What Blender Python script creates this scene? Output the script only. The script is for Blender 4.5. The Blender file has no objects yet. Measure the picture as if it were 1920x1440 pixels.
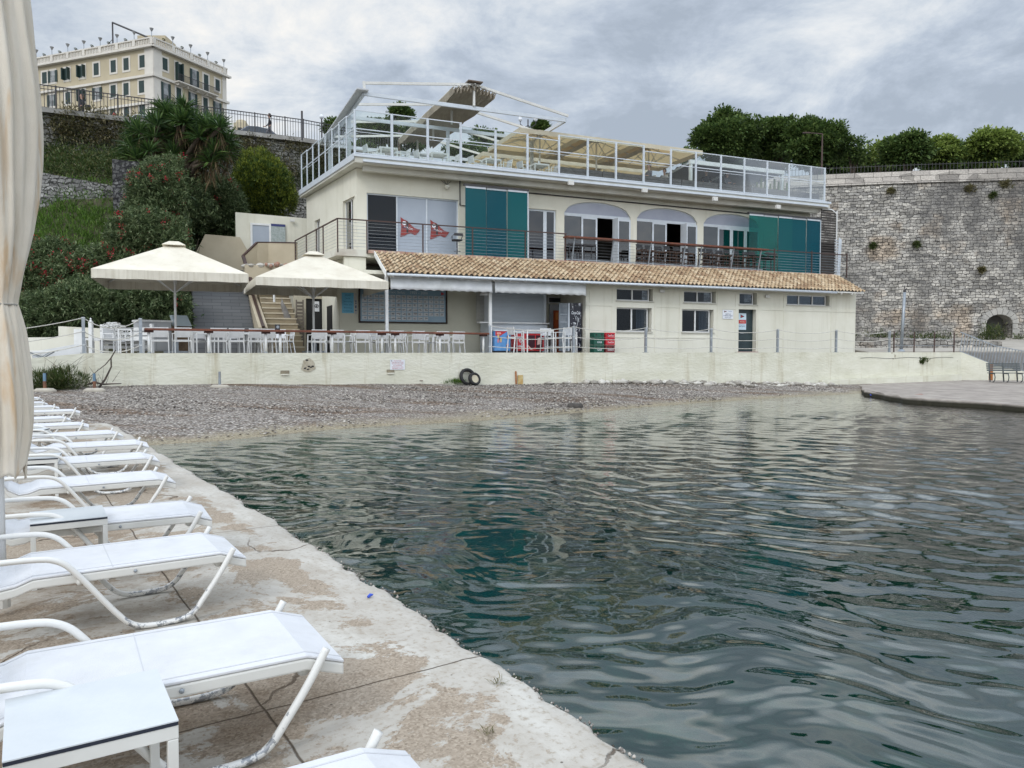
import bpy, math, random
import numpy as np
from mathutils import Vector, Matrix, Euler
R = math.radians
rnd = random.Random(7)
rs = np.random.RandomState(11)
SC = bpy.context.scene
COL = SC.collection
# camera
EYE = 1.85
F = 1443.0                      # focal length in pixels of the 1920 px wide photograph
PITCH = math.atan(62.0 / F)
cam_d = bpy.data.cameras.new('camera'); cam = bpy.data.objects.new('camera', cam_d); COL.objects.link(cam)
cam_d.sensor_width = 36; cam_d.lens = 36 * F / 1920; cam_d.clip_start = 0.1; cam_d.clip_end = 4000
cam.location = (0, 0, EYE); cam.rotation_euler = (math.pi / 2 - PITCH, 0, 0)
SC.camera = cam
# light
SUN_EL, SUN_AZ = R(40), R(205)      # azimuth measured clockwise from +Y: behind the camera, to the left
w = bpy.data.worlds.new('World'); SC.world = w; w.use_nodes = True
nt = w.node_tree; N = nt.nodes; L = nt.links; N.clear()
out = N.new('ShaderNodeOutputWorld'); bg = N.new('ShaderNodeBackground'); bg.inputs['Strength'].default_value = 0.1
L.new(bg.outputs[0], out.inputs[0])
sky = N.new('ShaderNodeTexSky'); sky.sky_type = 'NISHITA'; sky.sun_disc = False
sky.sun_elevation = SUN_EL; sky.sun_rotation = SUN_AZ; sky.air_density = 1.2; sky.dust_density = 2.0
def wn(t, **k):
 n = N.new(t)
 for a, b in k.items(): setattr(n, a, b)
 return n
def wmath(op, a, b=None, c=None, clamp=False):
 n = N.new('ShaderNodeMath'); n.operation = op; n.use_clamp = clamp
 for i, x in enumerate((a, b, c)):
  if x is None: continue
  if isinstance(x, (int, float)): n.inputs[i].default_value = x
  else: L.new(x, n.inputs[i])
 return n.outputs[0]
tc = N.new('ShaderNodeTexCoord'); sep = N.new('ShaderNodeSeparateXYZ'); L.new(tc.outputs['Generated'], sep.inputs[0])
zc = wmath('MAXIMUM', sep.outputs[2], 0.0); zz = wmath('ADD', zc, 0.30)
px_ = wmath('DIVIDE', sep.outputs[0], zz); py_ = wmath('DIVIDE', sep.outputs[1], zz)
comb = N.new('ShaderNodeCombineXYZ'); L.new(px_, comb.inputs[0]); L.new(py_, comb.inputs[1])
def noise(scale, detail, rough, dist=0.0, off=(0, 0, 0), src=None):
 mp = N.new('ShaderNodeMapping'); mp.inputs['Location'].default_value = off
 L.new(src or comb.outputs[0], mp.inputs[0])
 n = N.new('ShaderNodeTexNoise'); n.inputs['Scale'].default_value = scale; n.inputs['Detail'].default_value = detail
 n.inputs['Roughness'].default_value = rough; n.inputs['Distortion'].default_value = dist
 L.new(mp.outputs[0], n.inputs['Vector']); return n.outputs['Fac']
n1 = noise(1.35, 8, 0.62, 0.4, (3.1, 1.7, 0)); n2 = noise(3.4, 9, 0.66, 0.35, (0.4, 5.2, 2)); n3 = noise(0.38, 3, 0.5, 0, (7.7, 2.2, 5))
left = wmath('MULTIPLY', sep.outputs[0], -0.05)
base = wmath('ADD', wmath('MULTIPLY', n1, 0.55), wmath('MULTIPLY', n2, 0.45))
base = wmath('ADD', base, wmath('MULTIPLY', wmath('SUBTRACT', n3, 0.5), 0.5))
base = wmath('ADD', base, left)
ramp = N.new('ShaderNodeValToRGB'); L.new(base, ramp.inputs[0])
cr = ramp.color_ramp; cr.elements[0].position = 0.40; cr.elements[0].color = (.40, .46, .545, 1)
cr.elements[1].position = 0.615; cr.elements[1].color = (.96, .94, .90, 1)
for p, c in ((.45, (.49, .555, .65, 1)), (.49, (.60, .66, .735, 1)), (.55, (.78, .81, .84, 1))):
 e = cr.elements.new(p); e.color = c
hz = wmath('SUBTRACT', 1.0, wmath('MULTIPLY', zc, 4.5), clamp=True)
mixh = N.new('ShaderNodeMixRGB'); L.new(wmath('MULTIPLY', hz, 0.75), mixh.inputs[0]); L.new(ramp.outputs[0], mixh.inputs[1]); mixh.inputs[2].default_value = (.62, .685, .74, 1)
gain = wmath('ADD', wmath('MULTIPLY', wmath('MULTIPLY', wmath('SUBTRACT', zc, 0.41), 13.0, clamp=True), 15.0), 10.4)
back = wmath('MULTIPLY', wmath('MULTIPLY', sep.outputs[1], -1.0, clamp=True), 11.0)  # glow added to the sky behind the camera, lights the facade
gain = wmath('ADD', gain, back)
vm = N.new('ShaderNodeVectorMath'); vm.operation = 'SCALE'; L.new(mixh.outputs[0], vm.inputs[0]); L.new(gain, vm.inputs['Scale'])
mixs = N.new('ShaderNodeMixRGB'); mixs.inputs[0].default_value = 0.93; L.new(sky.outputs[0], mixs.inputs[1]); L.new(vm.outputs[0], mixs.inputs[2])
L.new(mixs.outputs[0], bg.inputs['Color'])
sl = bpy.data.lights.new('sun', 'SUN'); sl.energy = .9; sl.angle = R(14); sl.color = (1, .96, .9)
so = bpy.data.objects.new('sun', sl); COL.objects.link(so)
sd = Vector((math.sin(SUN_AZ) * math.cos(SUN_EL), math.cos(SUN_AZ) * math.cos(SUN_EL), math.sin(SUN_EL)))
so.location = sd * 60; so.rotation_euler = sd.to_track_quat('Z', 'Y').to_euler()
SC.view_settings.view_transform = 'Standard'; SC.view_settings.look = 'None'; SC.view_settings.gamma = 1
SC.view_settings.exposure = 0.04
SC.cycles.max_bounces = 7; SC.cycles.diffuse_bounces = 3; SC.cycles.glossy_bounces = 3; SC.cycles.transmission_bounces = 4
SC.cycles.transparent_max_bounces = 12; SC.cycles.caustics_reflective = False; SC.cycles.caustics_refractive = False
# pixel -> place helpers
def ray(px, py):
 a = (px - 960) / F; b = (720 - py) / F
 return Vector((a, math.cos(PITCH) + b * math.sin(PITCH), b * math.cos(PITCH) - math.sin(PITCH)))
CE = Vector((0, 0, EYE))
def atY(px, py, Y): d = ray(px, py); return CE + d * (Y / d.y)
def atZ(px, py, z): d = ray(px, py); return CE + d * ((z - EYE) / d.z)
UX, UY = 0.918 / math.hypot(.918, .397), 0.397 / math.hypot(.918, .397)
BROT = math.atan2(UY, UX)
def w2b(p): return (p[0] * UX + p[1] * UY, -p[0] * UY + p[1] * UX, p[2])
def b2w(u, v, z=0.0): return Vector((u * UX - v * UY, u * UY + v * UX, z))
def atV(px, py, v):
 d = ray(px, py); dv = -d.x * UY + d.y * UX
 return w2b(CE + d * (v / dv))
def uV(px, v, py=500): return atV(px, py, v)[0]
def zV(px, py, v): return atV(px, py, v)[2]
def onplane(px, py, p0, dirxy):
 """point of the pixel's ray on the vertical plane through p0 along dirxy: (distance along, z)"""
 d = ray(px, py); nx, ny = -dirxy[1], dirxy[0]
 t = (nx * p0[0] + ny * p0[1]) / (nx * d.x + ny * d.y); q = CE + d * t
 return ((q.x - p0[0]) * dirxy[0] + (q.y - p0[1]) * dirxy[1], q.z)
# mesh helpers
class MB:
 def __init__(s): s.v = []; s.f = []; s.m = []; s.uv = None
 def add(s, vs, fs, mi=0):
  o = len(s.v); s.v += [tuple(x) for x in vs]; s.f += [tuple(i + o for i in f) for f in fs]; s.m += [mi] * len(fs); return s
 def box(s, a, b, mi=0):
  x0, y0, z0 = a; x1, y1, z1 = b
  return s.add([(x0, y0, z0), (x1, y0, z0), (x1, y1, z0), (x0, y1, z0), (x0, y0, z1), (x1, y0, z1), (x1, y1, z1), (x0, y1, z1)],
      [(0, 3, 2, 1), (4, 5, 6, 7), (0, 1, 5, 4), (1, 2, 6, 5), (2, 3, 7, 6), (3, 0, 4, 7)], mi)
 def cbox(s, c, d, mi=0): return s.box([c[i] - d[i] / 2 for i in range(3)], [c[i] + d[i] / 2 for i in range(3)], mi)
 def bar(s, p, q, w_, h_, mi=0, up=(0, 0, 1)):
  p = Vector(p); q = Vector(q); d = (q - p).normalized(); u = Vector(up)
  if abs(d.dot(u)) > .98: u = Vector((0, 1, 0))
  a = d.cross(u).normalized() * w_ / 2; b = a.cross(d).normalized() * h_ / 2
  vs = [p - a - b, p + a - b, p + a + b, p - a + b, q - a - b, q + a - b, q + a + b, q - a + b]
  return s.add(vs, [(0, 1, 2, 3), (7, 6, 5, 4), (0, 4, 5, 1), (1, 5, 6, 2), (2, 6, 7, 3), (3, 7, 4, 0)], mi)
 def tube(s, pts, r, n=8, mi=0, caps=True):
  pts = [Vector(p) for p in pts]; k = len(pts); rr = r if isinstance(r, (list, tuple)) else [r] * k
  vs = []; prev = None
  for i, p in enumerate(pts):
   d = (pts[min(i + 1, k - 1)] - pts[max(i - 1, 0)]).normalized()
   if prev is None:
    u = Vector((0, 0, 1)) if abs(d.z) < .9 else Vector((1, 0, 0)); a = d.cross(u).normalized()
   else: a = (prev - d * prev.dot(d)).normalized()
   prev = a; b = d.cross(a)
   for j in range(n):
    t = 2 * math.pi * j / n; vs.append(p + (a * math.cos(t) + b * math.sin(t)) * rr[i])
  fs = [(i * n + j, i * n + (j + 1) % n, (i + 1) * n + (j + 1) % n, (i + 1) * n + j) for i in range(k - 1) for j in range(n)]
  if caps: fs += [tuple(range(n))[::-1], tuple((k - 1) * n + j for j in range(n))]
  return s.add(vs, fs, mi)
 def lathe(s, prof, c=(0, 0, 0), n=16, mi=0):
  vs = [(c[0] + r * math.cos(2 * math.pi * j / n), c[1] + r * math.sin(2 * math.pi * j / n), c[2] + z) for r, z in prof for j in range(n)]
  k = len(prof); fs = [(i * n + j, i * n + (j + 1) % n, (i + 1) * n + (j + 1) % n, (i + 1) * n + j) for i in range(k - 1) for j in range(n)]
  if prof[0][0] > 1e-4: fs.append(tuple(range(n))[::-1])
  if prof[-1][0] > 1e-4: fs.append(tuple((k - 1) * n + j for j in range(n)))
  return s.add(vs, fs, mi)
 def prism(s, poly, z0, z1, mi=0):
  """poly: xy points (counter-clockwise), z0/z1 numbers or per-point lists"""
  n = len(poly); a = z0 if isinstance(z0, (list, tuple)) else [z0] * n; b = z1 if isinstance(z1, (list, tuple)) else [z1] * n
  vs = [(p[0], p[1], a[i]) for i, p in enumerate(poly)] + [(p[0], p[1], b[i]) for i, p in enumerate(poly)]
  return s.add(vs, [tuple(range(n))[::-1], tuple(range(n, 2 * n))] + [(i, (i + 1) % n, n + (i + 1) % n, n + i) for i in range(n)], mi)
 def slab(s, poly, off, mi=0):
  """extrude a 3-D polygon by the vector off"""
  n = len(poly); o = Vector(off); vs = [Vector(p) for p in poly] + [Vector(p) + o for p in poly]
  return s.add(vs, [tuple(range(n))[::-1], tuple(range(n, 2 * n))] + [(i, (i + 1) % n, n + (i + 1) % n, n + i) for i in range(n)], mi)
 def sphere(s, c, r, nu=12, nv=8, mi=0, sc=(1, 1, 1)):
  vs = [(c[0], c[1], c[2] + r * sc[2])]
  for i in range(1, nv):
   t = math.pi * i / nv
   for j in range(nu):
    p = 2 * math.pi * j / nu; vs.append((c[0] + r * sc[0] * math.sin(t) * math.cos(p), c[1] + r * sc[1] * math.sin(t) * math.sin(p), c[2] + r * sc[2] * math.cos(t)))
  vs.append((c[0], c[1], c[2] - r * sc[2])); fs = [(0, 1 + j, 1 + (j + 1) % nu) for j in range(nu)]
  for i in range(nv - 2):
   for j in range(nu): a = 1 + i * nu; fs.append((a + j, a + nu + j, a + nu + (j + 1) % nu, a + (j + 1) % nu))
  e = len(vs) - 1; a = 1 + (nv - 2) * nu; fs += [(e, a + (j + 1) % nu, a + j) for j in range(nu)]
  return s.add(vs, fs, mi)
 def build(s, name, mat, parent=None, smooth=False, loc=None, rotz=0, bevel=0):
  me = bpy.data.meshes.new(name); me.from_pydata(s.v, [], s.f)
  for m_ in (mat if isinstance(mat, (list, tuple)) else [mat]): me.materials.append(m_)
  if any(s.m): me.polygons.foreach_set('material_index', s.m)
  if smooth: me.shade_smooth()
  me.update(); o = bpy.data.objects.new(name, me); COL.objects.link(o)
  if parent: o.parent = parent
  if loc is not None: o.location = loc
  o.rotation_euler.z = rotz
  if bevel:
   b = o.modifiers.new('bevel', 'BEVEL'); b.width = bevel; b.segments = 2; b.limit_method = 'ANGLE'
  return o
def chaikin(P, k=2):
 for _ in range(k):
  Q = [P[0]]
  for a, b in zip(P[:-1], P[1:]): a, b = Vector(a), Vector(b); Q += [tuple(a.lerp(b, .25)), tuple(a.lerp(b, .75))]
  P = Q + [P[-1]]
 return P
def smooth_by_angle(o, ang=40):
 o.data.shade_smooth()
 try: o.data.set_sharp_from_angle(angle=R(ang))
 except Exception: pass
def tag(o, label, cat, group=None, kind=None):
 if label: o['label'] = label
 if cat: o['category'] = cat
 if group: o['group'] = group
 if kind: o['kind'] = kind
 return o
def thing(name, label, cat, loc=(0, 0, 0), rotz=0.0, group=None):
 o = bpy.data.objects.new(name, None); COL.objects.link(o); o.location = loc; o.rotation_euler.z = rotz
 o.empty_display_size = .3
 return tag(o, label, cat, group)
def struct(o): o['kind'] = 'structure'; return o
def copy_tree(o, loc=None, rotz=None, label=None, parent=None, first=True):
 c = o.copy(); COL.objects.link(c)
 if parent: c.parent = parent
 if loc is not None: c.location = loc
 if rotz is not None: c.rotation_euler.z = rotz
 if label: c['label'] = label
 for ch in list(o.children): copy_tree(ch, parent=c)
 return c
def fast_mesh(name, V, Fq, mat, parent=None, smooth=False):
 """numpy arrays; Fq (n,3) or (n,4)"""
 me = bpy.data.meshes.new(name); n, k = Fq.shape
 me.vertices.add(len(V)); me.vertices.foreach_set('co', np.asarray(V, dtype=np.float32).ravel())
 me.loops.add(n * k); me.loops.foreach_set('vertex_index', np.asarray(Fq, dtype=np.int32).ravel())
 me.polygons.add(n); me.polygons.foreach_set('loop_start', np.arange(0, n * k, k, dtype=np.int32))
 me.polygons.foreach_set('loop_total', np.full(n, k, dtype=np.int32))
 for m_ in (mat if isinstance(mat, (list, tuple)) else [mat]): me.materials.append(m_)
 me.update(calc_edges=True); me.validate()
 if smooth: me.shade_smooth()
 o = bpy.data.objects.new(name, me); COL.objects.link(o)
 if parent: o.parent = parent
 return o
def text_mesh(name, body, size, mat, parent, loc, rot=(math.pi / 2, 0, 0), align='CENTER', ext=0.002, shear=0.0, width=None, bold=0.0):
 cu = bpy.data.curves.new(name, 'FONT'); cu.body = body; cu.size = size; cu.align_x = align; cu.align_y = 'CENTER'
 cu.extrude = ext; cu.shear = shear; cu.offset = bold; cu.resolution_u = 3
 t = bpy.data.objects.new(name, cu); COL.objects.link(t); bpy.context.view_layer.update()
 me = bpy.data.meshes.new_from_object(t.evaluated_get(bpy.context.evaluated_depsgraph_get()))
 bpy.data.objects.remove(t)
 if width:
  xs = [v_.co.x for v_ in me.vertices]; s_ = width / max(1e-6, max(xs) - min(xs))
  for v_ in me.vertices: v_.co.x *= s_
 me.materials.clear(); me.materials.append(mat); me.name = name
 o = bpy.data.objects.new(name, me); COL.objects.link(o); o.parent = parent; o.location = loc; o.rotation_euler = rot
 return o
# materials
def nodes(m):
 m.use_nodes = True; t = m.node_tree; b = t.nodes.get('Principled BSDF'); return t, t.nodes, t.links, b
_mc = {}
def mk(name, col, col2=None, scale=3.0, rough=.7, bump=0.0, bscale=None, metal=0.0, fac=(.35, .65), detail=6, stretch=(1, 1, 1), spec=.4, coat=0, local=False):
 if name in _mc: return _mc[name]
 m = bpy.data.materials.new(name); t, n, l, b = nodes(m)
 b.inputs['Base Color'].default_value = (*col, 1); b.inputs['Roughness'].default_value = rough; b.inputs['Metallic'].default_value = metal
 b.inputs['Specular IOR Level'].default_value = spec
 if coat: b.inputs['Coat Weight'].default_value = coat
 if local: src = n.new('ShaderNodeTexCoord').outputs['Object']
 else: src = n.new('ShaderNodeNewGeometry').outputs['Position']
 mp = n.new('ShaderNodeMapping'); mp.inputs['Scale'].default_value = stretch; l.new(src, mp.inputs[0])
 if col2 is None: col2 = tuple(c * .86 for c in col)
 nz = n.new('ShaderNodeTexNoise'); nz.inputs['Scale'].default_value = scale; nz.inputs['Detail'].default_value = detail; nz.inputs['Roughness'].default_value = .6
 l.new(mp.outputs[0], nz.inputs['Vector'])
 mr = n.new('ShaderNodeMapRange'); mr.inputs[1].default_value = fac[0]; mr.inputs[2].default_value = fac[1]; l.new(nz.outputs['Fac'], mr.inputs[0])
 mx = n.new('ShaderNodeMixRGB'); mx.inputs[1].default_value = (*col, 1); mx.inputs[2].default_value = (*col2, 1)
 l.new(mr.outputs[0], mx.inputs[0]); l.new(mx.outputs[0], b.inputs['Base Color'])
 if bump:
  nb = n.new('ShaderNodeTexNoise'); nb.inputs['Scale'].default_value = bscale or scale * 6; nb.inputs['Detail'].default_value = 5
  l.new(mp.outputs[0], nb.inputs['Vector'])
  bp = n.new('ShaderNodeBump'); bp.inputs['Strength'].default_value = bump; bp.inputs['Distance'].default_value = .02
  l.new(nb.outputs['Fac'], bp.inputs['Height']); l.new(bp.outputs[0], b.inputs['Normal'])
 _mc[name] = m; return m
def streaks(m, strength=.5, col=(.55, .50, .42), th=(.54, .70), zs=.10, sc=1.6):
 """rain and rust runs on a wall, drawn out downwards"""
 t, n, l, b = nodes(m); src = n.new('ShaderNodeNewGeometry').outputs['Position']; mp = n.new('ShaderNodeMapping'); mp.inputs['Scale'].default_value = (sc, sc, zs); l.new(src, mp.inputs[0])
 q = n.new('ShaderNodeTexNoise'); q.inputs['Scale'].default_value = 1.3; q.inputs['Detail'].default_value = 9; q.inputs['Roughness'].default_value = .72; l.new(mp.outputs[0], q.inputs['Vector'])
 r = n.new('ShaderNodeMapRange'); r.inputs[1].default_value = th[0]; r.inputs[2].default_value = th[1]; r.inputs[4].default_value = strength; l.new(q.outputs['Fac'], r.inputs[0])
 old = b.inputs['Base Color'].links[0].from_socket; mx = n.new('ShaderNodeMixRGB'); mx.blend_type = 'MULTIPLY'; l.new(r.outputs[0], mx.inputs[0]); l.new(old, mx.inputs[1]); mx.inputs[2].default_value = (*col, 1); l.new(mx.outputs[0], b.inputs['Base Color'])
def leafmat(name, cols, rough=.55, trans=.25):
 """cols: list of (pos, rgb) picked per leaf"""
 if name in _mc: return _mc[name]
 m = bpy.data.materials.new(name); t, n, l, b = nodes(m); g = n.new('ShaderNodeNewGeometry')
 r = n.new('ShaderNodeValToRGB'); e = r.color_ramp.elements
 e[0].position = cols[0][0]; e[0].color = (*cols[0][1], 1); e[1].position = cols[-1][0]; e[1].color = (*cols[-1][1], 1)
 for p, c in cols[1:-1]: x = e.new(p); x.color = (*c, 1)
 l.new(g.outputs['Random Per Island'], r.inputs[0]); l.new(r.outputs[0], b.inputs['Base Color']); b.inputs['Roughness'].default_value = rough
 b.inputs['Specular IOR Level'].default_value = .25
 if trans:
  tr = n.new('ShaderNodeBsdfTranslucent'); l.new(r.outputs[0], tr.inputs['Color'])
  ms = n.new('ShaderNodeMixShader'); ms.inputs[0].default_value = trans; o_ = n.get('Material Output')
  l.new(b.outputs[0], ms.inputs[1]); l.new(tr.outputs[0], ms.inputs[2]); l.new(ms.outputs[0], o_.inputs['Surface'])
 _mc[name] = m; return m
def glassmat(name, tint=(.9, .95, .93), refl=1.0, rough=.0, ior=1.5):
 if name in _mc: return _mc[name]
 m = bpy.data.materials.new(name); t, n, l, b = nodes(m); n.remove(b)
 tr = n.new('ShaderNodeBsdfTransparent'); tr.inputs['Color'].default_value = (*tint, 1)
 gl = n.new('ShaderNodeBsdfGlossy'); gl.inputs['Roughness'].default_value = rough
 fr = n.new('ShaderNodeFresnel'); fr.inputs['IOR'].default_value = ior
 mu = n.new('ShaderNodeMath'); mu.operation = 'MULTIPLY'; mu.inputs[1].default_value = refl; mu.use_clamp = True; l.new(fr.outputs[0], mu.inputs[0])
 ms = n.new('ShaderNodeMixShader'); l.new(mu.outputs[0], ms.inputs[0]); l.new(tr.outputs[0], ms.inputs[1]); l.new(gl.outputs[0], ms.inputs[2])
 l.new(ms.outputs[0], n.get('Material Output').inputs['Surface']); _mc[name] = m; return m
def stonemat(name, bw=.55, bh=.3, c1=(.42, .41, .38), c2=(.25, .245, .24), mortar=(.06, .055, .05), msize=.02, distort=.06, stain=(.10, .095, .09), stainfac=(.52, .68), tan=None, bumpd=.05, uv=True):
 """coursed or rubble stone on UV (metres)"""
 if name in _mc: return _mc[name]
 m = bpy.data.materials.new(name); t, n, l, b = nodes(m); b.inputs['Roughness'].default_value = .92; b.inputs['Specular IOR Level'].default_value = .15
 tcn = n.new('ShaderNodeTexCoord'); src = tcn.outputs['UV']
 nz = n.new('ShaderNodeTexNoise'); nz.inputs['Scale'].default_value = 1.1 / bw; nz.inputs['Detail'].default_value = 4; l.new(src, nz.inputs['Vector'])
 s1 = n.new('ShaderNodeVectorMath'); s1.operation = 'SUBTRACT'; l.new(nz.outputs['Color'], s1.inputs[0]); s1.inputs[1].default_value = (.5, .5, .5)
 s2 = n.new('ShaderNodeVectorMath'); s2.operation = 'SCALE'; l.new(s1.outputs[0], s2.inputs[0]); s2.inputs['Scale'].default_value = distort * 6
 s3 = n.new('ShaderNodeVectorMath'); s3.operation = 'ADD'; l.new(src, s3.inputs[0]); l.new(s2.outputs[0], s3.inputs[1])
 br = n.new('ShaderNodeTexBrick'); l.new(s3.outputs[0], br.inputs['Vector']); br.inputs['Scale'].default_value = 1
 br.inputs['Brick Width'].default_value = bw; br.inputs['Row Height'].default_value = bh; br.inputs['Mortar Size'].default_value = msize; br.inputs['Mortar Smooth'].default_value = .35
 br.inputs['Color1'].default_value = (*c1, 1); br.inputs['Color2'].default_value = (*c2, 1); br.inputs['Mortar'].default_value = (*mortar, 1); br.inputs['Bias'].default_value = -.1
 br.offset_frequency = 2; br.squash = .7; br.squash_frequency = 3
 vo = n.new('ShaderNodeTexVoronoi'); vo.inputs['Scale'].default_value = 1.6 / bw; mpv = n.new('ShaderNodeMapping'); mpv.inputs['Scale'].default_value = (.6, 1.1, 1)
 l.new(src, mpv.inputs[0]); l.new(mpv.outputs[0], vo.inputs['Vector'])
 hs = n.new('ShaderNodeSeparateColor'); l.new(vo.outputs['Color'], hs.inputs[0])
 mr = n.new('ShaderNodeMapRange'); mr.inputs[3].default_value = .62; mr.inputs[4].default_value = 1.35; l.new(hs.outputs[0], mr.inputs[0])
 mu = n.new('ShaderNodeMixRGB'); mu.blend_type = 'MULTIPLY'; mu.inputs[0].default_value = 1; l.new(br.outputs['Color'], mu.inputs[1]); l.new(mr.outputs[0], mu.inputs[2])
 last = mu.outputs[0]
 if tan:
  nt_ = n.new('ShaderNodeTexNoise'); nt_.inputs['Scale'].default_value = .35; nt_.inputs['Detail'].default_value = 5; l.new(src, nt_.inputs['Vector'])
  mt = n.new('ShaderNodeMapRange'); mt.inputs[1].default_value = .56; mt.inputs[2].default_value = .66; mt.inputs[4].default_value = .6; l.new(nt_.outputs['Fac'], mt.inputs[0])
  mm = n.new('ShaderNodeMixRGB'); mm.blend_type = 'MULTIPLY'; l.new(mt.outputs[0], mm.inputs[0]); l.new(last, mm.inputs[1]); mm.inputs[2].default_value = (*tan, 1); last = mm.outputs[0]
 ns = n.new('ShaderNodeTexNoise'); ns.inputs['Scale'].default_value = .22; ns.inputs['Detail'].default_value = 9; ns.inputs['Roughness'].default_value = .68
 mps = n.new('ShaderNodeMapping'); mps.inputs['Scale'].default_value = (1.4, .55, 1); l.new(src, mps.inputs[0]); l.new(mps.outputs[0], ns.inputs['Vector'])
 ms = n.new('ShaderNodeMapRange'); ms.inputs[1].default_value = stainfac[0]; ms.inputs[2].default_value = stainfac[1]; ms.inputs[4].default_value = .75; l.new(ns.outputs['Fac'], ms.inputs[0])
 mx = n.new('ShaderNodeMixRGB'); l.new(ms.outputs[0], mx.inputs[0]); l.new(last, mx.inputs[1]); mx.inputs[2].default_value = (*stain, 1)
 mx2 = n.new('ShaderNodeMixRGB'); mx2.blend_type = 'MULTIPLY'; mx2.inputs[0].default_value = .5; l.new(mx.outputs[0], mx2.inputs[1])
 nf = n.new('ShaderNodeTexNoise'); nf.inputs['Scale'].default_value = 9; nf.inputs['Detail'].default_value = 6; l.new(src, nf.inputs['Vector'])
 mf = n.new('ShaderNodeMapRange'); mf.inputs[1].default_value = .3; mf.inputs[2].default_value = .6; mf.inputs[3].default_value = .45; mf.inputs[4].default_value = 1.15; l.new(nf.outputs['Fac'], mf.inputs[0])
 l.new(mf.outputs[0], mx2.inputs[2]); l.new(mx2.outputs[0], b.inputs['Base Color'])
 bp = n.new('ShaderNodeBump'); bp.inputs['Strength'].default_value = .9; bp.inputs['Distance'].default_value = bumpd; bp.invert = True
 ad = n.new('ShaderNodeMath'); ad.operation = 'SUBTRACT'; l.new(br.outputs['Fac'], ad.inputs[0])
 ml = n.new('ShaderNodeMath'); ml.operation = 'MULTIPLY'; ml.inputs[1].default_value = .9; l.new(nf.outputs['Fac'], ml.inputs[0]); l.new(ml.outputs[0], ad.inputs[1])
 l.new(ad.outputs[0], bp.inputs['Height']); l.new(bp.outputs[0], b.inputs['Normal'])
 _mc[name] = m; return m
def wall_strip(name, pts, ztop, zbot, mat, parent=None, thick=.6, nz=1, sub=1.0):
 """a standing wall along xy points (with tops/bottoms per point), front face UV-mapped in metres; thickness behind (left of travel)"""
 P = []; T = []; Bm = []
 for i in range(len(pts) - 1):
  a = Vector(pts[i][:2]); b = Vector(pts[i + 1][:2]); k = max(1, int((b - a).length / sub))
  for j in range(k):
   f = j / k; P.append(a.lerp(b, f)); T.append(ztop[i] * (1 - f) + ztop[i + 1] * f); Bm.append(zbot[i] * (1 - f) + zbot[i + 1] * f)
 P.append(Vector(pts[-1][:2])); T.append(ztop[-1]); Bm.append(zbot[-1])
 n = len(P); d = [0]
 for i in range(1, n): d.append(d[-1] + (P[i] - P[i - 1]).length)
 nr = []
 for i in range(n):
  t = (P[min(i + 1, n - 1)] - P[max(i - 1, 0)]).normalized(); nr.append(Vector((-t.y, t.x)))
 me = bpy.data.meshes.new(name); V = []; Fs = []; UVs = []
 def q(vs, uvs):
  o = len(V); V.extend(vs); Fs.append(tuple(range(o, o + 4))); UVs.extend(uvs)
 for i in range(n - 1):
  a, b = P[i], P[i + 1]; a2, b2 = a + nr[i] * thick, b + nr[i + 1] * thick
  q([(a.x, a.y, Bm[i]), (b.x, b.y, Bm[i + 1]), (b.x, b.y, T[i + 1]), (a.x, a.y, T[i])], [(d[i], Bm[i]), (d[i + 1], Bm[i + 1]), (d[i + 1], T[i + 1]), (d[i], T[i])])
  q([(a.x, a.y, T[i]), (b.x, b.y, T[i + 1]), (b2.x, b2.y, T[i + 1]), (a2.x, a2.y, T[i])], [(d[i], 0), (d[i + 1], 0), (d[i + 1], thick), (d[i], thick)])
  q([(b2.x, b2.y, Bm[i + 1]), (a2.x, a2.y, Bm[i]), (a2.x, a2.y, T[i]), (b2.x, b2.y, T[i + 1])], [(d[i + 1], Bm[i + 1]), (d[i], Bm[i]), (d[i], T[i]), (d[i + 1], T[i + 1])])
 for i, e in ((0, 0), (n - 1, 1)):
  a = P[i]; a2 = a + nr[i] * thick; vs = [(a2.x, a2.y, Bm[i]), (a.x, a.y, Bm[i]), (a.x, a.y, T[i]), (a2.x, a2.y, T[i])]
  q(vs if not e else vs[::-1], [(0, Bm[i]), (thick, Bm[i]), (thick, T[i]), (0, T[i])])
 me.from_pydata([tuple(v_) for v_ in V], [], Fs); uvl = me.uv_layers.new(name='UVMap')
 uvl.data.foreach_set('uv', [c for uv in UVs for c in uv]); me.materials.append(mat); me.update()
 o = bpy.data.objects.new(name, me); COL.objects.link(o)
 if parent: o.parent = parent
 return o
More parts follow.
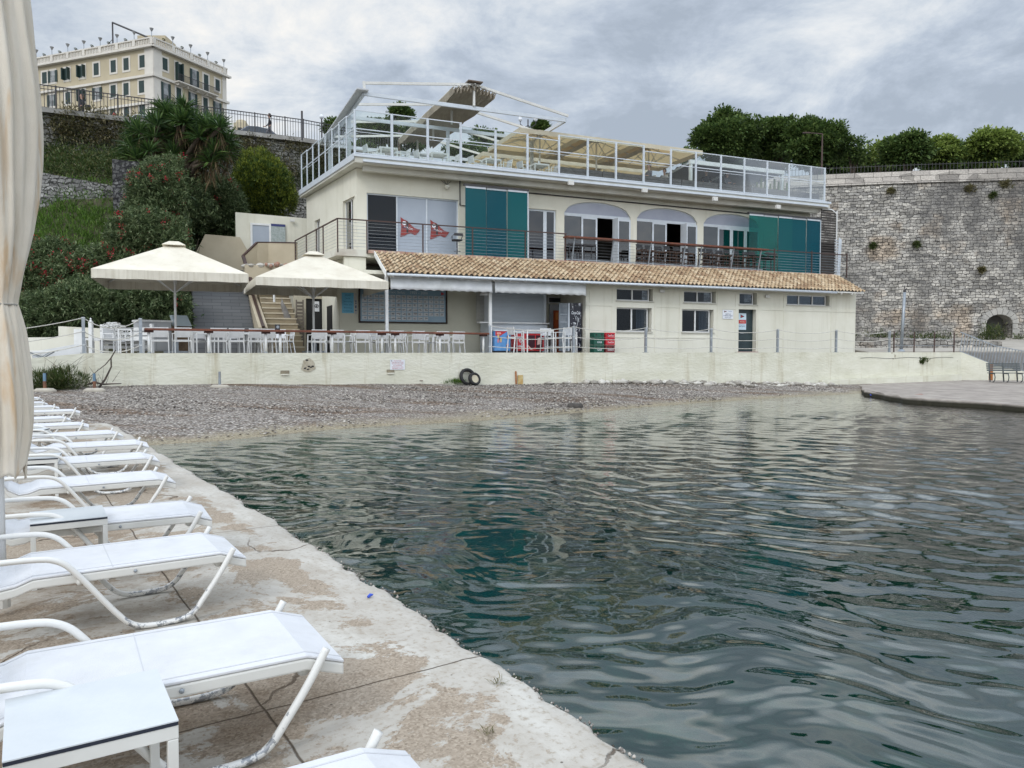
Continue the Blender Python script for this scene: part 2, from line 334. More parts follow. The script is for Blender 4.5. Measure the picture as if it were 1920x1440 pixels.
def holed(mb, u0, u1, z0, z1, v0, v1, holes, mi=0):
 """wall slab in the (x=u, y=v, z) frame with rectangular holes (u0,u1,z0,z1)"""
 us = sorted({u0, u1, *[min(max(h[i], u0), u1) for h in holes for i in (0, 1)]}); zs = sorted({z0, z1, *[min(max(h[i], z0), z1) for h in holes for i in (2, 3)]})
 def solid(i, j):
  if i < 0 or j < 0 or i >= len(us) - 1 or j >= len(zs) - 1: return False
  cu = (us[i] + us[i + 1]) / 2; cz = (zs[j] + zs[j + 1]) / 2
  return not any(h[0] < cu < h[1] and h[2] < cz < h[3] for h in holes)
 for i in range(len(us) - 1):
  for j in range(len(zs) - 1):
   if not solid(i, j): continue
   a, b, c, d = us[i], us[i + 1], zs[j], zs[j + 1]
   vs = [(a, v0, c), (b, v0, c), (b, v1, c), (a, v1, c), (a, v0, d), (b, v0, d), (b, v1, d), (a, v1, d)]
   fs = [(0, 1, 5, 4), (2, 3, 7, 6)]
   if not solid(i - 1, j): fs.append((3, 0, 4, 7))
   if not solid(i + 1, j): fs.append((1, 2, 6, 5))
   if not solid(i, j - 1): fs.append((0, 3, 2, 1))
   if not solid(i, j + 1): fs.append((4, 5, 6, 7))
   mb.add(vs, fs, mi)
 return mb
# == SETTING
M = {}
M['white'] = mk('white_paint', (.78, .78, .77), (.66, .66, .64), 2.0, .45)
M['offwhite'] = mk('offwhite_paint', (.70, .69, .65), (.60, .59, .55), 2.0, .55)
M['cream'] = mk('cream_plaster', (.73, .705, .60), (.65, .625, .52), .7, .88, .12, 18)
M['cream2'] = mk('cream_plaster_low', (.72, .70, .605), (.64, .62, .52), .6, .88, .15, 14)
streaks(M['cream'], .35, (.66, .62, .54)); streaks(M['cream2'], .4, (.66, .62, .54))
M['beige'] = mk('beige_plaster', (.52, .45, .33), (.44, .375, .27), .8, .9, .12, 20)
M['alu'] = mk('white_aluminium', (.62, .66, .70), (.55, .59, .63), 3, .35)
M['steel'] = mk('grey_steel', (.34, .37, .40), (.26, .28, .30), 5, .4, metal=.5)
M['dark'] = mk('dark_metal', (.03, .03, .035), (.05, .045, .045), 5, .5)
M['brown'] = mk('brown_metal', (.075, .04, .032), (.05, .03, .025), 5, .5)
M['wood'] = mk('varnished_wood', (.19, .062, .032), (.11, .035, .02), 5, .38, .1, 40, stretch=(1, 1, 1))
M['concrete'] = mk('grey_concrete', (.36, .35, .33), (.27, .26, .24), 1.4, .9, .3, 20)
M['rust'] = mk('rust', (.40, .16, .05), (.25, .09, .03), 9, .9)
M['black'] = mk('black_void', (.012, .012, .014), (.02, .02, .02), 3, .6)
# shoreline numbers
sx = np.array([-40, -20, -12, -9, -6.9, -5.9, -4.5, -2.8, -.9, 1.4, 5.2, 9.8, 15, 19, 26, 60.])
sy = np.array([9, 11.5, 13.3, 14.2, 15.1, 15.9, 17.8, 19.1, 20.4, 22.2, 26.1, 29.9, 33.4, 34.5, 35.5, 36.])
wx = np.array([-40, -24, -14.2, -11.7, -.85, 4, 15, 24, 60.]); wy = np.array([7, 16.6, 22.5, 24, 30.6, 32.5, 37.2, 41.1, 41.1])
zx = np.array([-40, -14, -11, -.85, 5, 12, 16, 24, 60]); zy = np.array([.85, .82, .78, .52, .50, .33, .2, .22, .22])
def beach_z(x, y):
 ys = np.interp(x, sx, sy); yw = np.interp(x, wx, wy); zb = np.interp(x, zx, zy)
 f = (y - ys) / np.maximum(yw - ys, .5)
 up = zb * np.clip(f, 0, 1.6) ** .85
 d = np.clip(ys - y, 0, 100); dn = -(2.6 * (1 - np.exp(-d * .085)))
 return np.where(f > 0, up, dn)
def vnoise(x, y, sc, seed):
 """smooth value noise for terrain"""
 r = np.random.RandomState(seed); g = r.rand(64, 64); X = (x / sc) % 64; Y = (y / sc) % 64; i = X.astype(int) % 64; j = Y.astype(int) % 64
 fx = X - np.floor(X); fy = Y - np.floor(Y); fx = fx * fx * (3 - 2 * fx); fy = fy * fy * (3 - 2 * fy); i2 = (i + 1) % 64; j2 = (j + 1) % 64
 return g[i, j] * (1 - fx) * (1 - fy) + g[i2, j] * fx * (1 - fy) + g[i, j2] * (1 - fx) * fy + g[i2, j2] * fx * fy - .5
def grid_obj(name, X, Y, Z, mat, smooth=True):
 ny, nx = X.shape; V = np.stack([X, Y, Z], -1).reshape(-1, 3); a = np.arange(ny * nx).reshape(ny, nx)
 Fq = np.stack([a[:-1, :-1], a[:-1, 1:], a[1:, 1:], a[1:, :-1]], -1).reshape(-1, 4)
 return fast_mesh(name, V, Fq, mat, smooth=smooth)
def beach_mat():
 m = bpy.data.materials.new('pebbles'); t, n, l, b = nodes(m); b.inputs['Roughness'].default_value = .85; b.inputs['Specular IOR Level'].default_value = .25
 g = n.new('ShaderNodeNewGeometry'); pos = g.outputs['Position']
 v1 = n.new('ShaderNodeTexVoronoi'); v1.inputs['Scale'].default_value = 19; v1.inputs['Randomness'].default_value = 1; l.new(pos, v1.inputs['Vector'])
 sc = n.new('ShaderNodeSeparateColor'); l.new(v1.outputs['Color'], sc.inputs[0])
 r = n.new('ShaderNodeValToRGB'); l.new(sc.outputs[0], r.inputs[0]); e = r.color_ramp.elements
 e[0].position = 0; e[0].color = (.14, .11, .085, 1); e[1].position = 1; e[1].color = (.66, .61, .54, 1)
 for p, c in ((.25, (.26, .215, .175, 1)), (.5, (.355, .315, .28, 1)), (.8, (.46, .42, .38, 1))): x = e.new(p); x.color = c
 mr = n.new('ShaderNodeMapRange'); mr.inputs[1].default_value = .25; mr.inputs[2].default_value = .62; mr.inputs[3].default_value = 1; mr.inputs[4].default_value = .35; l.new(v1.outputs['Distance'], mr.inputs[0])
 mu = n.new('ShaderNodeMixRGB'); mu.blend_type = 'MULTIPLY'; mu.inputs[0].default_value = 1; l.new(r.outputs[0], mu.inputs[1]); l.new(mr.outputs[0], mu.inputs[2])
 mp = n.new('ShaderNodeMapping'); mp.inputs['Rotation'].default_value = (0, 0, -R(35)); mp.inputs['Scale'].default_value = (.22, 1.1, 1); l.new(pos, mp.inputs[0])
 nz = n.new('ShaderNodeTexNoise'); nz.inputs['Scale'].default_value = .9; nz.inputs['Detail'].default_value = 8; nz.inputs['Roughness'].default_value = .65; l.new(mp.outputs[0], nz.inputs['Vector'])
 mb = n.new('ShaderNodeMapRange'); mb.inputs[1].default_value = .50; mb.inputs[2].default_value = .60; mb.inputs[4].default_value = .85; l.new(nz.outputs['Fac'], mb.inputs[0])
 m2 = n.new('ShaderNodeMixRGB'); m2.blend_type = 'MULTIPLY'; l.new(mb.outputs[0], m2.inputs[0]); l.new(mu.outputs[0], m2.inputs[1]); m2.inputs[2].default_value = (.62, .47, .36, 1)
 sp = n.new('ShaderNodeSeparateXYZ'); l.new(pos, sp.inputs[0])
 nn = n.new('ShaderNodeTexNoise'); nn.inputs['Scale'].default_value = .8; nn.inputs['Detail'].default_value = 6; l.new(pos, nn.inputs['Vector'])
 ad = n.new('ShaderNodeMath'); ad.operation = 'MULTIPLY_ADD'; l.new(nn.outputs['Fac'], ad.inputs[0]); ad.inputs[1].default_value = .16; l.new(sp.outputs[2], ad.inputs[2])
 wet = n.new('ShaderNodeMapRange'); wet.inputs[1].default_value = .20; wet.inputs[2].default_value = .11; l.new(ad.outputs[0], wet.inputs[0])
 vs = n.new('ShaderNodeTexVoronoi'); vs.inputs['Scale'].default_value = 34; l.new(pos, vs.inputs['Vector'])
 ss = n.new('ShaderNodeSeparateColor'); l.new(vs.outputs['Color'], ss.inputs[0])
 rs_ = n.new('ShaderNodeValToRGB'); l.new(ss.outputs[0], rs_.inputs[0]); e = rs_.color_ramp.elements
 e[0].color = (.13, .10, .06, 1); e[1].color = (.38, .33, .23, 1); x = e.new(.5); x.color = (.25, .21, .135, 1)
 m3 = n.new('ShaderNodeMixRGB'); l.new(wet.outputs[0], m3.inputs[0]); l.new(m2.outputs[0], m3.inputs[1]); l.new(rs_.outputs[0], m3.inputs[2])
 nb = n.new('ShaderNodeTexNoise'); nb.inputs['Scale'].default_value = 1.5; nb.inputs['Detail'].default_value = 9; nb.inputs['Roughness'].default_value = .7; l.new(pos, nb.inputs['Vector'])
 rb = n.new('ShaderNodeValToRGB'); l.new(nb.outputs['Fac'], rb.inputs[0]); e = rb.color_ramp.elements
 e[0].position = .40; e[0].color = (.015, .025, .02, 1); e[1].position = .66; e[1].color = (.20, .22, .19, 1); x = e.new(.52); x.color = (.055, .075, .06, 1)
 dp = n.new('ShaderNodeMapRange'); dp.inputs[1].default_value = -.12; dp.inputs[2].default_value = -.75; l.new(ad.outputs[0], dp.inputs[0])
 m4 = n.new('ShaderNodeMixRGB'); l.new(dp.outputs[0], m4.inputs[0]); l.new(m3.outputs[0], m4.inputs[1]); l.new(rb.outputs[0], m4.inputs[2])
 l.new(m4.outputs[0], b.inputs['Base Color'])
 wr = n.new('ShaderNodeMapRange'); wr.inputs[3].default_value = .85; wr.inputs[4].default_value = .35; l.new(wet.outputs[0], wr.inputs[0]); l.new(wr.outputs[0], b.inputs['Roughness'])
 bp = n.new('ShaderNodeBump'); bp.inputs['Distance'].default_value = .03; bp.inputs['Strength'].default_value = .8; bp.invert = True; l.new(v1.outputs['Distance'], bp.inputs['Height']); l.new(bp.outputs[0], b.inputs['Normal'])
 return m
X, Y = np.meshgrid(np.arange(-18, 58, .22), np.arange(-9, 43, .2))
Z = beach_z(X, Y); Z += vnoise(X, Y, 1.7, 3) * .07 * (Z > 0) + vnoise(X, Y, .5, 4) * .03 * (Z > .02) + vnoise(X, Y, 1.1, 5) * .35 * np.clip(-Z, 0, 1)
ys_ = np.interp(X, wx, wy); Z = np.where(Y > ys_ + .3, np.minimum(Z, .6), Z)
beach = struct(grid_obj('beach', X, Y, Z, beach_mat()))
def stones(name, n, region, smin, smax, mat, seed, zoff=.0):
 r = np.random.RandomState(seed); P = []
 while len(P) < n:
  q = region(r)
  if q is not None: P.append(q)
 P = np.array(P); base = np.array([(1, 0, 0), (-1, 0, 0), (0, 1, 0), (0, -1, 0), (0, 0, 1), (0, 0, -1), (.6, .6, .5), (-.6, .6, .5), (.6, -.6, .5), (-.6, -.6, .5)], float)
 fc = np.array([(0, 6, 8), (0, 2, 6), (2, 7, 6), (1, 7, 2), (1, 9, 7), (1, 3, 9), (3, 8, 9), (3, 0, 8), (4, 6, 7), (4, 8, 6), (4, 9, 8), (4, 7, 9), (5, 2, 0), (5, 1, 2), (5, 3, 1), (5, 0, 3)])
 S = r.uniform(smin, smax, (n, 1)) * r.uniform(.6, 1.35, (n, 3)); S[:, 2] *= .6; a = r.uniform(0, 6.28, n)
 V = base[None] * S[:, None, :] * r.uniform(.75, 1.2, (n, len(base), 1)); c, s_ = np.cos(a)[:, None], np.sin(a)[:, None]
 x = V[:, :, 0] * c - V[:, :, 1] * s_; y = V[:, :, 0] * s_ + V[:, :, 1] * c; z = V[:, :, 2]
 zz_ = beach_z(P[:, 0], P[:, 1]) + zoff
 V = np.stack([x + P[:, :1], y + P[:, 1:2], z + zz_[:, None]], -1).reshape(-1, 3)
 Fq = (fc[None] + (np.arange(n) * len(base))[:, None, None]).reshape(-1, 3)
 return fast_mesh(name, V, Fq, mat)
M['pebble'] = leafmat('pebble_stones', [(0, (.07, .06, .05)), (.3, (.19, .17, .155)), (.6, (.33, .30, .27)), (1, (.56, .52, .46))], .85, 0)
def reg_beach(r):
 x = r.uniform(-12, 15); ys = np.interp(x, sx, sy); yw = np.interp(x, wx, wy); y = ys + .3 + (yw - ys - .3) * r.rand(); return (x, y)
ob = tag(stones('pebbles', 14000, reg_beach, .014, .042, M['pebble'], 3), 'loose grey and brown pebbles strewn over the beach', 'pebbles', kind='stuff')
M['rock'] = leafmat('pale_rocks', [(0, (.24, .22, .19)), (.5, (.42, .395, .35)), (1, (.60, .575, .52))], .85, 0)
def reg_rocks(r):
 x = r.uniform(1.5, 15.6); yw = np.interp(x, wx, wy); y = yw - .12 - abs(r.normal(0, .55 if x > 7 else .25)); return (x, y) if r.rand() < (.4 + .6 * (x > 6)) else None
tag(stones('rocks', 170, reg_rocks, .07, .24, M['rock'], 5, .03), 'pale broken rocks heaped along the foot of the quay wall', 'rocks', kind='stuff')
# water: a closed body; the surface is a mesh of real ripples, finer near the shore side of the bay
def water():
 th = np.concatenate([np.arange(-180, -52, 4.0), np.arange(-52, 50, .135), np.arange(50, 180.1, 4.0)]) ; th = np.unique(np.round(th, 4))
 r = [0.5]
 while r[-1] < 62: r.append(r[-1] * 1.0052 + .0015)
 while r[-1] < 2500: r.append(r[-1] * 1.25)
 r = np.array(r); T, Rr = np.meshgrid(np.radians(th), r); X = Rr * np.sin(T); Y = Rr * np.cos(T); Z = np.zeros_like(X)
 q = np.random.RandomState(21); step = Rr * .0052 + .002
 wxp = X + .9 * vnoise(X, Y, 2.3, 31) + .35 * vnoise(X, Y, .9, 32); wyp = Y + .7 * vnoise(X + 9, Y, 2.1, 33) + .3 * vnoise(X, Y + 5, .8, 34)
 gust = .75 + 1.0 * vnoise(X, Y, 3.1, 35); calm = np.clip((Rr - 2.0) / 2.6, .6, 1) * (1 + np.clip((Rr - 7) / 12, 0, 1) * .9)
 for i in range(64):
  lam = math.exp(q.uniform(math.log(.14), math.log(.72))); a = R(-112) + q.normal(0, .42)
  k = 2 * math.pi / lam; slope = .0150 * (1.0 if lam < .35 else .92); amp = slope / k
  fade = np.clip((lam / step - 2.2) / 3, 0, 1)
  ph = k * (math.cos(a) * wxp + math.sin(a) * wyp) + q.uniform(0, 6.28)
  Z += amp * fade * (np.sin(ph) + .18 * np.cos(2 * ph))
 Z *= gust * calm * np.clip((70 - Rr) / 15, 0, 1)
 ys = np.interp(X, sx, sy); Z *= np.clip((ys - Y) / 2.0, .12, 1)
 nr, nc = X.shape; V = np.stack([X, Y, Z], -1).reshape(-1, 3)
 a = np.arange(nr * nc).reshape(nr, nc)
 Fs = np.stack([a[:-1, :-1], a[1:, :-1], a[1:, 1:], a[:-1, 1:]], -1).reshape(-1, 4)[:, ::-1]
 o1 = len(V); V = np.vstack([V, [[0, 0, 0]], V[a[-1]] + [0, 0, -9], [[0, 0, -9]]])
 cen = o1; low = o1 + 1 + np.arange(nc); cl = o1 + 1 + nc
 F4 = [Fs]; F3a = np.stack([np.full(nc - 1, cen), a[0, 1:], a[0, :-1], np.full(nc - 1, cen)], -1)
 side = np.stack([a[-1, :-1], a[-1, 1:], low[1:], low[:-1]], -1)
 bot = np.stack([np.full(nc - 1, cl), low[:-1], low[1:], np.full(nc - 1, cl)], -1)
 me = bpy.data.meshes.new('water'); quads = np.vstack([Fs, side]); tris = np.vstack([F3a[:, :3], bot[:, :3]])
 me.vertices.add(len(V)); me.vertices.foreach_set('co', V.astype(np.float32).ravel())
 nl = len(quads) * 4 + len(tris) * 3; me.loops.add(nl); me.loops.foreach_set('vertex_index', np.concatenate([quads.ravel(), tris.ravel()]).astype(np.int32))
 me.polygons.add(len(quads) + len(tris))
 ls = np.concatenate([np.arange(len(quads)) * 4, len(quads) * 4 + np.arange(len(tris)) * 3]).astype(np.int32); me.polygons.foreach_set('loop_start', ls)
 me.polygons.foreach_set('loop_total', np.concatenate([np.full(len(quads), 4), np.full(len(tris), 3)]).astype(np.int32)); me.update(calc_edges=True); me.validate(); me.shade_smooth()
 m = bpy.data.materials.new('sea_water'); t, n, l, b = nodes(m); n.remove(b)
 tr = n.new('ShaderNodeBsdfTransparent'); tr.inputs['Color'].default_value = (.80, .92, .88, 1); gl = n.new('ShaderNodeBsdfGlossy'); gl.inputs['Roughness'].default_value = .015
 fr = n.new('ShaderNodeFresnel'); fr.inputs['IOR'].default_value = 1.34
 g = n.new('ShaderNodeNewGeometry'); mp = n.new('ShaderNodeMapping'); mp.inputs['Scale'].default_value = (.55, 1.25, 1); l.new(g.outputs['Position'], mp.inputs[0])
 nz = n.new('ShaderNodeTexNoise'); nz.inputs['Scale'].default_value = 6.0; nz.inputs['Detail'].default_value = 3; nz.inputs['Distortion'].default_value = .4; l.new(mp.outputs[0], nz.inputs['Vector'])
 ln = n.new('ShaderNodeVectorMath'); ln.operation = 'LENGTH'; l.new(g.outputs['Position'], ln.inputs[0])
 mr = n.new('ShaderNodeMapRange'); mr.inputs[1].default_value = 4; mr.inputs[2].default_value = 26; mr.inputs[3].default_value = .0; mr.inputs[4].default_value = .28; l.new(ln.outputs['Value'], mr.inputs[0])
 bp = n.new('ShaderNodeBump'); bp.inputs['Distance'].default_value = .05; l.new(mr.outputs[0], bp.inputs['Strength']); l.new(nz.outputs['Fac'], bp.inputs['Height'])
 l.new(bp.outputs[0], gl.inputs['Normal']); l.new(bp.outputs[0], fr.inputs['Normal'])
 fm_ = n.new('ShaderNodeMath'); fm_.operation = 'MULTIPLY_ADD'; fm_.use_clamp = True; l.new(fr.outputs[0], fm_.inputs[0]); fm_.inputs[1].default_value = 1.65; fm_.inputs[2].default_value = .03
 ms = n.new('ShaderNodeMixShader'); df_ = n.new('ShaderNodeBsdfDiffuse'); df_.inputs['Color'].default_value = (.006, .060, .052, 1); mb_ = n.new('ShaderNodeMixShader'); mb_.inputs[0].default_value = .30; l.new(tr.outputs[0], mb_.inputs[1]); l.new(df_.outputs[0], mb_.inputs[2]); dz_ = n.new('ShaderNodeMapRange'); dz_.inputs[1].default_value = 14; dz_.inputs[2].default_value = 24; dz_.inputs[3].default_value = .24; dz_.inputs[4].default_value = .10; l.new(ln.outputs['Value'], dz_.inputs[0]); l.new(dz_.outputs[0], mb_.inputs[0]); l.new(fm_.outputs[0], ms.inputs[0]); l.new(mb_.outputs[0], ms.inputs[1]); l.new(gl.outputs[0], ms.inputs[2])
 ou = n.get('Material Output'); l.new(ms.outputs[0], ou.inputs['Surface'])
 va = n.new('ShaderNodeVolumeAbsorption'); va.inputs['Color'].default_value = (.14, .78, .72, 1); va.inputs['Density'].default_value = .72; l.new(va.outputs[0], ou.inputs['Volume'])
 me.materials.append(m); o = bpy.data.objects.new('water', me); COL.objects.link(o); return struct(o)
water()
struct(MB().box((-2500, -2500, -8.9), (2500, 2500, -8.5)).build('sea_floor', mk('deep_floor', (.03, .05, .045))))
# the near dock
DZ = .25
E0 = atZ(930, 1245, DZ); DROT = math.atan2(.555, .832)
dockE = bpy.data.objects.new('dock_tmp', None)
def w2d(p):
 x = p[0] - E0.x; y = p[1] - E0.y; c, s_ = math.cos(-DROT), math.sin(-DROT); return (x * c - y * s_, x * s_ + y * c)
def d2w(x, y, z=DZ):
 c, s_ = math.cos(DROT), math.sin(DROT); return Vector((E0.x + x * c - y * s_, E0.y + x * s_ + y * c, z))
def dock_mat():
 m = bpy.data.materials.new('dock_concrete'); t, n, l, b = nodes(m); b.inputs['Roughness'].default_value = .92; b.inputs['Specular IOR Level'].default_value = .2
 tcn = n.new('ShaderNodeTexCoord'); o = tcn.outputs['Object']
 def nz(sc, det, ro, dist=0, st=None):
  q = n.new('ShaderNodeTexNoise'); q.inputs['Scale'].default_value = sc; q.inputs['Detail'].default_value = det; q.inputs['Roughness'].default_value = ro; q.inputs['Distortion'].default_value = dist
  s_ = o
  if st: mp = n.new('ShaderNodeMapping'); mp.inputs['Scale'].default_value = st; l.new(o, mp.inputs[0]); s_ = mp.outputs[0]
  l.new(s_, q.inputs['Vector']); return q.outputs['Fac']
 def mr(x, a, c, lo=0, hi=1):
  q = n.new('ShaderNodeMapRange'); q.inputs[1].default_value = a; q.inputs[2].default_value = c; q.inputs[3].default_value = lo; q.inputs[4].default_value = hi; l.new(x, q.inputs[0]); return q.outputs[0]
 def mix(f, a, c, bt='MIX'):
  q = n.new('ShaderNodeMixRGB'); q.blend_type = bt
  if isinstance(f, float): q.inputs[0].default_value = f
  else: l.new(f, q.inputs[0])
  for i, x in ((1, a), (2, c)):
   if isinstance(x, tuple): q.inputs[i].default_value = (*x, 1)
   else: l.new(x, q.inputs[i])
  return q.outputs[0]
 def mt(op, a, c=None):
  q = n.new('ShaderNodeMath'); q.operation = op
  for i, x in ((0, a), (1, c)):
   if x is None: continue
   if isinstance(x, (int, float)): q.inputs[i].default_value = x
   else: l.new(x, q.inputs[i])
  return q.outputs[0]
 sp = n.new('ShaderNodeSeparateXYZ'); l.new(o, sp.inputs[0]); sxx, syy = sp.outputs[0], sp.outputs[1]
 big = nz(.85, 11, .70, .5); worn = mr(big, .47, .515)
 near_edge = mr(sxx, -.30, -.05, 0, .16)
 worn = mr(mt('ADD', mt('SUBTRACT', big, near_edge), mt('ADD', mt('MULTIPLY', nz(11, 9, .75), .16), mt('MULTIPLY', nz(55, 4, .7), .05))), .590, .606)
 skin = mix(mr(nz(3.2, 7, .65), .35, .68), (.47, .445, .40), (.37, .335, .285)); skin = mix(mr(nz(1.6, 8, .7, 0, (1, .5, 1)), .50, .66), skin, (.55, .535, .49)); skin = mix(mr(nz(26, 6, .7), .52, .66), skin, (.33, .29, .235))
 vo = n.new('ShaderNodeTexVoronoi'); vo.inputs['Scale'].default_value = 95; l.new(o, vo.inputs['Vector']); sc = n.new('ShaderNodeSeparateColor'); l.new(vo.outputs['Color'], sc.inputs[0])
 agg = mix(mr(sc.outputs[0], 0, 1), (.20, .155, .11), (.46, .39, .31)); agg = mix(mr(nz(4, 5, .6), .4, .7), agg, (.32, .265, .205), 'MIX')
 agg2 = mix(.5, agg, mix(mr(sc.outputs[1], .1, .9), (.22, .175, .13), (.43, .365, .29)))
 col = mix(worn, skin, agg2)
 dirt = mr(mt('ADD', nz(.9, 8, .7, .3, (1, 1.5, 1)), mr(sxx, -1.5, -.3, .06, -.08)), .52, .68, 0, .8); col = mix(dirt, col, (.62, .54, .46), 'MULTIPLY')
 jit = mt('MULTIPLY', mt('SUBTRACT', nz(2.5, 5, .6), .5), .05); jit2 = mt('MULTIPLY', mt('SUBTRACT', nz(1.7, 6, .6), .5), .05)
 yy = mt('ABSOLUTE', mt('SUBTRACT', mt('MODULO', mt('ADD', mt('ADD', syy, jit), 36.2), 3.62), 0.14))
 xx = mt('ABSOLUTE', mt('ADD', mt('ADD', sxx, jit2), 1.13)); xx2 = mt('ABSOLUTE', mt('ADD', mt('ADD', sxx, jit2), 3.1))
 jd = mt('MINIMUM', mt('MINIMUM', yy, xx), xx2); joint = mr(jd, .002, .007, 1, 0)
 vc = n.new('ShaderNodeTexVoronoi'); vc.feature = 'DISTANCE_TO_EDGE'; vc.inputs['Scale'].default_value = .55
 nd = n.new('ShaderNodeTexNoise'); nd.inputs['Scale'].default_value = 2.2; nd.inputs['Detail'].default_value = 6; l.new(o, nd.inputs['Vector'])
 vv = n.new('ShaderNodeVectorMath'); vv.operation = 'MULTIPLY_ADD'; l.new(nd.outputs['Color'], vv.inputs[0]); vv.inputs[1].default_value = (.5, .5, 0); l.new(o, vv.inputs[2]); l.new(vv.outputs[0], vc.inputs['Vector'])
 crack = mt('MULTIPLY', mr(vc.outputs['Distance'], .002, .006, 1, 0), mr(nz(.6, 2, .5), .48, .56))
 lines = mt('MAXIMUM', joint, crack); col = mix(mt('MULTIPLY', lines, .85), col, (.085, .06, .04))
 spk = n.new('ShaderNodeTexVoronoi'); spk.inputs['Scale'].default_value = 7; l.new(o, spk.inputs['Vector']); col = mix(mr(spk.outputs['Distance'], .035, .05, .8, 0), col, (.05, .04, .03))
 l.new(col, b.inputs['Base Color'])
 h = mt('ADD', mt('MULTIPLY', worn, -.35), mt('MULTIPLY', lines, -1.2)); h = mt('ADD', h, mt('MULTIPLY', nz(60, 4, .6), mr(worn, 0, 1, .2, .8))); h = mt('ADD', h, mt('MULTIPLY', nz(9, 6, .6), .5))
 bp = n.new('ShaderNodeBump'); bp.inputs['Distance'].default_value = .012; bp.inputs['Strength'].default_value = .8; l.new(h, bp.inputs['Height']); l.new(bp.outputs[0], b.inputs['Normal'])
 return m
edge_px = [(1230, 1440), (1085, 1345), (930, 1245), (795, 1155), (690, 1087), (540, 992), (440, 930), (365, 888), (290, 842), (240, 812), (220, 800), (180, 782), (140, 767)]
ed = [w2d(atZ(a, b_, DZ)) for a, b_ in edge_px]
ed = [(ed[0][0] + .1, -9.0)] + ed + [(ed[-1][0] - 1.2, ed[-1][1] + 6)]
ey = np.array([p[1] for p in ed]); ex = np.array([p[0] for p in ed]); o_ = np.argsort(ey); ey, ex = ey[o_], ex[o_]
yy = np.concatenate([np.arange(-9, -3, .2), np.arange(-3, 6, .035), np.arange(6, 12, .08), np.arange(12, ey[-1], .2)])
jx = vnoise(yy * 1.0, yy * 0, .45, 51) * .05 + vnoise(yy, yy * 0, .11, 52) * .035 + vnoise(yy, yy * 0, .05, 53) * .02
exx = np.interp(yy, ey, ex) + jx
prof = [(-40, 0), (-6, 0), (-1.5, 0), (-.12, 0), (-.03, -.004), (0, -.022), (.004, -.10), (-.01, -.75)]
V = []
for k, (a, z) in enumerate(prof):
 zz_ = z + (vnoise(yy, yy * 0 + k, .09, 60 + k) * .02 if k in (4, 5) else 0)
 xs = exx + a if a > -2 else np.full_like(yy, a)
 V.append(np.stack([xs, yy, np.full_like(yy, 0) + zz_], -1))
V = np.concatenate(V); ny = len(yy); a = np.arange(len(prof) * ny).reshape(len(prof), ny)
Fq = np.stack([a[:-1, :-1], a[1:, :-1], a[1:, 1:], a[:-1, 1:]], -1).reshape(-1, 4)
dock = struct(fast_mesh('dock', V, Fq, dock_mat())); dock.location = (E0.x, E0.y, DZ); dock.rotation_euler.z = DROT
r_ = np.random.RandomState(8); Pb = []
for i in range(420):
 y = -3.2 + 6.5 * r_.rand() ** 1.3 if i < 300 else r_.uniform(-2, 9); Pb.append((np.interp(y, yy, exx) + r_.normal(.0, .012), y))
base = np.array([(1, 0, 0), (-1, 0, 0), (0, 1, 0), (0, -1, 0), (0, 0, 1), (0, 0, -1)], float); fc = np.array([(0, 2, 4), (2, 1, 4), (1, 3, 4), (3, 0, 4), (2, 0, 5), (1, 2, 5), (3, 1, 5), (0, 3, 5)])
Vc = []; Fc = []
for i, (x, y) in enumerate(Pb):
 s_ = r_.uniform(.004, .012); Vc.append(base * s_ * r_.uniform(.6, 1.3, (6, 3)) + (x, y, -.012 + r_.uniform(-.012, .008))); Fc.append(fc + i * 6)
cr_ = fast_mesh('crust', np.concatenate(Vc), np.concatenate(Fc), M['pebble']); cr_.location = dock.location; cr_.rotation_euler.z = DROT
tag(cr_, 'crust of tiny shells and chips along the dock lip', 'crust', kind='stuff')
